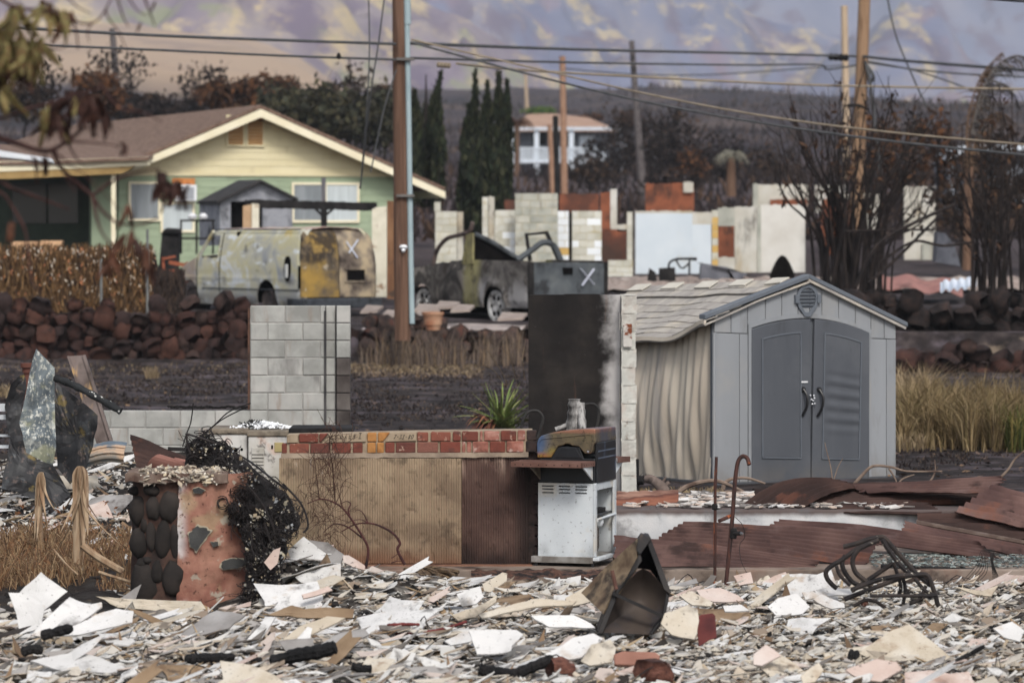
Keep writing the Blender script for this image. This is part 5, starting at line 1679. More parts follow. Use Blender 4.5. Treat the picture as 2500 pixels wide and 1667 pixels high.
def burnt_shrub(label,base,tips,D,seed,nstem,ntw,lean_=0):
 """Many charred stems fanning from one stool, some with dead leaves."""
 r=random.Random(seed)
 A=P(*base,D)
 t_=thing('burnt_shrub',label,'shrub',A,0,'black burnt shrubs on the terrace')
 tw,lv=MB(),MB()
 for k in range(nstem):
  (xa,xb),(ya,yb)=tips
  u=(k+r.random())/nstem
  tx=xa+(xb-xa)*u
  ty=ya+(yb-ya)*r.random()**1.3+110*abs(2*u-1)**2
  dz=r.uniform(-1.4,1.4)
  E=P(tx,ty,D)+Vector((0,dz,0))
  B0=A+Vector((r.uniform(-.5,.5)+(u-.5)*.9,r.uniform(-.4,.4),-.2))
  mid=B0+(E-B0)*.45+Vector(((u-.5)*-.55,0,.25))+Vector((r.uniform(-.12,.12),0,0))
  m2=B0+(E-B0)*.75+Vector((r.uniform(-.12,.12),0,.05))
  rr=r.uniform(.018,.045)
  b_=MB()
  c=curve([B0,mid,m2,E],4)
  b_.tube(c,[rr*(1-.78*j/(len(c)-1)) for j in range(len(c))],6)
  b_.build('stem',m_bark,t_)
  for _ in range(ntw):
   i=r.randrange(3,len(c)-1)
   d_=(c[i+1 if i+1<len(c) else i]-c[i-1]).normalized()
   v=(d_+Vector((r.uniform(-.9,.9),r.uniform(-.5,.5),r.uniform(-.1,.6)))).normalized()*r.uniform(.25,.9)
   tw.tube([c[i],c[i]+v*.5+Vector((0,0,-.03)),c[i]+v],[rr*.4,rr*.3,.005],4)
   if r.random()<.12:
    leaves(lv,c[i]+v*r.random(),(.12,.12,.25),7,.14,r,4,.4,.8,0)
  if r.random()<.25:
   leaves(lv,c[-4]+Vector((0,0,-.1)),(.12,.12,.35),16,.16,r,5,.4,.9,0)
 tw.build('twig',m_bark,t_,kind='stuff')
 lv.build('dead_leaves',mat('dead_brown_leaf',[(64,46,36)],icols=[(64,46,36),(48,36,31),(92,66,46),(40,32,29)],bump=0,rough=.9),t_,kind='stuff')
 return t_
burnt_shrub('big black burnt shrub of fanned stems behind the plastic shed',(2075,735),((1890,2290),(180,430)),82,3,66,5)
burnt_shrub('black burnt shrub of thin stems at the right edge',(2455,790),((2310,2580),(190,470)),82,4,46,5)
b=MB()
b.tube(curve([P(2150,640,81),P(2230,590,81),P(2300,600,81.3),P(2370,592,81.6)]),.03,6)
b.tube(curve([P(2120,690,81),P(2180,640,81),P(2260,560,81.3),P(2300,520,81.6)]),.035,6)
b.tube(curve([P(2090,700,80.5),P(2140,600,80.5),P(2230,545,80.8),P(2330,500,81)]),.04,6)
b.tube([P(2060,565,80.6),P(2140,562,80.6),P(2290,560,81)],.025,5)
solo(b,'fallen_branch',m_bark,P(2120,690,81),'crossing charred branches leaning right out of the big burnt shrub','branch',smooth=True)
m_hedge=mat('dead_hedge',[(98,76,54)],icols=[(98,76,54),(82,64,48),(118,92,64),(66,54,44),(134,106,74),(74,56,42),(108,80,52)],rough=.95,bump=0,spec=.05)
hd=thing('dead_hedge','long clipped hedge of brown dead twigs above the lava wall','hedge',P(180,770,80))
r=random.Random(21)
b,b2=MB(),MB()
for k in range(15000):
 px=r.uniform(-90,450)
 top=606+8*fbm(px*.02,3) if px<372 else 606+min(1,(px-372)/18)*62
 low=px>372
 y=r.uniform(top,790)
 D=80+r.uniform(-.45,.45)-.25*(y-600)/180
 p=P(px,y,D)
 hh=r.uniform(.05,.16)
 w_=r.uniform(.006,.014)
 d_=Vector((r.gauss(0,.22),r.gauss(0,.25),1)).normalized()*hh
 e=Vector((w_,r.uniform(-w_,w_),0))
 (b2 if (low or r.random()<.14) else b).add([p-d_-e,p-d_+e,p+d_+e*.6,p+d_-e*.6],[(0,1,2,3)])
b.build('twigs',m_hedge,hd,kind='stuff')
b2.build('burnt_twigs',mat('burnt_hedge',[(58,47,42)],icols=[(58,47,42),(46,39,37),(72,58,48),(40,34,33)],bump=0,rough=.95),hd,kind='stuff')
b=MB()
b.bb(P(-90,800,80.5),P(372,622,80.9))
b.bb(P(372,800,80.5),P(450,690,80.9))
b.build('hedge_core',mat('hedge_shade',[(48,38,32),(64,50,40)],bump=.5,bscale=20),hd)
b=MB()
for k in range(420):
 px=r.uniform(-90,380)
 y=606+150*r.random()**1.7
 p=P(px,y,79.4)
 s=r.uniform(.02,.055)
 a=Vector((r.gauss(0,.5),r.gauss(0,.3),1)).normalized()*s
 e=a.orthogonal().normalized()*s*.4
 b.add([p-a,p+e,p+a,p-e],[(0,1,2,3)])
b.build('pale_leaves',mat('pale_dead_leaf',[(176,160,140)],icols=[(176,164,148),(150,104,60),(190,182,170),(140,112,84),(164,92,48)],bump=0),hd,kind='stuff')
# yard plants
m_straw=mat('straw_grass',[(136,120,96)],icols=[(136,120,96),(158,138,108),(116,100,80),(168,150,122),(100,86,70)],bump=0,rough=.95,spec=.05,trans=.2)
m_ygrass=mat('yellow_grass',[(132,114,82)],icols=[(132,114,82),(150,130,98),(108,92,68),(164,146,114),(104,95,66),(88,74,58)],bump=0,rough=.95,spec=.05,trans=.2)
m_ggrass=mat('green_grass',[(88,92,52)],icols=[(88,92,52),(72,80,46),(118,112,66),(100,98,56),(138,120,76),(60,68,42)],bump=0,rough=.95,spec=.05,trans=.2)
m_grey=mat('grey_dead_stems',[(104,92,84)],icols=[(104,92,84),(84,74,70),(126,112,98),(70,62,58),(140,118,92)],bump=0,rough=.95,spec=.05)
def blades(mb_,fn,n,h,w,r,bend=.35):
 for _ in range(n):
  p=fn(r)
  hh=h*r.uniform(.5,1.15)
  a=r.uniform(0,6.3)
  d_=Vector((math.cos(a),math.sin(a)*.6,0))*hh*bend*r.uniform(.1,1.3)
  e=Vector((math.cos(a+1.57),math.sin(a+1.57),0))*w*r.uniform(.6,1.3)
  m_=p+d_*.3+Vector((0,0,hh*.6))
  t=p+d_+Vector((0,0,hh*(1-.15*bend)))
  mb_.add([p-e,p+e,m_+e*.8,t,m_-e*.8],[(0,1,2,4),(4,2,3)])
r=random.Random(31)
gpt=lambda x0,x1,d0,d1:(lambda q:(lambda px,D:Vector((P(px,0,D).x,D,gz(P(px,0,D).x,D)-.03)))(q.uniform(x0,x1),q.uniform(d0,d1)))
b=MB()
for k in range(70):
 c_,d_=r.uniform(2200,2560),r.uniform(49.6,54)
 blades(b,gpt(c_-14,c_+14,d_-.15,d_+.15),120,r.uniform(.55,.95),.0065,r,r.uniform(.5,1.1))
blades(b,gpt(2190,2560,49.3,54),900,.4,.0065,r,.9)
b.build('tall_grass',m_ygrass,kind='stuff',label='tall dry yellow grass right of the plastic shed')
b=MB()
for k in range(24):
 c_,d_=r.uniform(2390,2560),r.uniform(49.2,53)
 blades(b,gpt(c_-14,c_+14,d_-.15,d_+.15),90,r.uniform(.45,.75),.007,r,r.uniform(.5,1.0))
b.build('tall_grass',m_ggrass,kind='stuff',label='greener grass at the right edge behind the roofing sheets')
b=MB()
blades(b,gpt(2180,2270,54,58),900,.9,.008,r,.9)
blades(b,gpt(2180,2260,49.5,52),500,.3,.008,r,.6)
b.build('straw_tuft',m_straw,kind='stuff',label='bleached straw leaning behind the right corner of the plastic shed')
b=MB()
blades(b,gpt(880,1300,72,74.7),450,.5,.007,r,.4)
blades(b,gpt(860,1180,68.5,72),900,.12,.014,r,1.2)
for c_,n_ in ((945,260),(985,200),(1040,260),(1110,150),(1190,200),(1250,220)):
 blades(b,gpt(c_-24,c_+24,72.5,74.2),n_//2,.75,.007,r,.4)
b.build('dead_stems',m_grey,kind='stuff',label='grey dead stems in front of the dark lava wall')
b=MB()
blades(b,gpt(850,1170,69.5,73),1500,.12,.010,r,1.3)
blades(b,gpt(-60,620,70.5,74),300,.12,.010,r,.9)
blades(b,gpt(355,385,68,69),160,.26,.008,r,.5)
blades(b,gpt(-40,60,62,64),260,.2,.012,r,.8)
blades(b,gpt(150,600,60,70),90,.10,.008,r,1.0)
b.build('straw_grass',m_straw,kind='stuff',label='low straw grass scattered over the charred yard')
m_litter=mat('charred_litter',[(60,52,50)],icols=[(60,52,50),(44,38,38),(84,72,68),(34,30,31),(108,92,84),(126,104,84)],bump=0,rough=.95,spec=.05)
b=MB()
for _ in range(15000):
 D=r.uniform(45,74.5)
 x=r.uniform(-.16,.15)*D
 s=r.choice((.008,.012,.016,.02,.03,.045))*r.uniform(.7,1.3)
 p=Vector((x,D,gz(x,D)+.01))
 a,q=r.uniform(0,6.3),r.uniform(.15,.9)
 u,v=Vector((math.cos(a),math.sin(a),r.uniform(-.2,.2)))*s,Vector((-math.sin(a),math.cos(a),r.uniform(.1,1.2))).normalized()*s*q
 b.add([p-u,p+v-u*.3,p+u+v*.4,p-v*.3],[(0,1,2,3)])
b.build('charred_litter',m_litter,kind='stuff',label='charred litter strewn over the burnt yard')
b=MB()
for _ in range(13000):
 D=r.uniform(45,74.3)
 x=r.uniform(-.16,.155)*D
 if fbm(x*.5,D*.25,3)<-.12:
  continue
 p=Vector((x,D,gz(x,D)))
 for _k in range(3):
  h_=r.uniform(.015,.07)
  a=Vector((r.gauss(0,.6)*h_,r.gauss(0,.3)*h_,h_))
  e=Vector((r.uniform(.006,.02),r.uniform(-.01,.01),0))
  q=p+Vector((r.gauss(0,.05),r.gauss(0,.05),-.005))
  b.add([q-e,q+e,q+a],[(0,1,2)])
b.build('burnt_stubble',mat('stubble',[(50,44,43)],icols=[(44,39,39),(34,31,32),(58,51,49),(28,26,27),(76,66,60),(50,44,45),(92,80,70),(38,34,35)],bump=0,rough=1,spec=0),kind='stuff',label='burnt grass stubble over the charred yard')
m_ptile=mat('pale_flat_stone',[(138,126,119),(156,144,136)],scale=3,bump=.3)
b=MB()
for px,y,w_ in ((1010,757,60),(1060,750,50),(880,760,40),(1100,758,46),(1215,778,60),(1010,772,50),(930,772,44)):
 D=79.0-(y-755)*.04
 p=P(px,y,D)
 b.prism([p,p+Vector((w_*.0085,.1,.02)),p+Vector((w_*.0085+.1,.8,.10)),p+Vector((.1,.8,.12))],(0,0,-.05))
b.build('fallen_slabs',m_ptile,kind='stuff',label='pale broken slabs and ash lying on the driveway')
b=MB()
b.lathe([(.0,0),(.13,0),(.20,.30),(.215,.30),(.215,.35),(.19,.35),(.17,.1),(0,.1)],P(1057,806,73.8),(0,0,1),16)
solo(b,'flower_pot',mat('terracotta',[(156,104,78),(176,138,112),(190,160,138)],scale=2.5,bump=.2),P(1057,806,73.8),'chalky terracotta flower pot on the dark lava wall beside the pole','flower pot',smooth=True,sharp=40)
ag=thing('agave_clump','green spiky clump with red dead leaves left of the black block wall','plant',P(1225,1058,49))
m_agr=mat('agave_green',[(86,104,56),(112,126,72),(140,140,90)],scale=2.5,bump=.1,rough=.7,rnd=.25,stretch=(1,1,.6))
m_agd=mat('agave_dead',[(112,66,52),(88,54,46),(142,98,70)],scale=3,bump=.2,rnd=.3)
def ribbon(pts,w,name,m,par,fold=.25,up=(0,0,1)):
 c=curve(pts,5)
 n=len(c)-1
 b_=MB()
 def fn(u,v):
  i=min(n,int(round(u*n)))
  d_=(c[min(i+1,n)]-c[max(i-1,0)]).normalized()
  s_=d_.cross(Vector(up))
  s_=s_.normalized() if s_.length>1e-4 else Vector((1,0,0))
  ww=w*(math.sin(math.pi*min(1,.25+.75*u)) if u>.3 else .3+.7*u/.3)
  k=(v-.5)*2
  return c[i]+s_*ww*.5*k+s_.cross(d_)*ww*fold*abs(k)
 b_.grid(fn,n,2)
 return b_.build(name,m,par,smooth=True)
A=P(1222,1050,49)
for k in range(80):
 a=r.uniform(0,6.3)
 el=r.uniform(.3,1.35)
 L_=r.uniform(.4,.85)
 d_=Vector((math.cos(a)*math.cos(el)+.12,math.sin(a)*math.cos(el),math.sin(el)))
 ribbon([A+Vector((r.uniform(-.15,.2),0,.02)),A+d_*L_*.5,A+d_*L_+Vector((0,0,-.12*L_*math.cos(el)*2))],.034,'leaf',m_agr,ag,up=Vector((math.sin(a),-math.cos(a),.2)).cross(d_))
for k in range(34):
 a=r.uniform(2.2,4.4)
 L_=r.uniform(.25,.5)
 d_=Vector((math.cos(a)*.9,math.sin(a)*.6,r.uniform(.1,.6)))
 ribbon([A+Vector((-.1,-.1,.05)),A+d_*L_*.7,A+d_*L_*1.1+Vector((0,-.03,-.25))],.04,'dead_leaf',m_agd,ag)
for q in ([(1245,980),(1230,920),(1200,870),(1175,832)],[(1262,940),(1250,890),(1235,858),(1210,848)],[(1240,960),(1205,905),(1160,892),(1110,912)],[(1282,930),(1276,880),(1284,826)]):
 ribbon([P(x,y,50) for x,y in q],.03,'dry_stalk',m_straw,ag)
 # appliances and left hand wreckage
m_enam=mat('scorched_enamel',[(150,146,136),(178,174,166),(196,194,190)],scale=2.5,detail=8,rough=.6,bump=.25,bscale=30,layers=[dict(col=(70,66,64),scale=7,lo=.58,hi=.66,amt=.8),dict(col=(196,160,142),scale=2.2,lo=.55,hi=.66,amt=.6),dict(col=(120,122,128),scale=1.8,lo=.55,hi=.68,amt=.7)])
m_band=mat('scorched_band',[(96,86,76),(128,118,104),(64,58,52)],scale=5,rough=.7,bump=.4,bscale=40)
def appliance(label,x0,x1,yt,D,tilt=0,dark=False):
 A,B=P(x0,yt,D),P(x1,yt,D)
 zb=-.1
 o=thing('washing_machine',label,'washing machine',(A.x,D,zb),tilt,'scorched machines behind the brick counter')
 w_=B.x-A.x
 h_=A.z-zb
 b_=MB()
 b_.bb((0,0,0),(w_,.62,h_-.055))
 b_.build('cabinet',m_enam,o,world=False,bevel=.012)
 b_=MB()
 b_.bb((-.012,-.015,h_-.054),(w_+.012,.63,h_))
 b_.build('top',m_blk if dark else m_band,o,world=False,bevel=.012)
 return o,w_,h_
o,w_,h_=appliance('scorched washing machine with pipe holes, left of the two',512,604,1046,36)
b=MB()
for x,z,rr in ((.12,.52,.014),(.22,.52,.016),(.245,.525,.02),(.30,.53,.014)):
 b.lathe([(rr,0),(rr,.004)],(x,-.001,h_-.055-.15+(z-.52)),(0,-1,0),10)
b.build('pipe_hole',m_void,o,world=False,kind='stuff')
b=MB()
for k in range(5):
 b.box((.06+k*.062,-.018,h_-.028),(.018,.006,.018))
b.build('embossed_square',m_band,o,world=False,kind='stuff')
o,w_,h_=appliance('scorched machine with a slotted vent plate, against the brick counter',606,706,1051,35.9)
b=MB()
b.bb((.03,-.014,h_-.62),(.15,.0,h_-.155))
vp=b.build('vent_plate',m_enam,o,world=False,bevel=.012)
for k in range(6):
 b=MB()
 b.bb((.035,-.018,h_-.225-k*.033),(.145,-.013,h_-.219-k*.033))
 b.build('slot',m_void,vp,world=False)
b=MB()
b.bb((.245,-.01,h_-.20),(.33,.0,h_-.11))
b.build('brass_plate',mat('dull_brass',[(140,126,84),(160,146,104)],scale=5,bump=.2),o,world=False,bevel=.008)
b=MB()
b.bb((.215,-.004,h_-.17),(.232,.0,h_-.135))
b.build('slot_hole',m_void,o,world=False)
o,w_,h_=appliance('machine with a speckled black top sunk behind the brick counter',708,856,1045,35.8,dark=True)
b=MB()
for _ in range(420):
 px=r.triangular(560,715,650)
 p=P(px,1045-16*math.exp(-((px-640)/55)**2)*r.random(),36.1+r.uniform(0,.4))
 s=r.uniform(.008,.03)
 a=Vector((r.gauss(0,1),r.gauss(0,1),r.gauss(0,.5))).normalized()*s
 c_=a.orthogonal().normalized()*s*r.uniform(.3,.9)
 n_=a.cross(c_).normalized()*.006
 b.prism([p-a,p+c_,p+a,p-c_],n_)
b.build('white_ash_heap',mat('white_ash',[(224,226,230),(236,238,240)],bump=0,isl=.06),kind='stuff',label='white ash heaped on top of the scorched machines')
b=MB()
for _ in range(120):
 p=P(r.gauss(615,14),1044-14*r.random(),36.1+r.uniform(0,.3))
 b.tube([p,p+Vector((r.uniform(-.05,.05),0,r.uniform(-.01,.03)))],.005,4)
b.build('burnt_scraps',m_blk,kind='stuff',label='black burnt scraps beside the white ash heap')
def onplane(pts,c,n):
 """Pixels of the photograph dropped onto a plane through c with normal n."""
 c,n=Vector(c),Vector(n).normalized()
 eye=Vector((0,0,H))
 out=[]
 for x,y in pts:
  d_=P(x,y,1.0)-eye
  out.append(eye+d_*((c-eye).dot(n)/d_.dot(n)))
 return out
def crumple(pts,c,n,th,seed,amp=.02,rings=6,torn=0.0):
 """A torn flat sheet with that outline, gently crumpled and th thick."""
 w_=onplane(pts,c,n)
 nrm=Vector(n).normalized()
 cen=sum(w_,Vector())/len(w_)
 dense=[]
 for a,b_ in zip(w_,w_[1:]+w_[:1]):
  k=max(1,int((b_-a).length/.05))
  dense+=[a+(b_-a)*(j/k) for j in range(k)]
 mb_=MB()
 N_=len(dense)
 vs,fs=[],[]
 for i in range(rings+1):
  t=i/rings
  for q in dense:
   k_=1+torn*6*fbm(q.x*9,q.y*3+q.z*9,seed,3)
   p=cen+(q-cen)*t*k_
   f=fbm(p.x*3.2+seed,p.z*3.2+p.y,seed,4)*amp*2+(fbm(p.x*16,p.z*16,seed,2)*.004 if t==1 else 0)
   vs.append(p+nrm*f)
 for i in range(rings):
  for j in range(N_):
   q=(j+1)%N_
   fs.append((i*N_+j,i*N_+q,(i+1)*N_+q,(i+1)*N_+j))
 m_=len(vs)
 vs+=[v-nrm*th for v in vs]
 fs+=[tuple(k+m_ for k in reversed(f)) for f in fs]
 o_=rings*N_
 fs+=[(o_+j,o_+m_+j,o_+m_+(j+1)%N_,o_+(j+1)%N_) for j in range(N_)]
 mb_.add(vs,fs)
 return mb_
Z3=lambda L:[(x/3.7325,820+y/3.7325) for x,y in L]
m_galv=mat('mottled_galvanised',[(78,86,92),(100,108,112),(122,130,130)],scale=2.6,detail=8,rough=.55,metal=.35,bump=.2,bscale=20,layers=[dict(col=(176,176,168),scale=34,stretch=(1,1,.7),lo=.52,hi=.60,amt=.8),dict(col=(170,172,166),scale=5,lo=.56,hi=.66,amt=.6),dict(col=(146,146,116),scale=4,lo=.54,hi=.64,amt=.6),dict(col=(60,64,68),scale=2.2,lo=.56,hi=.66,amt=.8)])
m_dgalv=mat('black_burnt_sheet',[(34,34,36),(52,52,54),(70,70,70)],scale=2.6,detail=8,rough=.6,metal=.3,bump=.3,bscale=20,layers=[dict(col=(120,104,60),scale=5,lo=.58,hi=.66,amt=.7),dict(col=(112,98,92),scale=12,lo=.58,hi=.66,amt=.6),dict(col=(100,106,110),scale=3,lo=.60,hi=.68,amt=.35)])
solo(crumple(Z3([(330,118),(400,190),(498,290),(502,600),(510,1000),(485,1180),(350,1120),(215,1050),(205,900),(175,790),(210,640),(255,420),(300,200)]),P(95,1000,38.0),(.25,-1,.12),.006,3,.02),'galvanised_sheet',m_galv,P(95,1120,38.0),'tall pale mottled galvanised sheet standing upright at the left','metal sheet')
solo(crumple(Z3([(512,430),(700,560),(890,720),(895,800),(840,1000),(780,1220),(640,1350),(520,1200),(500,900)]),P(180,1050,38.6),(-.35,-1,.1),.006,7,.03),'galvanised_sheet',m_dgalv,P(180,1180,38.6),'black burnt sheet with ochre spots behind the tall pale sheet','metal sheet')
solo(crumple(Z3([(90,925),(205,915),(215,1050),(350,1120),(485,1180),(560,1300),(640,1440),(520,1560),(150,1420),(10,1390),(40,1200),(60,1130)]),P(75,1140,37.5),(.05,-1,.35),.006,9,.03),'galvanised_sheet',m_dgalv,P(75,1230,37.5),'dark sagging sheet at the foot of the tall pale sheet','metal sheet')
solo(crumple(Z3([(225,345),(235,470),(190,700),(185,900),(140,910),(80,905),(55,640),(100,430),(160,370)]),P(30,990,38.9),(.5,-1,.1),.006,12,.03),'galvanised_sheet',m_dgalv,P(30,1060,38.9),'narrow dark curled sheet left of the tall pale sheet','metal sheet')
b=MB()
q=curve([P(134,922,38.0),P(200,950,37.9),P(295,1004,37.8)],8)
b.tube(q,[.036+.005*math.sin(k*2) for k in range(len(q))],8)
solo(b,'charred_pole',mat('flecked_char',[(26,27,28),(44,46,48)],scale=6,rough=.85,bump=.6,bscale=40,layers=[dict(col=(210,210,206),scale=22,lo=.62,hi=.67)]),P(134,922,38.0),'charred pole flecked with white ash slanting across the leaning channel','pole',smooth=True,sharp=60)
b=MB()
A=onplane(Z3([(622,185),(765,175),(1025,985),(905,1020)]),P(220,1000,39.5),(0,-1,.15))
b.prism(A,(0,.01,0))
b.beam(A[0],A[3],.02,.05,up=(0,1,0))
b.beam(A[1],A[2],.03,.06,up=(0,1,0))
solo(b,'steel_channel',mat('brown_channel',[(96,84,80),(118,106,102),(70,60,56)],scale=2,rough=.55,metal=.3,bump=.1,layers=[dict(col=(170,140,100),scale=3,stretch=(1,1,.3),lo=.58,hi=.66)]),A[3],'brown steel channel leaning behind the upright sheets','channel')
b=MB()
b.lathe([(.036,-.7),(.036,.0),(.052,.0),(.052,.05),(.072,.055),(.072,.1),(.0,.1)],P(67,910,39),(0,0,1),14)
solo(b,'vent_pipe',mat('rust_brown_pipe',[(92,58,50),(112,74,64)],scale=5,bump=.4),P(67,1060,39),'rust brown flanged vent pipe poking up behind the tall pale sheet','pipe',smooth=True,sharp=40)
b=MB()
b.grid(lambda u,v:P(215+95*u-8*v,1090+8*math.sin(u*3.1)*-1+50*v-10*u,39.3-.2*v)+Vector((0,-.03*(1 if int(v*7)%2 else 0)-.10*math.sin(math.pi*v),0)),12,28,th=.02,nrm=(0,-1,.3))
solo(b,'bin_lid',mat('blue_grey_plastic',[(84,96,108),(104,116,126),(140,132,122)],scale=3,rough=.6,bump=.1,layers=[dict(col=(190,160,132),scale=3,lo=.52,hi=.62,grad=(2,.02,.10),amt=.8)]),P(260,1150,39.2),'ribbed blue grey plastic lid beside the leaning channel','lid')
m_rust=mat('brown_rust_sheet',[(66,48,46),(86,64,60),(108,84,78)],scale=1.6,detail=8,rough=.72,metal=.25,bump=.2,bscale=30,rnd=.12,layers=[dict(col=(118,74,56),scale=2.2,lo=.58,hi=.70,amt=.6),dict(col=(120,102,100),scale=1.7,lo=.56,hi=.70,amt=.45),dict(col=(40,28,26),scale=2.0,lo=.56,hi=.68,amt=.8)])
m_rustd=mat('dark_rust_sheet',[(38,27,25),(56,40,36),(74,54,48)],scale=1.6,detail=8,rough=.72,metal=.25,bump=.2,bscale=30,layers=[dict(col=(90,56,44),scale=2.0,lo=.59,hi=.68,amt=.7)])
def corrug(quad,Ds,wl,amp,m,label,seed,n=None,tear=.010,cat='roofing sheet',sag=0.0,group='rusty roofing sheets on the patio'):
 """Corrugated sheet between four corners: 0-1 along the ridges at the far edge, 3-2 at the near edge."""
 c=[P(x,y,D) for (x,y),D in zip(quad,Ds)]
 wd=((c[3]-c[0]).length+(c[2]-c[1]).length)/2
 waves=n or max(3,round(wd/wl))
 nrm=(c[1]-c[0]).cross(c[3]-c[0]).normalized()
 if nrm.y>0:
  nrm=-nrm
 rr=random.Random(seed)
 nv,nu=waves*8,24
 def fn(u,v):
  e0=tear*(fbm(v*9,seed,1,3))*1.5
  e1=tear*(fbm(v*11,seed+5,2,3))*1.5
  t=e0+(1-e0+e1)*u
  p=(c[0]*(1-t)+c[1]*t)*(1-v)+(c[3]*(1-t)+c[2]*t)*v
  p=p+nrm*(amp*math.sin(v*waves*2*math.pi)+.022*fbm(t*1.8+seed,v*1.2,seed,2))+Vector((0,0,sag*math.sin(math.pi*t)))
  if v>.97 or v<.03:
   p=p+Vector((0,0,.008*fbm(u*14,seed)))
  return p
 mb_=MB()
 mb_.grid(fn,nu,nv,th=.003,nrm=nrm)
 return solo(mb_,'roofing_sheet',m,c[3],label,cat,group,smooth=True,sharp=60)
corrug([(317,1061),(512,1140),(512,1160),(333,1138)],[31.9,31.7,31.4,31.4],.07,.012,m_rustd,'dark rusty corrugated scrap behind the stone pillar top',3)
m_clay=mat('clay_pink',[(122,84,76),(140,100,90)],scale=4,bump=.3)
for (x0,x1,y0,y1),lb in (((378,452,1124,1156),'rounded clay roof tile behind the pillar top, left one'),((405,446,1120,1150),'flat tilted clay roof tile behind the pillar top, right one')):
 b=MB()
 if x1>450:
  b.grid(lambda u,v:P(x0+(x1-x0)*u,y0+(y1-y0)*(u*.7+.2),31.0)+Vector((.06*math.cos(math.pi*v),-.05*math.sin(math.pi*v),.06*math.sin(math.pi*v)+.03*math.cos(math.pi*v))),6,8,th=.012)
 else:
  b.prism([P(x0,y1,31.2),P(x1+16,y1+6,31.2),P(x1+8,y0+2,31.3),P(x0+22,y0-4,31.3)],(0,.015,0))
 solo(b,'roof_tile',m_clay,P(x0,y1,31.1),lb,'roof tile',group='clay tiles behind the pillar')
b=MB()
b.beam(P(456,1156,30.8),P(466,1090,30.9),.05,.07,up=(0,1,0))
b_=MB()
b_.beam(P(410,1095,31.6),P(462,1098,31.6),.03,.03)
solo(b_,'steel_rail',m_blk,P(410,1095,31.6),'short dark rail behind the black steel post','rail')
solo(b,'angle_post',m_blk,P(456,1156,30.8),'short black steel post behind the stone pillar','post')
for k,q in enumerate(([(452,1092),(470,1078),(520,1040),(560,1004),(612,984)],[(460,1095),(500,1058),(545,1022),(605,992)],[(446,1090),(455,1060),(466,1030),(472,984)])):
 b=MB()
 b.tube(curve([P(x,y,33+k*.2) for x,y in q]),.006,5)
 solo(b,'bent_rod',m_blk,P(*q[0],33),('upper curved black rod arching up to the block wall','lower curved black rod arching up to the block wall','straight black rod leaning on the low block wall')[k],'rod')
wr=thing('white_rack','white slatted rack cut by the left edge of the frame','rack',P(0,1120,39))
for y0,y1 in ((985,1004),(1012,1024),(1060,1066),(1086,1094)):
 b=MB()
 b.bb(P(-30,y1,39),P(25,y0,39.05))
 b.build('slat',mat('white_rack_paint',[(180,185,190),(194,198,202)],bump=0),wr)
 # stone and plaster pillar
Z5=lambda x,y:(280+x/3.409,1020+y/3.409)
DP=29.85
pl=thing('stone_pillar','stump of a pillar, dark round stones on one side and coral plaster on the other','pillar',P(465,1480,DP))
m_coral=mat('coral_plaster',[(112,74,63),(134,91,78),(150,110,94),(118,84,70)],scale=2.8,detail=8,rough=.85,bump=.5,bscale=16,bdist=.02,seamless=True,layers=[dict(col=(190,184,183),scale=2.6,lo=.44,hi=.56,grad=(0,.0,-.10),amt=.95),dict(col=(40,32,30),scale=3.0,lo=.2,hi=.4,grad=(0,-.08,-.2),wob=.06,wscale=5,both=False,amt=.95),dict(col=(150,132,104),scale=3.5,lo=.54,hi=.64,amt=.6),dict(col=(70,44,38),scale=22,lo=.60,hi=.65,amt=.8),dict(col=(160,154,140),scale=7,lo=.62,hi=.67,amt=.8)])
m_pst2=mat('soot_round_stone',[(30,27,26),(40,36,34),(52,46,43)],scale=4,rough=.9,bump=.5,bscale=40,bdist=.006,rnd=.15)
m_pmor=mat('pillar_mortar',[(58,42,37),(80,60,52),(44,36,34)],scale=5,rough=.95,bump=.5,bscale=40)
cxp=P(465,0,DP).x
def pillar_surf(u,v):
 px=312+304*u
 x=P(px,0,DP).x+(.02*math.sin(v*5)+.03*fbm(v*3,u))*(1 if u>.5 else -.4)
 t=abs(2*u-1)
 y=DP+.30*t**5+.022*fbm(u*6,v*5,3,4)
 z=-.14+1.14*v
 return Vector((x,y,z))
b=MB()
b.grid(lambda u,v:pillar_surf(.40+.60*u,v),40,40)
b.grid(lambda u,v:Vector((pillar_surf(1,v).x-.04*u,DP+.30+.5*u,pillar_surf(1,v).z)),3,20)
b.build('plaster_face',m_coral,pl,smooth=True)
b=MB()
b.grid(lambda u,v:pillar_surf(.42*u,v)+Vector((0,.02,0)),20,30)
b.grid(lambda u,v:Vector((pillar_surf(0,v).x+.03*u,DP+.32+.5*u,pillar_surf(0,v).z)),3,20)
b.build('mortar',m_pmor,pl,smooth=True)
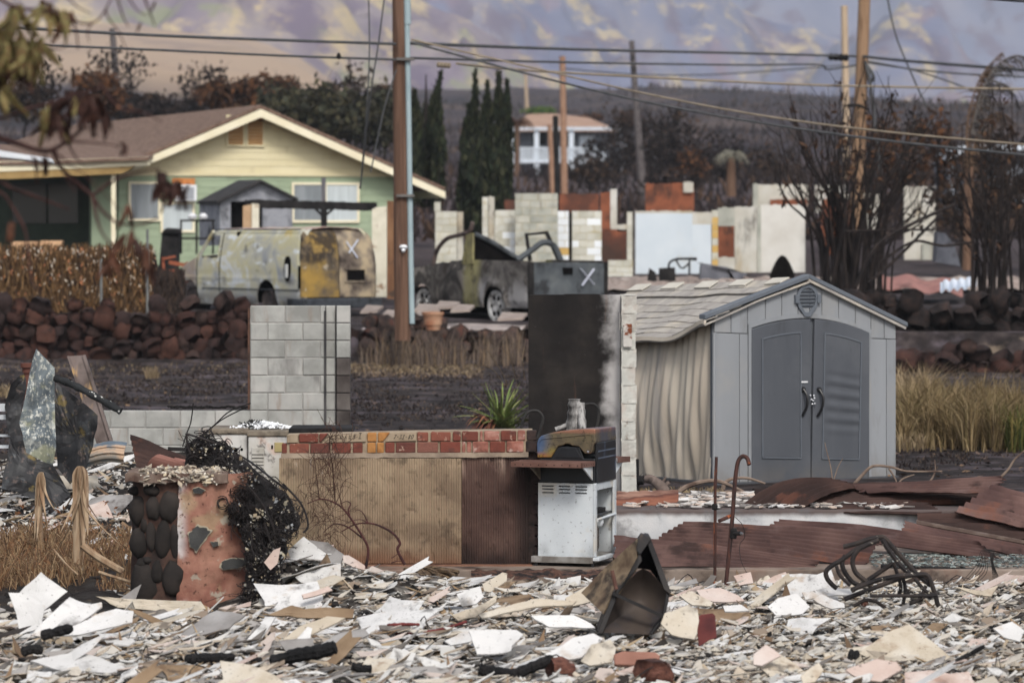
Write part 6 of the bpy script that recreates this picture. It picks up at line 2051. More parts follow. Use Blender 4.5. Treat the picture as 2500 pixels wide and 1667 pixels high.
for x,y,rx,ry in ((190,785,82,118),(320,755,58,92),(455,740,75,130),(200,1052,86,122),(400,1010,60,150),(300,985,40,115),(497,1010,40,150),(270,1190,42,30),(355,1285,50,92),(245,1385,128,165),(480,1335,80,150),(150,625,55,40),(305,605,66,44),(225,1225,60,50),(245,900,40,60)):
 px,py=Z5(x,y)
 p=P(px,py,DP)
 u=(px-312)/304
 t=abs(2*u-1)
 dd=.30*min(1,t)**5
 b=MB()
 n1,n2=14,8
 rx_,ry_=rx/3.409*DP/F*1.14,ry/3.409*DP/F*1.1
 sd_=x*.01
 b.grid(lambda a,c_:p+Vector((math.cos(a*6.2832)*math.sin(c_*math.pi*.5)*rx_*(1+.28*fbm(math.cos(a*6.28)+sd_,math.sin(a*6.28))),dd+.03-math.cos(c_*math.pi*.5)*min(.085,rx_*.9),math.sin(a*6.2832)*math.sin(c_*math.pi*.5)*ry_*(1+.28*fbm(math.cos(a*6.28)+4,math.sin(a*6.28)+sd_)))),n1,n2)
 b.build('stone',m_pst2,pl,smooth=True)
for L_ in ([(615,960),(660,925),(690,895),(800,940),(770,985),(680,1105),(630,1070),(622,1010)],[(890,1200),(950,1170),(1050,1170),(1100,1185),(1090,1225),(1020,1250),(900,1262),(880,1240)],[(795,1030),(855,1030),(862,1060),(820,1075)],[(650,590),(700,575),(750,600),(720,630),(660,625)]):
 for nm_,sc_,of_,mm_ in (('flaked_edge',1.10,.014,mat('pale_flake',[(150,140,122),(168,160,142)],bump=.3)),('bare_patch',.98,.022,mat('bare_cement',[(54,54,54),(72,72,71)],scale=8,rough=.95,bump=.4,bscale=50))):
  cx_,cy_=sum(q[0] for q in L_)/len(L_),sum(q[1] for q in L_)/len(L_)
  n_=len(L_)*5
  w2=[]
  for j in range(n_):
   a_,c_=L_[j//5],L_[(j//5+1)%len(L_)]
   f_=(j%5)/5
   q=Vector((a_[0]+(c_[0]-a_[0])*f_,a_[1]+(c_[1]-a_[1])*f_))
   k_=sc_+.16*fbm(q.x*.03,q.y*.03,5 if sc_>1 else 8,3)
   w2.append(P(*Z5(cx_+(q.x-cx_)*k_,cy_+(q.y-cy_)*k_),DP-of_))
  b=MB()
  b.prism(w2,(0,.03,0))
  b.build(nm_,mm_,pl)
b=MB()
b.grid(lambda u,v:Vector((P(306+250*u,0,DP).x,DP-.03+.06*fbm(u*5,v)+.75*v,.985+.02*fbm(u*7,v*4)+.02)),24,8,th=.07,nrm=(0,0,1))
b.build('cap',mat('pillar_cap',[(84,66,58),(120,104,94),(62,52,48)],scale=4,bump=.5),pl)
b=MB()
for k in range(340):
 px=r.uniform(345,540)
 p=Vector((P(px,0,DP).x,DP+r.uniform(-.05,.5),1.0+r.uniform(-.02,.03)))
 if r.random()<.3:
  p=Vector((P(px,0,DP).x,DP-.03,1.0-r.uniform(0,.08)))
 s=r.uniform(.008,.045)
 a=Vector((r.gauss(0,1),r.gauss(0,.7),r.gauss(0,.35))).normalized()*s
 c_=a.cross(Vector((0,r.uniform(-.4,.4),1))).normalized()*s*r.uniform(.3,.8)
 b.prism([p-a,p+c_,p+a*.9,p-c_*.8],(0,0,r.uniform(.006,.015)))
b.build('ash_crust',mat('ash_crust_pieces',[(190,180,164)],icols=[(190,180,164),(210,204,192),(164,150,132),(130,118,108),(206,190,160),(96,88,82)],bump=0),pl,kind='stuff')
# burnt mattress springs over the pillar
mt=thing('burnt_mattress','black tangle of burnt mattress springs slumped over the right of the pillar','mattress',P(640,1490,29.5))
m_spr=mat('burnt_spring_steel',[(28,26,27),(50,46,46),(38,32,30)],scale=20,rough=.65,metal=.4,bump=0)
SP=[(478,1072,34,30.7),(520,1115,50,30.4),(575,1175,66,30.0),(630,1235,78,29.75),(665,1290,84,29.6),(655,1345,62,29.5),(640,1400,52,29.45),(640,1460,56,29.4)]
SPD=[(480,1080)]
def sp_at(t):
 k=t*(len(SP)-1)
 i=min(len(SP)-2,int(k))
 f=k-i
 return [SP[i][j]+(SP[i+1][j]-SP[i][j])*f for j in range(4)]
coil_mesh=[]
for k in range(3):
 b=MB()
 turns=3.2
 b.tube([((.032+.014*abs(2*q/40-1))*math.cos(q/40*turns*6.283),(.032+.014*abs(2*q/40-1))*math.sin(q/40*turns*6.283),(q/40-.5)*(.05+.03*k)) for q in range(41)],.0036,4)
 coil_mesh.append(b.mesh('coil_spring',m_spr,True))
base=MW[mt.name].inverted()
for k in range(210):
 t=r.random()**.85
 x,y,w_,D=sp_at(t)
 v=r.uniform(-1,1)
 px,py=x+v*w_*.8,y-v*w_*.42+r.gauss(0,7)
 p=base@(P(px,py,D+r.uniform(-.06,.1)))
 inst('coil_spring',r.choice(coil_mesh),mt,p,(r.uniform(-1.2,1.2),r.uniform(-1.2,1.2),r.uniform(0,6)),(r.uniform(.7,1.15),)*3)
b=MB()
for k in range(230):
 t=r.random()**.9
 x,y,w_,D=sp_at(t)
 v=r.uniform(-1,1)
 p=P(x+v*w_*.85,y-v*w_*.42,D+r.uniform(-.07,.08))
 d_=Vector((r.gauss(.5,.5),r.gauss(0,.2),r.gauss(-.5,.5))).normalized()*r.uniform(.06,.26)
 s_=Vector((r.uniform(-.04,.04),0,r.uniform(-.04,.04)))
 b.tube(curve([p-d_*.5,p+s_,p+d_*.5],3),.0034,4)
for q in ([(455,1058),(520,1080),(600,1120),(660,1165),(700,1195)],[(600,1180),(640,1230),(668,1290),(676,1340),(690,1400)],[(615,1300),(616,1350),(625,1400),(655,1440)],[(690,1180),(735,1230),(752,1280),(740,1300)],[(455,1062),(462,1100),(500,1150)],[(645,1275),(662,1330),(668,1390)]):
 b.tube(curve([P(x,y,29.5 if y>1150 else 30.5) for x,y in q]),.009,5)
b.build('frame_wire',m_spr,mt,kind='stuff')
b=MB()
def pad(u,v):
 x,y,w_,D=sp_at(u)
 k=(v-.5)*2
 e=1+.25*fbm(u*12,v*3,3,3)
 px,py=x+k*w_*.82*e,y-k*w_*.42
 return P(px,py,D+.10+.16*abs(k)**2)+Vector((0,.05*fbm(u*14,v*9,8,4),.03*fbm(u*16,v*9,2)))
b.grid(pad,60,22,th=.05,nrm=(0,-1,.2))
b.build('charred_padding',mat('charred_padding',[(20,19,20),(32,30,30),(46,42,41)],scale=9,rough=.95,bump=1.0,bscale=45,bdist=.02,seamless=True),mt)
b=MB()
for k in range(1000):
 t=r.random()
 x,y,w_,D=sp_at(t)
 v=r.uniform(-1,1)
 if fbm(t*9,v*2.5,6)<-.02:
  continue
 p=P(x+v*w_*.8,y-v*w_*.42+r.gauss(0,5),D-.03+r.uniform(-.03,.08))
 s=r.choice((.005,.006,.008,.010,.012,.018))*r.uniform(.7,1.4)
 a=Vector((r.gauss(0,1),r.gauss(0,.5),r.gauss(0,1))).normalized()*s
 c_=a.cross(Vector((r.uniform(-.4,.4),-1,.3))).normalized()*s*r.uniform(.4,.9)
 b.prism([p-a,p+c_,p+a,p-c_],(0,.006,-.003))
b.build('ash_flake',mat('ash_flakes',[(190,184,172)],icols=[(150,146,136),(176,174,170),(120,108,90),(90,88,88),(160,150,126),(120,126,134),(130,112,84)],bump=0),mt,kind='stuff')
# gas grill
gr=thing('gas_grill','burnt gas grill with white cart panels and rusty side shelves on the patio','grill',P(1452,1384,33),math.radians(-18))
m_gw=mat('grill_white_enamel',[(180,186,190),(196,202,206),(206,210,212)],scale=1.6,rough=.55,bump=.08,bscale=40,layers=[dict(col=(120,122,124),scale=24,lo=.60,hi=.67,amt=.75),dict(col=(196,186,168),scale=2.2,lo=.52,hi=.66,amt=.6),dict(col=(128,130,132),scale=2.2,lo=.4,hi=.6,grad=(2,.25,.10),amt=.6)])
m_gs=mat('grill_rust_shelf',[(82,56,48),(100,72,63),(116,88,79)],scale=5,rough=.75,bump=.3,bscale=50)
m_lid=mat('heat_tinted_lid',[(92,84,70),(116,104,82),(84,76,68)],scale=8,rough=.45,metal=.55,bump=.15,bscale=60,seamless=True,layers=[dict(col=(84,112,150),scale=5,lo=.2,hi=.5,grad=(0,-.36,-.52),amt=.85),dict(col=(176,104,52),scale=5,lo=.3,hi=.6,grad=(2,1.0,.94),amt=.8),dict(col=(160,142,60),scale=5,lo=.4,hi=.6,grad=(0,-.28,-.38),grad2=(2,1.06,.98),amt=.6),dict(col=(160,112,92),scale=6,lo=.2,hi=.5,grad=(2,1.135,1.165),amt=.9),dict(col=(70,76,98),scale=5,lo=.35,hi=.6,grad=(1,.05,.2),amt=.7),dict(col=(40,36,34),scale=40,lo=.60,hi=.65,amt=.7)])
m_gb=mat('grill_black',[(16,17,20),(26,28,33)],scale=4,rough=.35,spec=.5,bump=.08,layers=[dict(col=(96,112,140),scale=4,lo=.60,hi=.70,amt=.45)])
GB_=lambda a,c,name,m,bev=.004,par=None:(lambda b_:(b_.bb(a,c),b_.build(name,m,par or gr,world=False,bevel=bev))[1])(MB())
sp=MB()
zs0,zs1=.085,.715
slots=[(x0,x0+.105,z) for x0 in (-.475,-.325,-.175) for z in (.688,.662,.632)]
cutx=sorted({-.51,0.0}|{q for s_ in slots for q in s_[:2]})
cutz=sorted({zs0,zs1}|{q for s_ in slots for q in (s_[2]-.006,s_[2]+.006)})
for xa,xb in zip(cutx,cutx[1:]):
 for za,zb in zip(cutz,cutz[1:]):
  mx,mz=(xa+xb)/2,(za+zb)/2
  if not any(s_[0]<mx<s_[1] and abs(mz-s_[2])<.006 for s_ in slots):
   sp.bb((xa,0,za),(xb,.012,zb))
sp.build('side_panel',m_gw,gr,world=False)
GB_((-.014,-.006,zs0),(.008,.05,zs1+.004),'corner_flange',m_gw)
GB_((-.006,.545,zs0),(.014,.612,zs1),'corner_post',m_gw)
GB_((-.50,.58,zs0),(-.01,.60,.70),'far_panel',m_gw)
GB_((-.50,.02,zs0),(-.485,.58,.70),'back_panel',m_gw)
GB_((-.012,.05,.655),(.004,.545,.715),'top_rail',m_gw)
GB_((-.45,.05,.43),(-.01,.55,.45),'middle_shelf',m_gb)
GB_((-.2,.06,.452),(-.02,.4,.49),'burnt_tray',m_blk)
b=MB()
b.tube([(.012,.03,.405),(.014,.58,.42)],.012,8)
b.build('tie_rod',m_gw,gr,world=False)
b=MB()
b.lathe([(.0,0),(.035,.0),(.05,.03),(.045,.06),(0,.06)],(-.03,.2,.34),(0,0,1),14)
b.build('white_cap',m_gw,gr,world=False,smooth=True,sharp=40)
b=MB()
b.lathe([(.0,0),(.11,.01),(.13,.06),(.13,.22),(.09,.27),(.03,.29),(.03,.33),(0,.33)],(-.15,.18,zs0+.01),(0,0,1),18)
b.build('gas_bottle',mat('scorched_bottle',[(96,86,76),(54,48,45),(140,130,118)],scale=5,bump=.2),gr,world=False,smooth=True,sharp=40)
GB_((-.565,-.03,.03),(-.01,.63,.085),'base_tray',mat('base_steel',[(150,148,144),(112,106,100),(176,174,172)],scale=4,rough=.5,metal=.4,bump=.15))
GB_((-.008,-.035,.055),(.05,.65,.083),'base_rail',m_gw)
for x,y in ((-.53,.0),(-.02,.0),(-.53,.58),(.0,.6)):
 b=MB()
 b.lathe([(.014,.03),(.018,.012),(.034,.006),(.034,0),(0,0)],(x,y,-.018),(0,0,1),10)
 b.lathe([(.016,0),(.016,.06)],(x,y,-.012),(0,0,1),10)
 b.build('leg',m_gb,gr,world=False)
b=MB()
b.prism([(-.50,.005,.72),(0,.005,.72),(0,.005,.93),(-.1,.005,.93),(-.14,.005,1.03),(-.34,.005,1.03),(-.40,.005,.93),(-.50,.005,.93)],(0,.61,0))
b.build('fire_box',m_gb,gr,world=False,bevel=.006)
b=MB()
b.prism([(-.36,-.004,.935),(-.30,-.004,1.022),(-.17,-.004,1.022),(-.115,-.004,.935)],(0,.006,0))
b.build('side_insert',m_gb,gr,world=False,bevel=.003)
b=MB()
prof=[(-.515,.932),(-.52,1.05),(-.505,1.095),(-.48,1.12),(-.40,1.146),(-.30,1.166),(-.17,1.180),(-.05,1.188),(.006,1.186),(.012,1.07),(-.005,1.05),(-.02,.985),(-.04,.972),(-.085,.972),(-.14,1.035),(-.20,1.04),(-.225,1.055),(-.26,1.055),(-.285,1.04),(-.325,1.035),(-.39,.935)]
b.prism([(x,-.012,z) for x,z in prof],(0,.63,0))
b.v=[(x,y,z-.02*max(0,(y-.1))*(1 if z>1.1 else 0)) for x,y,z in b.v]
b.build('lid',m_lid,gr,world=False,bevel=.008)
b=MB()
b.tube([(-.50,-.016,.955),(-.50,-.016,1.06),(-.47,-.016,1.095),(-.1,-.016,1.135),(-.03,-.016,1.14),(-.03,-.016,1.0)],.004,5)
b.build('lid_seam',m_lid,gr,world=False)
b=MB()
b.lathe([(.010,0),(.010,.006),(0,.008)],(-.055,-.014,.99),(0,-1,0),10)
b.build('rivet',MATS['bright_steel'],gr,world=False)
GB_((-.006,.03,.72),(.014,.60,1.065),'control_panel',m_gb)
b=MB()
for z in (.925,.985):
 b.bb((.014,.05,z),(.02,.58,z+.012))
b.build('panel_trim',mat('blue_steel_trim',[(96,108,128),(130,140,156)],metal=.6,rough=.3,bump=0),gr,world=False)
b=MB()
b.prism([(-.66,-.30,.905),(-.02,-.30,.905),(.0,.0,.905),(-.66,.0,.905)],(0,0,.006))
b.prism([(-.66,-.305,.868),(-.02,-.305,.868),(-.02,-.305,.911),(-.66,-.305,.911)],(0,.008,0))
b.prism([(-.02,-.305,.868),(.004,.0,.868),(.004,.0,.911),(-.02,-.305,.911)],(-.008,0,0))
ls=b.build('side_shelf',m_gs,gr,world=False)
b=MB()
for k in range(9):
 b.lathe([(.005,0),(.005,.003)],(-.62+k*.07,-.306,.888),(0,-1,0),6)
for k in range(5):
 b.lathe([(.005,0),(.005,.003)],(-.016+k*.004,-.26+k*.055,.888),(1,0,0),6)
b.build('bolt_hole',m_void,ls,world=False,kind='stuff')
for x in (-.50,-.03):
 b=MB()
 b.prism([(x,-.27,.865),(x,.0,.865),(x,.0,.745)],(.012,0,0))
 b.build('shelf_bracket',m_gw if x>-.1 else m_band,gr,world=False)
b=MB()
b.prism([(.02,.62,.905),(.02,.9,.905),(-.5,.9,.905),(-.5,.62,.905)],(0,0,.006))
b.prism([(.02,.62,.862),(.02,.9,.862),(.02,.9,.911),(.02,.62,.911)],(.006,0,0))
b.v=[(x+.10*max(0,(y-.6)),y,z-.03*max(0,y-.6)) for x,y,z in b.v]
b.build('side_shelf',m_gs,gr,world=False)
b=MB()
b.prism([(.0,.62,.865),(.02,.82,.865),(.0,.62,.76)],(-.012,0,0))
b.build('shelf_bracket',m_gw,gr,world=False)
# hoses, logs and roots behind the counter
m_hose=mat('black_hose',[(34,33,33),(54,52,50)],scale=6,rough=.7,bump=.2)
for q,lb in (([(1272,1062),(1276,1030),(1290,1006),(1312,1003),(1325,1018),(1322,1040),(1313,1070)],'bent black hose arching up behind the end of the brick counter'),([(1424,988),(1448,986),(1461,1000),(1460,1030),(1452,1052)],'bent black hose beside the silvery burnt log')):
 b=MB()
 b.tube(curve([P(x,y,38) for x,y in q],6),.014,8)
 solo(b,'hose',m_hose,P(*q[0],38),lb,'hose',smooth=True)
b=MB()
q=[P(1396,1062,38),P(1398,1030,38),P(1402,1000,38),P(1402,974,38)]
b.tube(curve(q,5),[.062+.008*math.sin(k*1.7) for k in range(16)],9)
q=[P(1424,1062,37.9),P(1420,1020,37.95),P(1418,985,38)]
b.tube(curve(q,5),[.04+.005*math.sin(k*2.1) for k in range(11)],8)
b.tube([P(1356,1048,38),P(1392,1034,38)],.022,7)
solo(b,'burnt_log',mat('silver_char',[(60,58,57),(122,120,118),(170,168,166),(44,42,42)],scale=5,stretch=(2,2,.5),rough=.85,bump=.8,bscale=25,bdist=.02),P(1405,1062,38),'silvery burnt log standing against the black block wall','log',smooth=True,sharp=60)
b=MB()
b.tube(curve([P(1275,1096,36),P(1312,1096,36),P(1330,1098,36)]),.018,8)
solo(b,'rusty_pipe',m_gs,P(1290,1096,36),'short rusty pipe between the counter and the grill lid','pipe',smooth=True)
m_root=mat('grey_root',[(104,88,78),(128,112,100),(86,70,62)],scale=6,rough=.9,bump=.4)
for k,(q,rr,D,lb) in enumerate((([(1640,1215),(1672,1190),(1712,1176),(1752,1174),(1790,1188),(1830,1208)],.03,39,'thick grey branch arching over the straw left of the shed door'),([(1765,1194),(1770,1178),(1790,1168),(1826,1167),(1868,1180)],.024,39.3,'curved grey branch springing from the thick one before the shed'),([(1735,1210),(1790,1200),(1850,1212),(1900,1216)],.02,38.8,'low grey branch lying under the curved branches'),([(2080,1188),(2100,1165),(2130,1138),(2176,1140),(2215,1150),(2300,1150)],.02,41,'long bare branch reaching right past the shed corner'),([(2170,1143),(2184,1165),(2190,1180)],.012,41,'short fork hanging from the long bare branch'),([(2190,1184),(2205,1168),(2232,1158)],.012,41.2,'small curved twig under the long bare branch'),([(2250,1190),(2272,1172),(2283,1150),(2282,1122)],.013,42,'pale upright twig right of the shed'),([(2440,1168),(2462,1145),(2480,1118),(2520,1085)],.016,40,'slanting grey branch at the right edge above the sheets'),([(2032,1172),(2028,1140),(2018,1100),(2014,1080)],.008,40,'thin upright twig in front of the right shed door'),([(2036,1170),(2046,1140),(2058,1118)],.007,40,'short forked twig in front of the right shed door'))):
 b=MB()
 c=curve([P(x,y,D) for x,y in q],5)
 b.tube(c,[rr*(1-.55*j/(len(c)-1)) for j in range(len(c))],7)
 solo(b,'bare_branch',m_root,P(*q[0],D),lb,'branch',group='bare branches by the shed',smooth=True)
b=MB()
b.tube(curve([P(1578,1168,40),P(1595,1172,39.9),P(1612,1186,39.8),P(1620,1200,39.8)]),[.035,.045,.05,.05,.05,.05,.05,.05,.05,.055,.055,.06,.06,.065,.065,.07,.07,.07,.07][:19],8)
b.tube([P(1612,1186,39.8),P(1626,1164,39.8)],[.022,.01],6)
b.tube([P(1620,1190,39.8),P(1634,1176,39.8)],[.03,.02],6)
solo(b,'driftwood_stump',mat('driftwood',[(96,84,78),(120,106,98),(70,60,56)],scale=6,bump=.5),P(1605,1195,39.8),'knotted grey stump at the foot of the tan shed wall','stump',smooth=True,sharp=60)
b=MB()
b.tube([P(1558,1205,41),P(1556,1120,41)],.016,7)
b.lathe([(.0,0),(.05,0),(.05,.06),(0,.06)],P(1558,1172,41),(1,-.3,0),10)
solo(b,'standpipe',m_blk,P(1558,1205,41),'short black pipe with a tap between the pier and the tan shed wall','pipe')
b=MB()
blades(b,lambda q:Vector((P(q.uniform(1555,1790),0,41).x,q.uniform(40.4,43),-.05)),1300,.10,.008,r,1.0)
b.build('straw_strip',m_straw,kind='stuff',label='strip of straw under the tan shed wall')
# fallen roofing on the patio
corrug([(1500,1306),(2000,1368),(1984,1392),(1500,1388)],[33.45,33.1,32.95,33.0],.055,.012,m_rust,'lowest brown corrugated sheet flat on the patio right of the grill',1,sag=.02)
corrug([(1672,1275),(2152,1309),(2110,1380),(1590,1326)],[34.0,33.55,33.2,33.7],.066,.017,m_rust,'wide red brown corrugated sheet lapping over the lowest one',2,sag=.03)
corrug([(1908,1270),(2390,1320),(2448,1370),(1850,1296)],[34.9,34.1,33.8,34.7],.066,.016,m_rust,'rust sheet behind the bent tube frame',4,sag=.02)
corrug([(2210,1272),(2560,1345),(2560,1372),(2200,1298)],[34.7,34.2,34.0,34.5],.066,.016,m_rust,'rust sheet end sloping down to the right edge, under the gutter strip',5)
corrug([(1806,1236),(2024,1166),(2140,1200),(1960,1242)],[36.4,37.0,37.1,36.3],.085,.016,m_rustd,'dark corrugated sheet arched up before the right shed door',6,sag=.10)
corrug([(1836,1196),(2330,1178),(2460,1226),(1900,1240)],[37.2,37.2,36.6,36.5],.085,.02,m_rustd,'long blackened sheet across the top of the pile',7,sag=.02)
corrug([(2070,1184),(2449,1164),(2440,1204),(2120,1202)],[37.0,36.5,36.2,36.7],.075,.014,m_rust,'thin edged brown sheet crowning the pile',8,tear=.03)
corrug([(2424,1186),(2560,1220),(2560,1300),(2330,1248)],[36.3,36.0,35.4,35.7],.12,.025,m_rust,'curled rust sheet at the right end of the pile',9)
corrug([(2236,1254),(2560,1248),(2560,1318),(2270,1300)],[35.9,35.8,35.4,35.5],.12,.025,m_rustd,'dark ridged sheet under the curled one',10)
corrug([(1996,1232),(2270,1228),(2300,1258),(2060,1250)],[36.4,36.4,35.9,36.0],.07,.012,m_rustd,'torn dark sheet end showing scalloped edges over the white floor edge',12,tear=.03)
m_gut=mat('grey_rust_gutter',[(112,98,90),(86,70,62),(138,124,112)],scale=3,rough=.6,metal=.3,bump=.2)
b=MB()
b.grid(lambda u,v:P(2236+330*u,1268+62*u+22*v,35.0-.8*u)+Vector((0,-.05*math.sin(math.pi*v),.01*math.sin(math.pi*v))),24,6,th=.004,nrm=(0,-1,.3))
solo(b,'gutter_strip',m_gut,P(2240,1275,35),'grey folded gutter strip slanting down to the right edge','gutter',smooth=True)
b=MB()
b.grid(lambda u,v:P(1504+152*u,1200-5*u+40*v-6*u*v,36.9-.3*v)+Vector((0,-.07*math.sin(math.pi*min(1,v*1.05)),.012*fbm(u*8,v*3))),30,10,th=.004,nrm=(0,-1,.4))
solo(b,'ridge_cap',mat('orange_rust',[(106,64,50),(130,84,66),(84,52,44),(146,112,96)],scale=2.4,detail=7,rough=.75,bump=.2,stretch=(.5,1,2)),P(1510,1240,36.8),'orange rusted ridge cap lying on the raised floor by the grill','ridge cap',smooth=True)
b=MB()
for _ in range(700):
 px=r.uniform(1520,2230)
 D=r.uniform(36.1,38.2)
 p=P(px,1200,D)
 p.z=.285
 s=r.uniform(.02,.10)
 a=r.uniform(0,6.3)
 u,v=Vector((math.cos(a),math.sin(a),r.uniform(-.1,.1)))*s,Vector((-math.sin(a),math.cos(a),r.uniform(0,.4))).normalized()*s*r.uniform(.3,.8)
 b.prism([p-u,p+v,p+u,p-v*.8],(0,0,.012))
b.build('floor_debris',mat('floor_debris_pieces',[(190,184,178)],icols=[(200,196,192),(214,212,210),(176,166,156),(96,90,88),(190,170,156),(46,42,42)],bump=0),kind='stuff',label='white and black debris scattered on the raised floor')
b=MB()
for _ in range(900):
 px=r.uniform(2130,2540)
 D=r.uniform(32.85,34.2)
 p=P(px,1300,D)
 p.z=.012
 s=r.uniform(.008,.035)
 a=r.uniform(0,6.3)
 u,v=Vector((math.cos(a),math.sin(a),r.uniform(-.2,.2)))*s,Vector((-math.sin(a),math.cos(a),r.uniform(0,.5))).normalized()*s*r.uniform(.3,.8)
 b.prism([p-u,p+v,p+u,p-v*.8],(0,0,.006))
b.build('broken_glass',mat('glass_crumbs',[(112,122,119)],icols=[(112,122,119),(150,160,156),(84,94,92),(34,32,32),(150,148,142),(50,46,45),(40,37,36)],bump=0,rough=.35),kind='stuff',label='crumbs of broken glass and char on the patio edge')
def char_log(label,q,D,rad,seed,name='charred_log',group='charred timbers in the foreground debris',m=None):
 rr_=random.Random(seed)
 c=curve([P(x,y,D) for x,y in q],6)
 b_=MB()
 n_=len(c)
 b_.tube(c,[rad*rr_.uniform(.78,1.12)*(.55 if k in (0,n_-1) else 1) for k in range(n_)],9)
 return solo(b_,name,m or m_char,c[0],label,'timber',group)
m_char=mat('cracked_char',[(12,12,13),(22,21,22),(34,32,32)],scale=8,rough=.8,bump=1.0,bscale=26,bdist=.03)
b=MB()
b.beam(P(2150,1384,32.95),P(2420,1396,32.86),.10,.05)
solo(b,'charred_plank',m_char,P(2150,1384,32.95),'charred flat plank lying along the kerb at the right','plank',bevel=.01)
m_rpipe=mat('flaking_rust_pipe',[(52,38,36),(76,50,44),(42,33,33)],scale=10,rough=.8,bump=.4,stretch=(1,1,.3),layers=[dict(col=(150,82,48),scale=9,stretch=(1,1,.25),lo=.58,hi=.63),dict(col=(34,30,32),scale=6,stretch=(1,1,.3),lo=.55,hi=.62)])
o=thing('standing_pipe','slim straight rusty pipe standing in the debris before the sheets','pipe',P(1747,1434,31.2))
b=MB()
b.tube([P(1745,1440,31.2),P(1746,1300,31.2),P(1746,1200,31.2),P(1749,1115,31.2)],.0125,8)
b.build('pipe',m_rpipe,o,smooth=True)
b=MB()
b.lathe([(.018,-.02),(.024,-.01),(.024,.02),(.016,.03)],P(1745,1238,31.2),(0,0,1),8)
b.build('coupling',m_blk,o)
o=thing('standing_pipe','taller rusty pipe with hooked top and a tap joint, leaning right','pipe',P(1772,1434,31.1))
b=MB()
b.tube(curve([P(1771,1438,31.1),P(1781,1340,31.1),P(1789,1250,31.1),P(1794,1180,31.1),P(1801,1130,31.1),P(1812,1114,31.1),P(1824,1118,31.08),P(1829,1134,31.05)],5),.0175,9)
b.build('pipe',m_rpipe,o,smooth=True)
b=MB()
b.lathe([(.028,-.04),(.032,-.03),(.032,.03),(.024,.045)],P(1790,1302,31.1),(.1,0,1),10)
b.tube([P(1792,1302,31.08),P(1808,1301,31.05)],.018,8)
b.build('tee_joint',m_blk,o)
b=MB()
b.tube([P(1806,1301,31.05),P(1813,1302,31.03)],.010,8)
b.build('tap',MATS['bright_steel'],o)
b=MB()
b.tube([P(1756,1271,31.0),P(1786,1258,31.12)],.016,8)
b.build('side_stub',m_rpipe,o)
b=MB()
b.tube(curve([P(1790,1258,31.1),P(1812,1280,31.0),P(1818,1310,31.0),P(1806,1330,31.0),P(1810,1370,30.9),P(1830,1410,30.9)]),.0025,4)
b.build('loose_wire',m_blk,o)
fr=thing('tube_frame','tangle of burnt bent steel tubes, the frame of a chair, in front of the kerb','chair frame',P(2150,1490,28.9))
Z6=lambda x,y:(1840+x/3.564,1260+y/3.564)
m_tube=mat('burnt_tube',[(30,28,29),(46,42,42),(62,54,50)],scale=6,rough=.75,metal=.2,bump=.3,bscale=60,layers=[dict(col=(196,188,172),scale=26,lo=.64,hi=.68,amt=.8)])
for k,q in enumerate(([(780,265),(900,235),(1000,200),(1090,182),(1140,190),(1230,290),(1400,480),(1540,600)],[(1110,190),(1060,200),(960,240),(780,370),(680,430),(630,480),(640,540),(690,600),(725,625)],[(1090,205),(940,270),(880,330),(860,400),(890,490),(970,560),(1020,610)],[(1120,200),(1160,270),(1290,440),(1400,520)],[(800,340),(770,400),(790,480),(860,570),(930,600)],[(790,720),(1000,640),(1300,530),(1450,505),(1510,515),(1540,570),(1580,680),(1600,760),(1635,810)],[(850,640),(1060,560),(1250,520),(1400,510)],[(1215,405),(1000,550),(850,650)],[(1215,400),(1260,530),(1280,620),(1260,700)],[(1010,690),(1300,690),(1570,690)],[(1300,540),(1320,640),(1300,760)],[(870,780),(970,730),(1060,740),(1150,800),(1270,860)],[(1400,540),(1500,650),(1600,690)],[(720,430),(750,510),(840,600)],[(1330,770),(1440,720),(1500,600)])):
 b=MB()
 D=28.95+.26*math.sin(k*1.9)
 b.tube(curve([P(*Z6(x,y),D) for x,y in q],5),.0185 if k<8 else .014,8)
 b.build('bent_tube',m_tube,fr,smooth=True)
b=MB()
for k in range(6):
 q=[(2330+6*k,1440),(2382+5*k,1380+4*k),(2395+3*k,1345+2*k),(2412+3*k,1342),(2420+k,1375),(2426+4*k,1425)]
 b.tube(curve([P(x,y,31.6) for x,y in q]),.003,4)
solo(b,'wire_bundle',m_blk,P(2400,1430,31.6),'loop of thin black wires standing before the kerb','wire')
# the debris in front
def hb(x,D):
 m=max(0,min(1,(D-20)/3))*max(0,min(1,(32.4-D)/1.6))
 h=-.13+.13*m+.055*fbm(x*1.1,D*.9,5,4)*m
 h+=.28*math.exp(-(((x+1.66)/.42)**2+((D-30.3)/.6)**2))+.14*math.exp(-(((x+1.0)/.6)**2+((D-30.0)/.9)**2))
 if x<-2.0:
  w=min(1,(-2.0-x)/.5)
  h-=.10*w*max(0,min(1,(D-28.3)/.8))*max(0,min(1,(33-D)/1.5))
  if D>31:
   h=h*(1-w)+w*(lerp([(31,-.12),(34,-.05),(37,.08),(40,.22),(42.5,.32),(44,.36)],D)+.05*fbm(x*1.3,D*1.1,5,4))
 return h
m_ash=mat('ash_bed',[(28,25,24),(58,54,50),(104,99,93),(150,146,141)],scale=7,detail=10,rough=.95,bump=.9,bscale=22,bdist=.03,lo=.36,hi=.62,layers=[dict(col=(30,27,26),scale=2.6,lo=.54,hi=.64,amt=.85),dict(col=(176,152,122),scale=3.5,lo=.56,hi=.66,amt=.6),dict(col=(70,46,38),scale=1.6,lo=.52,hi=.62,grad=(1,31.2,31.9),amt=.9),dict(col=(34,29,27),scale=2.5,lo=.3,hi=.42,grad=(0,-1.9,-2.4),grad2=(1,28.2,29.0),amt=.95)])
b=MB()
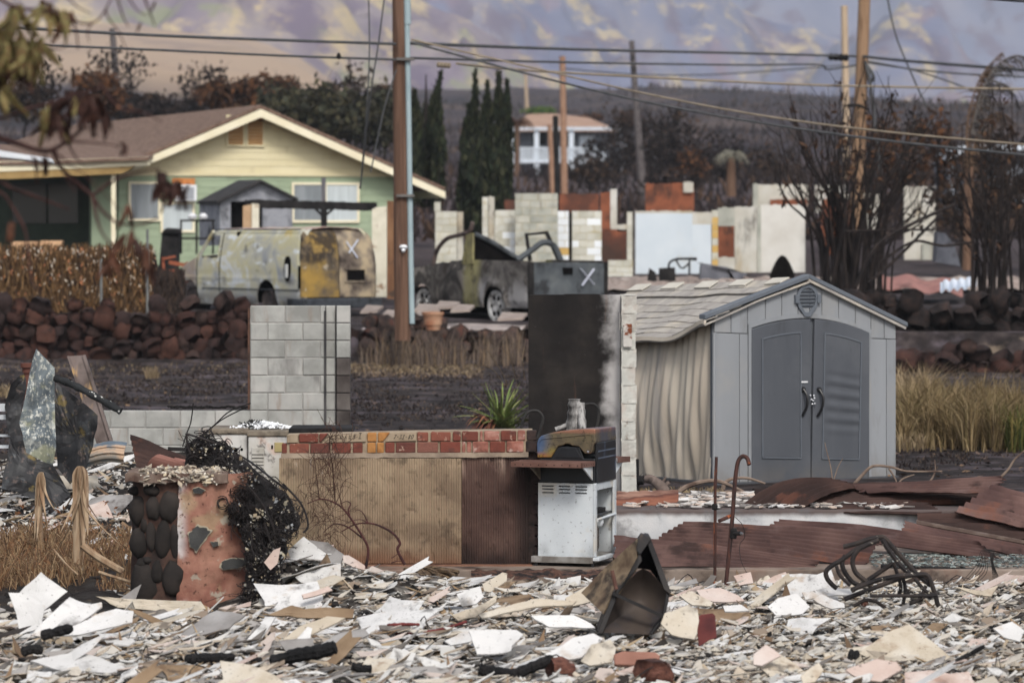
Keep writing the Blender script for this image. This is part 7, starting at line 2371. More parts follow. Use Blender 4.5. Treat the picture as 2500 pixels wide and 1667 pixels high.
b.grid(lambda u,v:(-6.4+12.8*u,19.5+13.1*v,hb(-6.4+12.8*u,19.5+13.1*v)+.02*fbm(u*90,v*90,2,3)),190,190)
b.grid(lambda u,v:(-7.6+5.5*u,32.5+11.3*v,hb(-7.6+5.5*u,32.5+11.3*v)+.02*fbm(u*40,v*90,2,3)),90,150)
b.build('ash_bed',m_ash,smooth=True,kind='stuff',label='bed of pale ash and char under the broken boards')
# loose small pieces
FR=[('ash_fragment',[(176,173,168),(190,188,184),(164,155,143),(148,134,118),(168,150,136),(124,118,112),(160,160,158),(112,98,82),(192,191,188),(184,180,172)],15000,.9),('charcoal_fragment',[(20,19,19),(34,31,30),(50,45,42),(70,62,56)],5200,.8),('tan_splinter',[(140,118,92),(160,142,116),(118,96,76),(92,74,60),(172,158,138),(62,54,48)],2600,1.1)]
rr=random.Random(77)
def near_void(x,D):
 px=x/D*F+CX
 return (D>28.9 and px<300) or (28.9<D<30.9 and 300<px<640)
for nm,cs,n_,sc in FR:
 b=MB()
 k=0
 while k<n_:
  D=21.5+10.7*rr.random()**1.25
  x=rr.uniform(-.147,.147)*D
  if rr.random()<.2:
   D=rr.uniform(34,43)
   x=rr.uniform(-.147*D,-2.35)
  elif near_void(x,D) and rr.random()>(.18 if nm=='charcoal_fragment' else .03):
   continue
  if 31.4<D<32.5 and rr.random()<.6:
   continue
  if nm=='charcoal_fragment' and fbm(x*1.3,D*1.1,9)<-.02 and rr.random()<.7:
   continue
  k+=1
  s=rr.choice((.012,.018,.025,.025,.035,.05,.07))*rr.uniform(.7,1.3)*sc
  z=hb(x,D)+rr.uniform(.0,.035)
  p=Vector((x,D,z))
  t=rr.gauss(.2,.4)
  yw=rr.uniform(0,6.3)
  M=Euler((t,rr.gauss(0,.3),0)).to_matrix()@Matrix.Rotation(yw,3,'Z')
  q=rr.uniform(.3,.9) if nm!='tan_splinter' else rr.uniform(.06,.2)
  s2=s*(2.6 if nm=='tan_splinter' else 1)
  nv=rr.choice((3,4,4,5))
  poly=[]
  for j in range(nv):
   a=6.283*(j+rr.uniform(-.3,.3))/nv
   poly.append(p+M@Vector((math.cos(a)*s2,math.sin(a)*s2*q,0)))
  th=rr.uniform(.003,.009) if nm!='charcoal_fragment' else s*rr.uniform(.4,.9)
  b.prism(poly,M@Vector((0,0,-th)))
 b.build(nm,mat(nm,[cs[0]],icols=cs,rough=.9,bump=.25,bscale=60,bdist=.004,isl=0),kind='stuff',label={'ash_fragment':'small pale crumbs and chips of burnt board','charcoal_fragment':'small lumps of black charcoal among the boards','tan_splinter':'thin tan splinters of board lying between the pieces'}[nm])
 # single board pieces
BW=dict(scale=2.2,detail=7,rough=.85,bump=.25,bscale=40,bdist=.004)
m_bd={'white':mat('white_board',[(184,183,181),(198,197,196),(206,205,203)],rnd=.05,layers=[dict(col=(160,138,114),scale=2.2,lo=.57,hi=.70,amt=.6),dict(col=(70,66,64),scale=2.6,lo=.54,hi=.70,amt=.75),dict(col=(52,48,46),scale=30,lo=.62,hi=.67,amt=.7)],**BW),'cream':mat('cream_board',[(172,160,142),(186,176,160),(194,187,175)],rnd=.06,layers=[dict(col=(130,104,80),scale=2.2,lo=.56,hi=.70,amt=.6),dict(col=(60,54,50),scale=2.6,lo=.54,hi=.70,amt=.75),dict(col=(52,48,46),scale=30,lo=.62,hi=.67,amt=.7)],**BW),'pinkish':mat('pink_board',[(176,154,143),(186,168,159),(194,182,175)],rnd=.05,layers=[dict(col=(156,120,102),scale=2.0,lo=.55,hi=.68,amt=.6),dict(col=(84,76,72),scale=2.6,lo=.54,hi=.70,amt=.7),dict(col=(52,48,46),scale=30,lo=.62,hi=.67,amt=.7)],**BW),'grey':mat('grey_board',[(110,107,104),(132,129,127),(150,148,147)],rnd=.10,layers=[dict(col=(70,64,60),scale=2.0,lo=.52,hi=.66,amt=.8)],**BW),'tan':mat('tan_board',[(104,84,66),(126,106,84),(142,122,100)],rnd=.10,layers=[dict(col=(66,54,46),scale=2.0,lo=.54,hi=.66,amt=.8)],**BW),'charred':mat('charred_board',[(34,31,30),(54,48,45),(80,72,66)],rnd=.15,layers=[dict(col=(150,140,128),scale=2.4,lo=.58,hi=.68,amt=.6)],**BW)}
def shard_mesh(m,seed,kind_):
 q=random.Random(seed)
 nu,nv=3,2
 asp={'long':.22,'broad':.75,'square':.95}[kind_]
 cv=q.uniform(-.10,.16)
 ju=[[q.uniform(-.12,.12) for _ in range(nv+1)] for _ in range(nu+1)]
 jv=[[q.uniform(-.10,.10)*asp for _ in range(nv+1)] for _ in range(nu+1)]
 mb_=MB()
 def fn(u,v):
  i,j=round(u*nu),round(v*nv)
  x,y=(u-.5)+(ju[i][j] if i in (0,nu) else 0),(v-.5)*asp+(jv[i][j] if j in (0,nv) else 0)
  return (x,y,cv*(x*x*2-.2)+.03*x*y)
 mb_.grid(fn,nu,nv,th=.020,nrm=(0,0,1))
 return mb_.mesh('board_shard',m)
SH={}
for ci,c_ in enumerate(m_bd):
 for ki,kd in enumerate(('long','broad','square')):
  SH[c_,kd]=[shard_mesh(m_bd[c_],100+ci*30+ki*7+k,kd) for k in range(3)]
b=MB()
for _ in range(2900):
 D=22.2+9.6*rr.random()**1.1
 x=rr.uniform(-.147,.147)*D
 if near_void(x,D):
  continue
 s=rr.uniform(.035,.13)*(.75 if x>.8 else 1)
 p=Vector((x,D,hb(x,D)+rr.uniform(.02,.07)))
 M=Euler((rr.gauss(.16,.26),rr.gauss(-.16,.26),rr.gauss(.2,.5))).to_matrix()
 asp=rr.choice((.16,.22,.3,.4,.7))
 cv=rr.uniform(-.2,.35)
 nv=rr.choice((4,5,6))
 poly=[]
 for k in range(nv):
  a=6.283*(k+rr.uniform(-.32,.32))/nv
  u,w=math.cos(a)*rr.uniform(.8,1.3),math.sin(a)*asp*rr.uniform(.8,1.3)
  poly.append(p+M@Vector((u*s,w*s,cv*u*u*s)))
 b.prism(poly,M@Vector((0,0,-rr.uniform(.004,.010))))
b.build('broken_chips',mat('board_chips',[(160,156,150)],icols=[(196,195,193),(188,180,168),(180,166,148),(186,172,164),(150,146,143),(120,102,84),(204,203,201),(84,78,74),(198,197,195),(190,184,174)],rough=.9,bump=.3,bscale=50,bdist=.004,layers=[dict(col=(62,56,52),scale=6,lo=.54,hi=.66,amt=.7)]),kind='stuff',label='hand sized broken chips of board covering the debris')
b=MB()
for _ in range(130):
 D=rr.uniform(23,31.5)
 x=rr.uniform(-.13,.147)*D
 p=Vector((x,D,hb(x,D)+.04))
 L_=rr.uniform(.15,.6)
 a=rr.uniform(0,6.3)
 d_=Vector((math.cos(a),math.sin(a)*.5,0))*L_
 b.tube(curve([p-d_*.5,p+Vector((0,0,rr.uniform(.0,.10)))+d_*rr.uniform(-.2,.2),p+d_*.5+Vector((0,0,rr.uniform(-.02,.05)))],3),rr.uniform(.002,.005),4)
b.build('loose_wire',m_spr,kind='stuff',label='loose burnt wires lying through the debris')
b=MB()
for _ in range(7500):
 D=22+9.8*rr.random()**1.1
 x=rr.gauss(2.3,1.4) if rr.random()<.6 else rr.uniform(-.147,.147)*D
 if near_void(x,D) or abs(x)>.155*D:
  continue
 s=rr.choice((.008,.012,.016,.022,.03))*rr.uniform(.7,1.4)
 p=Vector((x,D,hb(x,D)+rr.uniform(.0,.05)))
 v=[p+Vector((a*s*rr.uniform(.6,1.5),b_*s*rr.uniform(.6,1.4),c_*s*rr.uniform(.5,1.1))) for a,b_,c_ in ((1,.2,0),(.1,1,.1),(-1,.1,0),(0,-1,.1),(.2,.1,1),(0,0,-.6))]
 b.add(v,[(0,1,4),(1,2,4),(2,3,4),(3,0,4),(1,0,5),(2,1,5),(3,2,5),(0,3,5)])
b.build('ash_crumb',mat('ash_crumbs',[(160,155,146)],icols=[(176,172,165),(160,150,136),(140,132,122),(186,184,180),(120,112,104),(170,158,140),(96,90,85),(182,176,164)],bump=.3,bscale=80,bdist=.004),kind='stuff',label='crumbly lumps of ash and plaster, thickest at the lower right')
ZN=[(-9e9,690,'by the stone pillar'),(690,1120,'below the brick counter'),(1120,1480,'left of the black box'),(1480,1760,'by the black box'),(1760,2120,'before the rusty pipes'),(2120,9e9,'by the tube frame')]
placed,recs=[],[]
tries=0
while len(placed)<248 and tries<12000:
 tries+=1
 back=len(placed)>=212
 D=23.2+8.6*rr.random()**1.1
 x=rr.uniform(-.142,.142)*D
 if back:
  D=rr.uniform(34.5,42)
  x=rr.uniform(-.14*D,-.105*D)
 px=x/D*F+CX
 if not back and (near_void(x,D) or D>31.7):
  continue
 s=rr.choice((.14,.18,.22,.26,.32,.38,.48))*rr.uniform(.8,1.2)*(.8 if 30<D<33 else 1)
 if any((x-a)**2+((D-b_)*.9)**2<(.30*(s+s_))**2 for a,b_,s_ in placed):
  continue
 if 1440<px<1650 and 26.2<D<28.5:
  continue
 kd=rr.choice(('long','long','long','broad','square'))
 wts=(40,22,12 if px<1500 else 22,16,10,8)
 c_=rr.choices(list(m_bd),wts)[0]
 if back:
  c_=rr.choice(('white','pinkish','white','cream','grey'))
 t=max(-.12,rr.gauss(.22,.22))
 z=hb(x,D)+.03+.30*s*math.sin(abs(t))*(.75 if kd!='long' else .3)
 placed.append((x,D,s))
 o=inst('board_shard',rr.choice(SH[c_,kd]),None,(x,D,z),(t,rr.gauss(-.2 if kd=='long' else -.08,.16),rr.gauss(.25 if kd=='long' else 0,.5)),(s*(1.7 if kd=='long' else 1),s*(1.1 if kd=='long' else 1),s*.6))
 zone=next(zt for a,b_,zt in ZN if a<=px<b_)
 dep='near the kerb' if D>29.3 else ('mid debris' if D>26.2 else 'near the lower edge')
 if back:
  zone,dep='behind the dry grass',''
 sz='small' if s<.2 else ('middling' if s<.32 else 'large')
 recs.append((o,'%s %s %s piece %s %s %s'%(sz,c_,kd,'tilted' if t>.42 else 'flat',zone,dep),px))
byl={}
for o,lb,px in recs:
 byl.setdefault(lb,[]).append((px,o))
for lb,l in byl.items():
 l.sort(key=lambda q:q[0])
 nm={1:[''],2:[', left one',', right one'],3:[', left one',', middle one',', right one'],4:[', leftmost',', second from left',', second from right',', rightmost']}.get(len(l),['']*len(l))
 for (px,o),sx in zip(l,nm):
  tag(o,lb+sx,'board','broken boards in the foreground debris','thing')
  # the large boards one can point to
def big(label,pts,D,n,col,th=.012,amp=.012,seed=1,lift=0):
 cx_,cy_=sum(p[0] for p in pts)/len(pts),sum(p[1] for p in pts)/len(pts)
 c=P(cx_,cy_,D)
 mb_=crumple(pts,c,n,th,seed,amp,4,.012)
 o=solo(mb_,'broken_board',m_bd[col],c,label,'board','large broken boards')
 return o
for k,a in enumerate((('big grey white board propped upright at the lower left',[(100,1397),(163,1443),(108,1492),(60,1450),(48,1444)],27.4,(.2,-1,.5),'white'),('white board with a dark patch under the propped one',[(22,1447),(60,1446),(112,1478),(100,1530),(48,1548),(40,1500)],27.0,(.1,-1,.55),'white'),('first white slat of the fanned stack at the lower left',[(72,1546),(170,1458),(224,1474),(170,1505),(110,1550)],26.5,(.1,-.8,1),'white'),('second white slat of the fanned stack at the lower left',[(100,1552),(205,1480),(248,1470),(250,1482),(170,1540)],26.4,(.1,-.8,1),'white'),('widest white slat of the fanned stack at the lower left',[(120,1556),(230,1500),(285,1484),(326,1490),(322,1518),(215,1545)],26.3,(.1,-.8,1),'white'),('long curved cream strip lying at the foot of the pillar',[(235,1455),(330,1462),(490,1468),(502,1486),(440,1495),(290,1482)],28.6,(0,-1,.4),'cream'),('short grey board end leaning on the dark pillar stones',[(294,1460),(345,1426),(332,1461),(318,1464)],28.9,(.2,-1,.4),'grey'),('grey white board pieces below the curved cream strip',[(440,1548),(492,1505),(530,1488),(600,1500),(560,1535),(470,1552)],27.0,(-.1,-.7,1),'grey'),('broad white board along the lower left frame edge',[(70,1612),(190,1590),(245,1602),(285,1620),(330,1640),(165,1640)],24.9,(0,-.6,1),'white'),('tan rusty sheet edge below the curved cream strip',[(310,1482),(340,1490),(400,1516),(410,1522),(370,1520),(335,1500)],27.6,(.1,-1,.3),'tan'),('topmost grey white board of the heap beside the mattress',[(745,1318),(800,1322),(838,1352),(832,1375),(790,1370),(752,1340)],30.2,(-.3,-1,.8),'grey'),('large white board on the heap beside the mattress',[(702,1344),(742,1312),(795,1350),(788,1372),(752,1390),(715,1370)],30.1,(-.1,-1,.8),'white'),('curled cream board standing on the heap beside the mattress',[(778,1380),(800,1350),(812,1378),(800,1392),(785,1397)],29.8,(.4,-1,.2),'tan'),('square cracked white board low on the heap beside the mattress',[(720,1408),(785,1384),(834,1378),(830,1412),(770,1428),(735,1422)],29.6,(0,-1,.9),'white'),('long pink board sliding off the heap beside the mattress',[(836,1352),(850,1352),(892,1382),(890,1392),(862,1384),(838,1370)],30.0,(-.2,-1,.8),'pinkish'),('pale pink board edge in front of the mattress',[(736,1452),(800,1432),(812,1440),(770,1456),(740,1462)],29.0,(0,-.8,.8),'pinkish'),('orange tinted board standing in the mattress springs',[(645,1372),(668,1342),(685,1336),(678,1375),(660,1392)],29.2,(.1,-1,.2),'pinkish'),('rust brown board edge left of centre',[(655,1500),(710,1474),(740,1484),(860,1484),(862,1505),(760,1508)],27.6,(.1,-.8,.8),'tan'),('white board with curved edge in the middle of the debris',[(1105,1500),(1190,1468),(1212,1450),(1210,1468),(1160,1505),(1120,1514)],27.4,(-.2,-.8,1),'cream'),('blue white square board near the centre of the debris',[(1114,1450),(1172,1428),(1180,1455),(1162,1472),(1128,1480)],28.4,(-.1,-1,.8),'white'),('largest clean white board left of the black box',[(1143,1540),(1262,1532),(1278,1545),(1250,1575),(1248,1592),(1164,1594)],25.6,(0,-.8,1),'white'),('white board behind the largest clean one',[(1085,1560),(1160,1530),(1175,1545),(1146,1568),(1100,1572)],26.0,(-.1,-.8,1),'white'),('long white plank rising toward the black box',[(1170,1496),(1300,1462),(1412,1465),(1400,1474),(1290,1484),(1180,1506)],27.3,(0,-.7,1),'cream'),('curved cream sheet touching the left side of the black box',[(1380,1462),(1430,1430),(1462,1420),(1456,1445),(1442,1470),(1390,1482)],27.6,(.2,-.8,1),'cream'),('split white timber block left of centre by the slab',[(1178,1425),(1226,1398),(1238,1400),(1236,1418),(1196,1444),(1182,1440)],30.0,(.1,-1,.6),'cream'),('white board in front of the foot of the black box',[(1300,1503),(1400,1500),(1440,1520),(1452,1532),(1340,1530)],26.6,(0,-.8,1),'white'),('broad pale board right of the black box',[(1622,1495),(1680,1478),(1702,1490),(1706,1515),(1696,1560),(1640,1548),(1612,1520)],26.3,(.05,-.9,.9),'cream'),('warm stained board below the black box',[(1418,1610),(1445,1572),(1490,1560),(1504,1580),(1496,1615),(1440,1622)],25.0,(0,-.8,1),'cream'),('white board with a bent corner below the black box',[(1330,1600),(1400,1556),(1450,1545),(1470,1560),(1420,1605),(1380,1612)],25.3,(0,-.7,1),'white'),('cracked white board left of the tube frame',[(1873,1478),(1900,1458),(1945,1448),(1978,1478),(1960,1498),(1895,1500)],28.2,(0,-.9,.9),'white'),('white curved board touching the tube frame',[(1985,1462),(2006,1447),(2060,1474),(2062,1484),(2030,1488)],28.4,(.1,-.9,.9),'white'),('long flat white board behind the cracked one',[(1960,1444),(2040,1436),(2076,1440),(2080,1456),(2010,1456),(1965,1460)],29.3,(0,-.6,1),'white'),('pink board at the foot of the leaning rusty pipe',[(1700,1440),(1760,1432),(1800,1450),(1820,1466),(1740,1470),(1710,1458)],28.9,(0,-.7,1),'pinkish'),('cream board lying left of the straight rusty pipe',[(1660,1450),(1690,1440),(1740,1470),(1735,1480),(1690,1476)],28.6,(0,-.7,1),'cream'),('white rectangular board right of the leaning rusty pipe',[(1765,1480),(1810,1477),(1830,1490),(1790,1494),(1770,1492)],28.0,(0,-.7,1),'white'),('pink board between the two rusty pipes and the kerb',[(1790,1402),(1832,1396),(1840,1420),(1805,1428)],30.2,(0,-.9,.9),'pinkish'),('cream broken board right of the tube frame',[(2332,1430),(2400,1440),(2438,1428),(2420,1455),(2380,1450)],29.6,(0,-.8,1),'cream'),('pink shard at the bottom right corner, left one',[(1838,1600),(1870,1574),(1908,1600),(1860,1625),(1840,1622)],24.8,(0,-.8,1),'pinkish'),('pink board at the bottom right corner, largest one',[(2062,1636),(2140,1605),(2190,1612),(2202,1630),(2150,1662),(2100,1655)],24.2,(0,-.8,1),'pinkish'),('cream broken slab along the bottom right frame edge',[(1955,1650),(2000,1612),(2012,1630),(1990,1664),(1960,1668)],24.0,(.1,-.9,.9),'cream'),('white shard with a curled rim at the right, middle depth',[(2425,1535),(2470,1518),(2500,1540),(2490,1566),(2450,1556)],26.2,(0,-.8,1),'white'),('grey curved board with a shadowed belly near bottom centre',[(680,1565),(720,1560),(766,1556),(766,1580),(735,1594),(700,1592)],25.6,(0,-1,.5),'grey'),('folded cream board above the charred log',[(690,1562),(730,1528),(800,1505),(842,1508),(800,1530),(750,1552)],26.4,(-.1,-.8,1),'cream'),('grey white board with violet tint above the charred log',[(772,1580),(830,1540),(890,1535),(902,1548),(840,1568),(800,1586)],26.0,(-.1,-.7,1),'grey'),('white long board left of the folded cream one',[(602,1560),(650,1510),(672,1504),(664,1520),(640,1556),(616,1570)],26.6,(-.1,-.9,.9),'white'))):
 big(*a[:4],a[4],seed=k+3)
 # charred timbers and stones
for k,a in enumerate((('charred log with nails at the lower left of the fanned slats',[(100,1552),(130,1544),(178,1532)],26.0,.035),('long thick charred log below the folded cream board',[(660,1618),(720,1600),(780,1590),(822,1578)],25.2,.050),('charred log end at the lower right of the largest white board',[(1245,1650),(1290,1632),(1352,1606)],24.6,.042),('charred log at the bottom frame edge left of the other log end',[(1168,1632),(1200,1640),(1250,1648)],24.4,.045),('short charred stub in front of the fanned slats',[(450,1608),(500,1606),(573,1604)],25.2,.036),('small charred lump right of the long charred log',[(858,1624),(880,1630),(908,1632)],24.7,.028),('charred lump at the far lower left',[(52,1592),(80,1584),(105,1588)],25.6,.035),('small charred lump beside the long log, left end',[(612,1610),(640,1612)],25.2,.028),('black stick lying across the crossed sticks at the lower right',[(2120,1600),(2165,1562),(2206,1536)],25.9,.020),('dark stick under the crossed sticks at the lower right',[(2125,1560),(2180,1572),(2240,1590)],26.0,.018),('long dark stick of the crossed sticks at the lower right',[(2190,1560),(2250,1590),(2330,1612)],25.8,.018),('black stick rising to the right at the lower right',[(2305,1628),(2350,1606),(2404,1576)],25.2,.018),('charred block under the crossed sticks',[(2070,1600),(2098,1604)],25.4,.045))):
 char_log(*a,k+5)
m_pipe_r=mat('dark_red_pipe',[(84,34,34),(110,48,46)],scale=6,rough=.6,bump=.1)
for q,lb in (([(945,1525),(985,1523),(1025,1524)],'upper dark red pipe piece in the middle of the debris'),([(965,1546),(1030,1543),(1085,1534),(1140,1516)],'lower curved dark red pipe in the middle of the debris')):
 char_log(lb,q,27.2,.012,9,'red_pipe','dark red pipes in the debris',m_pipe_r)
m_rst=mat('red_brown_rock',[(70,44,38),(96,62,52),(112,76,66)],scale=5,rough=.9,bump=.5,bscale=16,bdist=.02,layers=[dict(col=(190,176,166),scale=3,lo=.58,hi=.68,amt=.6)])
for (px,py,D,s,lb) in ((1370,1634,24.6,(.22,.2,.16),'red brown rock at the bottom edge, smaller of the two rounded ones'),(1598,1642,24.4,(.29,.24,.20),'red brown rock at the bottom edge, larger of the two rounded ones'),(2140-30,1475,29.2,(.07,.06,.07),'small rusty lump inside the tube frame')):
 o=inst('rock',rock_mesh('rock',m_rst,int(px)),None,P(px,py,D),(.2,.1,px),s)
 tag(o,lb,'rock','reddish rocks in the debris','thing')
b=MB()
w2=onplane([(1498,1596),(1520,1588),(1600,1590),(1612,1600),(1606,1624),(1500,1622)],P(1555,1606,24.9),(0,-1,.5))
b.prism(w2,(0,.05,-.02))
solo(b,'brown_slab',mat('pink_brown_slab',[(128,90,78),(150,110,96)],scale=4,bump=.4),P(1555,1620,24.9),'flat pinkish brown slab between the red rocks and the black box','slab',bevel=.01)
b=MB()
w2=onplane([(1699,1508),(1712,1500),(1740,1496),(1746,1502),(1750,1556),(1732,1562),(1706,1578)],P(1725,1540,26.4),(.1,-1,.15))
b.prism(w2,(0,.015,0))
solo(b,'red_plate',mat('dark_red_plate',[(84,38,38),(100,48,46),(70,32,34)],scale=3,rough=.7,bump=.2),P(1725,1578,26.4),'dark red rusty plate standing in the debris right of the black box','plate',bevel=.004)
# fibrous stump before the counter
b=MB()
for k in range(60):
 t=k/59
 a=P(985+rr.uniform(0,30),1388+26*t,31.6+rr.uniform(-.1,.2))
 e=P(1040+rr.uniform(-20,80),1400+24*t+rr.uniform(-6,4),31.2+rr.uniform(-.1,.1))
 b.tube(curve([a,a+(e-a)*.5+Vector((0,0,.05*math.sin(3.14*t)+rr.uniform(0,.02))),e],3),rr.uniform(.008,.018),5)
solo(b,'fibrous_stump',mat('fibre_brown',[(84,68,54),(110,92,72),(62,50,42),(140,118,90)],scale=9,stretch=(.4,1,2),bump=.5),P(1040,1420,31.3),'shaggy fibrous palm root lying before the counter footing','palm root')
b=MB()
b.grid(lambda u,v:P(1150+450*u,1402+10*v,32.6-.9*v)+Vector((0,0,.05*math.sin(math.pi*v)+.03*fbm(u*14,v*3,4))),60,10)
b.build('brown_fluff',mat('brown_duff',[(74,50,42),(98,70,58),(46,36,33),(30,26,26)],scale=9,detail=9,bump=1.0,bscale=40,bdist=.03),kind='stuff',label='brown burnt duff heaped against the patio edge')
# black metal box on its corner
ZB=lambda L:[(1200+x/3.675,1260+y/3.675) for x,y in L]
DBX=26.9
bx=thing('burnt_metal_box','black burnt metal box lying on its corner, open front toward the camera','metal box',P(1530,1545,DBX))
m_box=mat('black_box_steel',[(30,29,30),(44,42,42),(58,54,52)],scale=2.5,rough=.6,metal=.25,bump=.15,layers=[dict(col=(90,78,70),scale=3,lo=.58,hi=.70,amt=.6)])
m_boxi=mat('box_inner_brown',[(58,50,45),(72,63,57),(48,43,42)],scale=2,rough=.65,metal=.2,bump=.1,layers=[dict(col=(60,62,72),scale=2,lo=.52,hi=.66,amt=.7)])
m_boxs=mat('box_scorched_side',[(96,78,62),(130,112,90),(58,48,42),(160,146,118)],scale=4,rough=.7,bump=.3,layers=[dict(col=(30,26,25),scale=3,lo=.50,hi=.62,amt=.8)])
nf=(-.05,-1,.25)
fr_c=P(1530,1440,DBX)
def bpoly(L,name,m,th,off=0.0,n=nf,bev=.004):
 w_=[q+Vector((0,off,0)) for q in onplane(ZB(L),fr_c,n)]
 b_=MB()
 b_.prism(w_,(0,th,0))
 return b_.build(name,m,bx,bevel=bev)
inner=onplane(ZB([(1320,490),(1360,470),(1420,500),(1500,580),(1590,690),(1565,900),(1500,1010),(1440,1065),(1130,1050),(975,1045),(1110,700)]),fr_c,nf)
cc=sum(inner,Vector())/len(inner)
b=MB()
N_=len(inner)
vs,fs=[],[]
for i in range(6):
 t=i/5
 for q in inner:
  vs.append(cc+(q-cc)*t+Vector((0,.03+.16*(1-t*t),0)))
for i in range(5):
 for j in range(N_):
  k=(j+1)%N_
  fs.append((i*N_+j,i*N_+k,(i+1)*N_+k,(i+1)*N_+j))
b.add(vs,fs)
b.build('inner_panel',m_boxi,bx,smooth=True)
bpoly([(1400,230),(1320,340),(1300,500),(1440,520),(1560,680),(1580,660)],'dark_cavity',m_void,.02,.35,bev=0)
bpoly([(1335,330),(1350,400),(1140,690),(1000,1046),(955,1040),(1090,690),(1310,450),(1315,340)],'frame_rail',m_box,.45)
bpoly([(1385,190),(1430,200),(1612,680),(1600,700),(1545,650),(1408,270)],'frame_rail',m_box,.45)
bpoly([(1600,700),(1560,905),(1440,1066),(1415,1055),(1530,900),(1570,690)],'frame_rail',m_box,.3,.02)
bpoly([(1345,155),(1425,185),(1432,200),(1405,240),(1335,340),(1300,305),(1312,200)],'corner_cap',m_box,.12,-.02)
b=MB()
A=onplane(ZB([(1308,200),(1300,455),(1085,690),(1010,880),(955,820),(880,745),(1070,500)]),fr_c,nf)
dep=[0,0,0,.05,.35,.5,.35]
vs=[q+Vector((-.0-d_*.1,d_,0)) for q,d_ in zip(A,dep)]
b.prism(vs,(.01,.02,-.01))
b.build('side_panel',m_boxs,bx)
b=MB()
q=onplane(ZB([(1085,685),(1700,965)]),fr_c,nf)
b.beam(q[0]+Vector((0,-.02,0)),q[1]+Vector((0,-.03,0)),.022,.03,up=(0,1,0))
b.build('cross_bar',m_box,bx)
b=MB()
q=onplane(ZB([(1080,480),(1118,650)]),fr_c,nf)
b.tube([q[0]+Vector((0,-.05,0)),q[1]+Vector((0,-.04,0))],.014,8)
b.build('bolt',m_gs,bx)
# dry plants at the left and the twigs before the counter
b=MB()
clm=[(r.uniform(-40,318),r.uniform(31.9,35.2),r.uniform(.10,.36)) for _ in range(75)]
for k in range(4300):
 cl_=r.choice(clm)
 px=cl_[0]+r.gauss(0,11)
 D=cl_[1]+r.gauss(0,.12)
 if px>320:
  continue
 x=P(px,0,D).x
 p=Vector((x,D,hb(x,D)))
 hh=cl_[2]*r.uniform(.3,1.1)*(1 if px<200 else .8)
 a=r.uniform(0,6.3)
 d_=Vector((math.cos(a),math.sin(a)*.6,0))*hh*r.uniform(.2,1.7)
 e=Vector((.0036,.001,0))*r.uniform(.6,1.3)
 m_=p+d_*.35+Vector((0,0,hh*.75))
 t=p+d_+Vector((0,0,hh*r.uniform(.35,.95)))
 b.add([p-e,p+e,m_+e,t,m_-e],[(0,1,2,4),(4,2,3)])
b.build('dry_grass',mat('wiry_dry_grass',[(132,100,70)],icols=[(104,84,64),(84,66,52),(128,106,80),(66,52,44),(144,124,98),(108,78,56)],bump=0,rough=.9),kind='stuff',label='wiry brown dry grass left of the stone pillar')
b=MB()
for k in range(60):
 px=r.uniform(20,310)
 D=r.uniform(32,37)
 x=P(px,0,D).x
 leaves(b,(x,D,hb(x,D)+r.uniform(.05,.28)),(.06,.06,.06),4,.045,r,3,.4,.5,0)
b.build('dead_leaf_litter',mat('orange_dead_leaf',[(150,92,52)],icols=[(112,76,50),(92,64,46),(134,96,66),(78,56,44),(146,116,88)],bump=0),kind='stuff',label='curled orange brown leaves caught in the dry grass')
m_ban=mat('dry_banana_sheath',[(122,96,74),(146,122,98),(166,146,122),(88,62,46)],scale=4,stretch=(3,3,.5),rough=.8,bump=.3,rnd=.12,lo=.3,hi=.7)
for base,sc,lb in (((192,1385),1.0,'withered banana stem with folded straw coloured leaves'),((98,1330),.75,'smaller withered brown banana stem at the left')):
 D=32.6 if sc==1 else 34
 B0=P(*base,D)
 o=thing('banana_stem',lb,'plant',B0,0,'withered banana stems')
 hgt=.86*sc
 b=MB()
 b.tube([B0-Vector((0,0,.05)),B0+Vector((-.01,0,hgt*.4)),B0+Vector((.0,0,hgt*.75)),B0+Vector((.012,0,hgt))],[.045*sc,.042*sc,.032*sc,.016*sc],9)
 b.build('stem',m_ban,o,smooth=True)
 top=B0+Vector((.01,0,hgt))
 for k in range(10):
  a=k*.63+r.uniform(-.2,.2)
  out=Vector((math.cos(a),math.sin(a)*.7-.2,0))
  L_=r.uniform(.45,1.02)*hgt
  ribbon([top+out*.01,top+out*.018*sc+Vector((0,0,-.08)),top+out*.05*sc+Vector((0,0,-L_*.55)),top+out*r.uniform(.06,.34)*sc+Vector((r.uniform(-.06,.06),0,0))+Vector((0,0,-L_))],r.uniform(.055,.11)*sc,'leaf',m_ban,o,up=out)
b=MB()
for q,rr_ in (([(200,1330),(240,1360),(300,1395)],.03),([(240,1395),(270,1405),(320,1420)],.012),([(130,1340),(165,1380),(190,1402)],.008)):
 b.tube(curve([P(x,y,30.2) for x,y in q]),rr_,7)
solo(b,'fallen_stalk',m_ban,P(240,1370,30.2),'fallen banana stalks lying at the foot of the dark pillar stones','stalk',smooth=True)
ZC=lambda L,D=32.5:[P(640+x/3.36,1000+y/3.36,D) for x,y in L]
tp=thing('burnt_twig_plant','leafless burnt twig plant in front of the ribbed tan plaster','plant',P(893,1392,32.4))
m_twd=mat('dark_red_twig',[(54,34,34),(76,44,42),(36,28,29)],scale=6,rough=.8,bump=.2)
m_twf=mat('rust_twig',[(74,50,40),(60,43,38)],scale=6,rough=.85,bump=0)
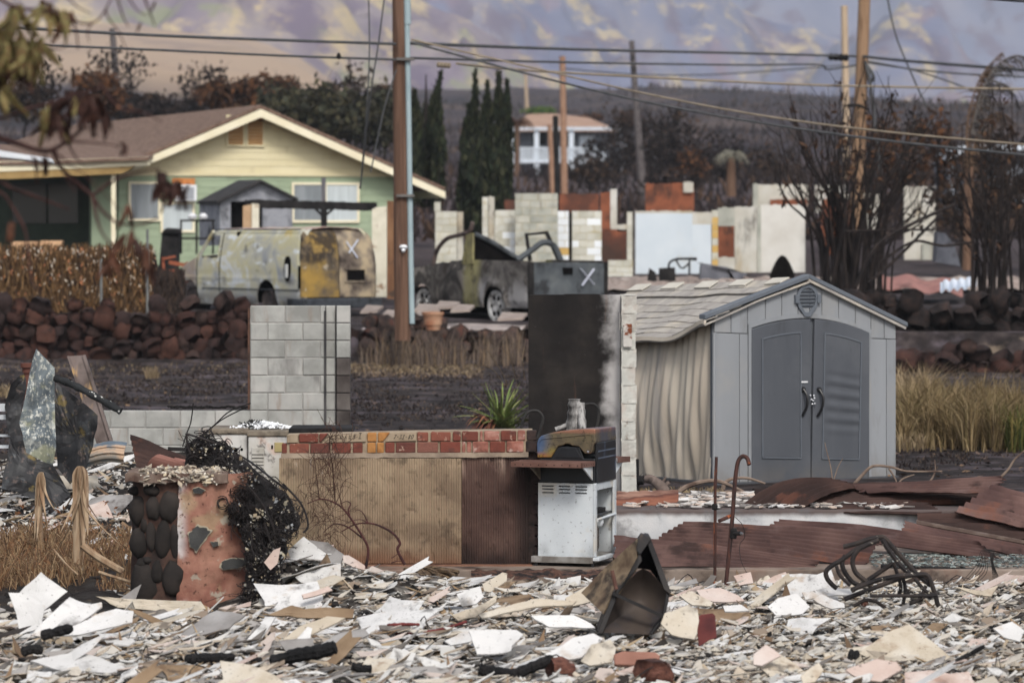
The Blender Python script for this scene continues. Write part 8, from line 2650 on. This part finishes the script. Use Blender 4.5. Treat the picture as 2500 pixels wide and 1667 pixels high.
for k,(L_,rr_,m) in enumerate((([(850,1300),(870,1150),(830,1050),(720,880),(640,790),(540,740),(460,735),(370,770)],.013,m_twd),([(1170,1270),(1110,1150),(1130,1090),(1070,1010),(960,950),(870,930),(760,940),(650,1000)],.014,m_twd),([(870,930),(830,850),(790,820),(760,835)],.006,m_twd),([(820,1050),(700,960),(600,935),(540,970),(500,1010)],.009,m_twd),([(870,930),(810,900),(720,915),(650,960)],.005,m_twd),([(720,880),(708,820),(725,770),(690,750),(640,772)],.008,m_twd),([(600,780),(590,640),(580,500),(556,320),(560,200),(640,110)],.007,m_twf),([(470,740),(455,620),(440,500),(420,330)],.006,m_twf),([(590,540),(530,420),(470,370)],.004,m_twf),([(640,650),(680,580),(740,548)],.004,m_twf),([(595,490),(650,400),(720,330),(830,300)],.004,m_twf),([(660,800),(640,720),(610,600)],.005,m_twf),([(1060,1215),(1100,1190),(1140,1150)],.005,m_twd),([(1060,1255),(1110,1240),(1160,1245)],.006,m_twd),([(880,1300),(930,1280),(970,1255)],.006,m_twd),([(480,700),(400,650),(385,560)],.003,m_twf))):
 b=MB()
 c=curve(ZC(L_,32.5+.04*(k%4)),6)
 b.tube(c,[rr_*(1-.65*j/(len(c)-1)) for j in range(len(c))],6)
 b.build('stem',m,tp,smooth=True)
b=MB()
for k in range(260):
 x,y=r.gauss(520,90),r.uniform(380,1250)
 if r.random()<.2:
  x,y=r.gauss(600,60),r.uniform(120,400)
 p=P(640+x/3.36,1000+y/3.36,32.5+r.uniform(-.1,.1))
 d_=Vector((r.gauss(0,.05),r.gauss(0,.03),r.gauss(0,.06)))
 b.tube([p-d_,p+d_*.2+Vector((.01,0,.01)),p+d_],.0022,4)
b.build('fine_twig',m_twf,tp,kind='stuff')
# branch of the near tree hanging in at the upper left
DT=15.5
nt_=thing('overhanging_tree','heat killed tree with drooping olive and black leaves hanging in from the left','tree',(P(-420,0,DT).x,DT,gz(-2,DT)-.1))
m_tw=mat('red_brown_bark',[(54,36,34),(74,50,46),(42,30,29)],scale=9,rough=.85,bump=.3,bscale=40)
b=MB()
b.tube([(P(-420,0,DT).x,DT,-.6),(P(-400,0,DT).x,DT,2.2),(P(-440,0,DT).x,DT,4.6)],[.13,.10,.07],12)
b.build('trunk',m_tw,nt_,smooth=True)
BR=[([(-400,330),(-60,322),(0,338),(40,350),(95,368),(128,366),(165,345),(190,325),(212,306)],.016),([(128,366),(150,410),(185,445),(225,478),(250,515),(290,545),(345,548),(385,532)],.010),([(225,478),(270,445),(320,425),(390,412)],.008),([(225,478),(236,530),(250,570),(275,600)],.008),([(168,345),(240,350),(285,356)],.006),([(165,350),(200,400),(255,395)],.005),([(-400,420),(-40,440),(30,460),(100,485),(170,512)],.010),([(-60,470),(0,470),(30,505),(60,560),(70,620),(80,690),(105,712)],.008),([(-400,240),(-60,285),(0,290),(60,268),(130,250),(190,230),(250,215)],.009),([(-60,-20),(0,0),(40,20),(90,25),(130,30),(180,52),(220,58),(248,40),(275,-10)],.008),([(180,50),(188,90),(190,122)],.006),([(260,20),(262,40),(290,80),(308,120)],.005),([(225,56),(214,78),(218,106)],.004),([(120,120),(150,118),(170,106)],.004),([(160,-10),(190,18),(222,34)],.004),([(285,-10),(300,40),(314,66)],.005),([(350,-10),(366,30),(378,64)],.006),([(310,-10),(335,25),(360,40)],.004),([(100,0),(130,25),(80,40)],.006),([(-60,150),(20,190),(60,205),(80,190)],.006),([(80,380),(88,420),(90,450)],.006),([(150,405),(165,440),(185,470)],.005),([(245,205),(290,262),(350,275),(398,298)],.005),([(130,366),(170,400),(210,430),(300,520)],.004)]
for k,(q,rr_) in enumerate(BR):
 b=MB()
 c=curve([P(x,y,DT+.12*math.sin(k*1.3)) for x,y in q],5)
 b.tube(c,[rr_*(1-.6*j/(len(c)-1)) for j in range(len(c))],7)
 b.build('limb',m_tw,nt_,smooth=True)
m_ol=mat('olive_leaf',[(112,108,68),(134,124,78),(92,86,60),(128,92,58)],scale=9,rough=.7,bump=.1,rnd=.22,trans=.15,layers=[dict(col=(104,62,44),scale=9,lo=.52,hi=.64,amt=.8)])
m_bl=mat('black_dead_leaf',[(36,24,23),(54,34,30),(72,46,36)],scale=9,rough=.7,bump=.1,rnd=.25)
m_br=mat('red_brown_leaf',[(72,46,36),(90,58,42),(58,38,32)],scale=9,rough=.7,bump=.1,rnd=.2)
def leafmesh(m,seed,curl):
 q=random.Random(seed)
 mb_=MB()
 def fn(u,v):
  w_=.17*math.sin(math.pi*(u**.8))+.004
  k=(v-.5)*2
  return (k*w_*(1-.3*curl),.10*curl*abs(k)*1.2+.18*curl*u*u+.03*math.sin(u*7+seed),-u)
 mb_.grid(fn,6,2)
 return mb_.mesh('leaf',m,True)
LM={m.name:[leafmesh(m,k,.3+.4*k) for k in range(3)] for m in (m_ol,m_bl,m_br)}
ib=MW[nt_.name].inverted()
for px,py,n_,sx,sy,ln,m in ((40,20,9,26,18,.15,m_ol),(18,70,10,26,30,.15,m_ol),(120,8,5,14,8,.13,m_ol),(145,20,6,16,10,.13,m_ol),(165,30,3,10,8,.11,m_br),(85,95,8,18,20,.15,m_ol),(50,100,9,26,20,.15,m_ol),(15,140,7,20,20,.14,m_ol),(70,130,7,22,16,.13,m_ol),(30,150,5,16,14,.12,m_bl),(62,160,3,6,6,.1,m_bl),(8,215,5,10,16,.13,m_ol),(190,225,9,18,14,.13,m_bl),(225,235,8,16,14,.13,m_bl),(245,250,6,12,12,.12,m_bl),(185,235,3,10,8,.12,m_ol),(115,262,5,10,12,.14,m_ol),(140,275,6,12,14,.13,m_bl),(125,250,4,10,8,.13,m_bl),(395,420,6,10,8,.10,m_bl),(415,440,6,12,10,.12,m_bl),(445,445,6,12,8,.10,m_bl),(380,450,3,6,6,.09,m_bl),(318,565,6,9,8,.09,m_br),(330,580,5,7,8,.085,m_bl),(272,612,6,6,12,.085,m_br),(266,640,5,5,10,.08,m_br),(358,600,5,5,12,.085,m_br),(368,640,4,5,12,.08,m_bl),(320,500,2,3,4,.10,m_br),(300,350,4,8,6,.07,m_bl),(110,380,3,4,6,.08,m_bl),(85,385,2,4,6,.06,m_bl),(30,540,2,6,6,.10,m_br)):
 for k in range(n_):
  p=ib@P(px+r.gauss(0,sx*.7),py+r.gauss(0,sy*.5),DT+r.uniform(-.2,.2))
  inst('leaf',r.choice(LM[m.name]),nt_,p,(r.gauss(0,.35),r.gauss(0,.35),r.uniform(0,6.3)),(ln*r.uniform(.8,1.3),)*3)
for px,py in ((382,2),(346,55)):
 inst('leaf',LM[m_bl.name][0],nt_,ib@P(px,py,DT),(.2,.4,1),(.055,)*3)
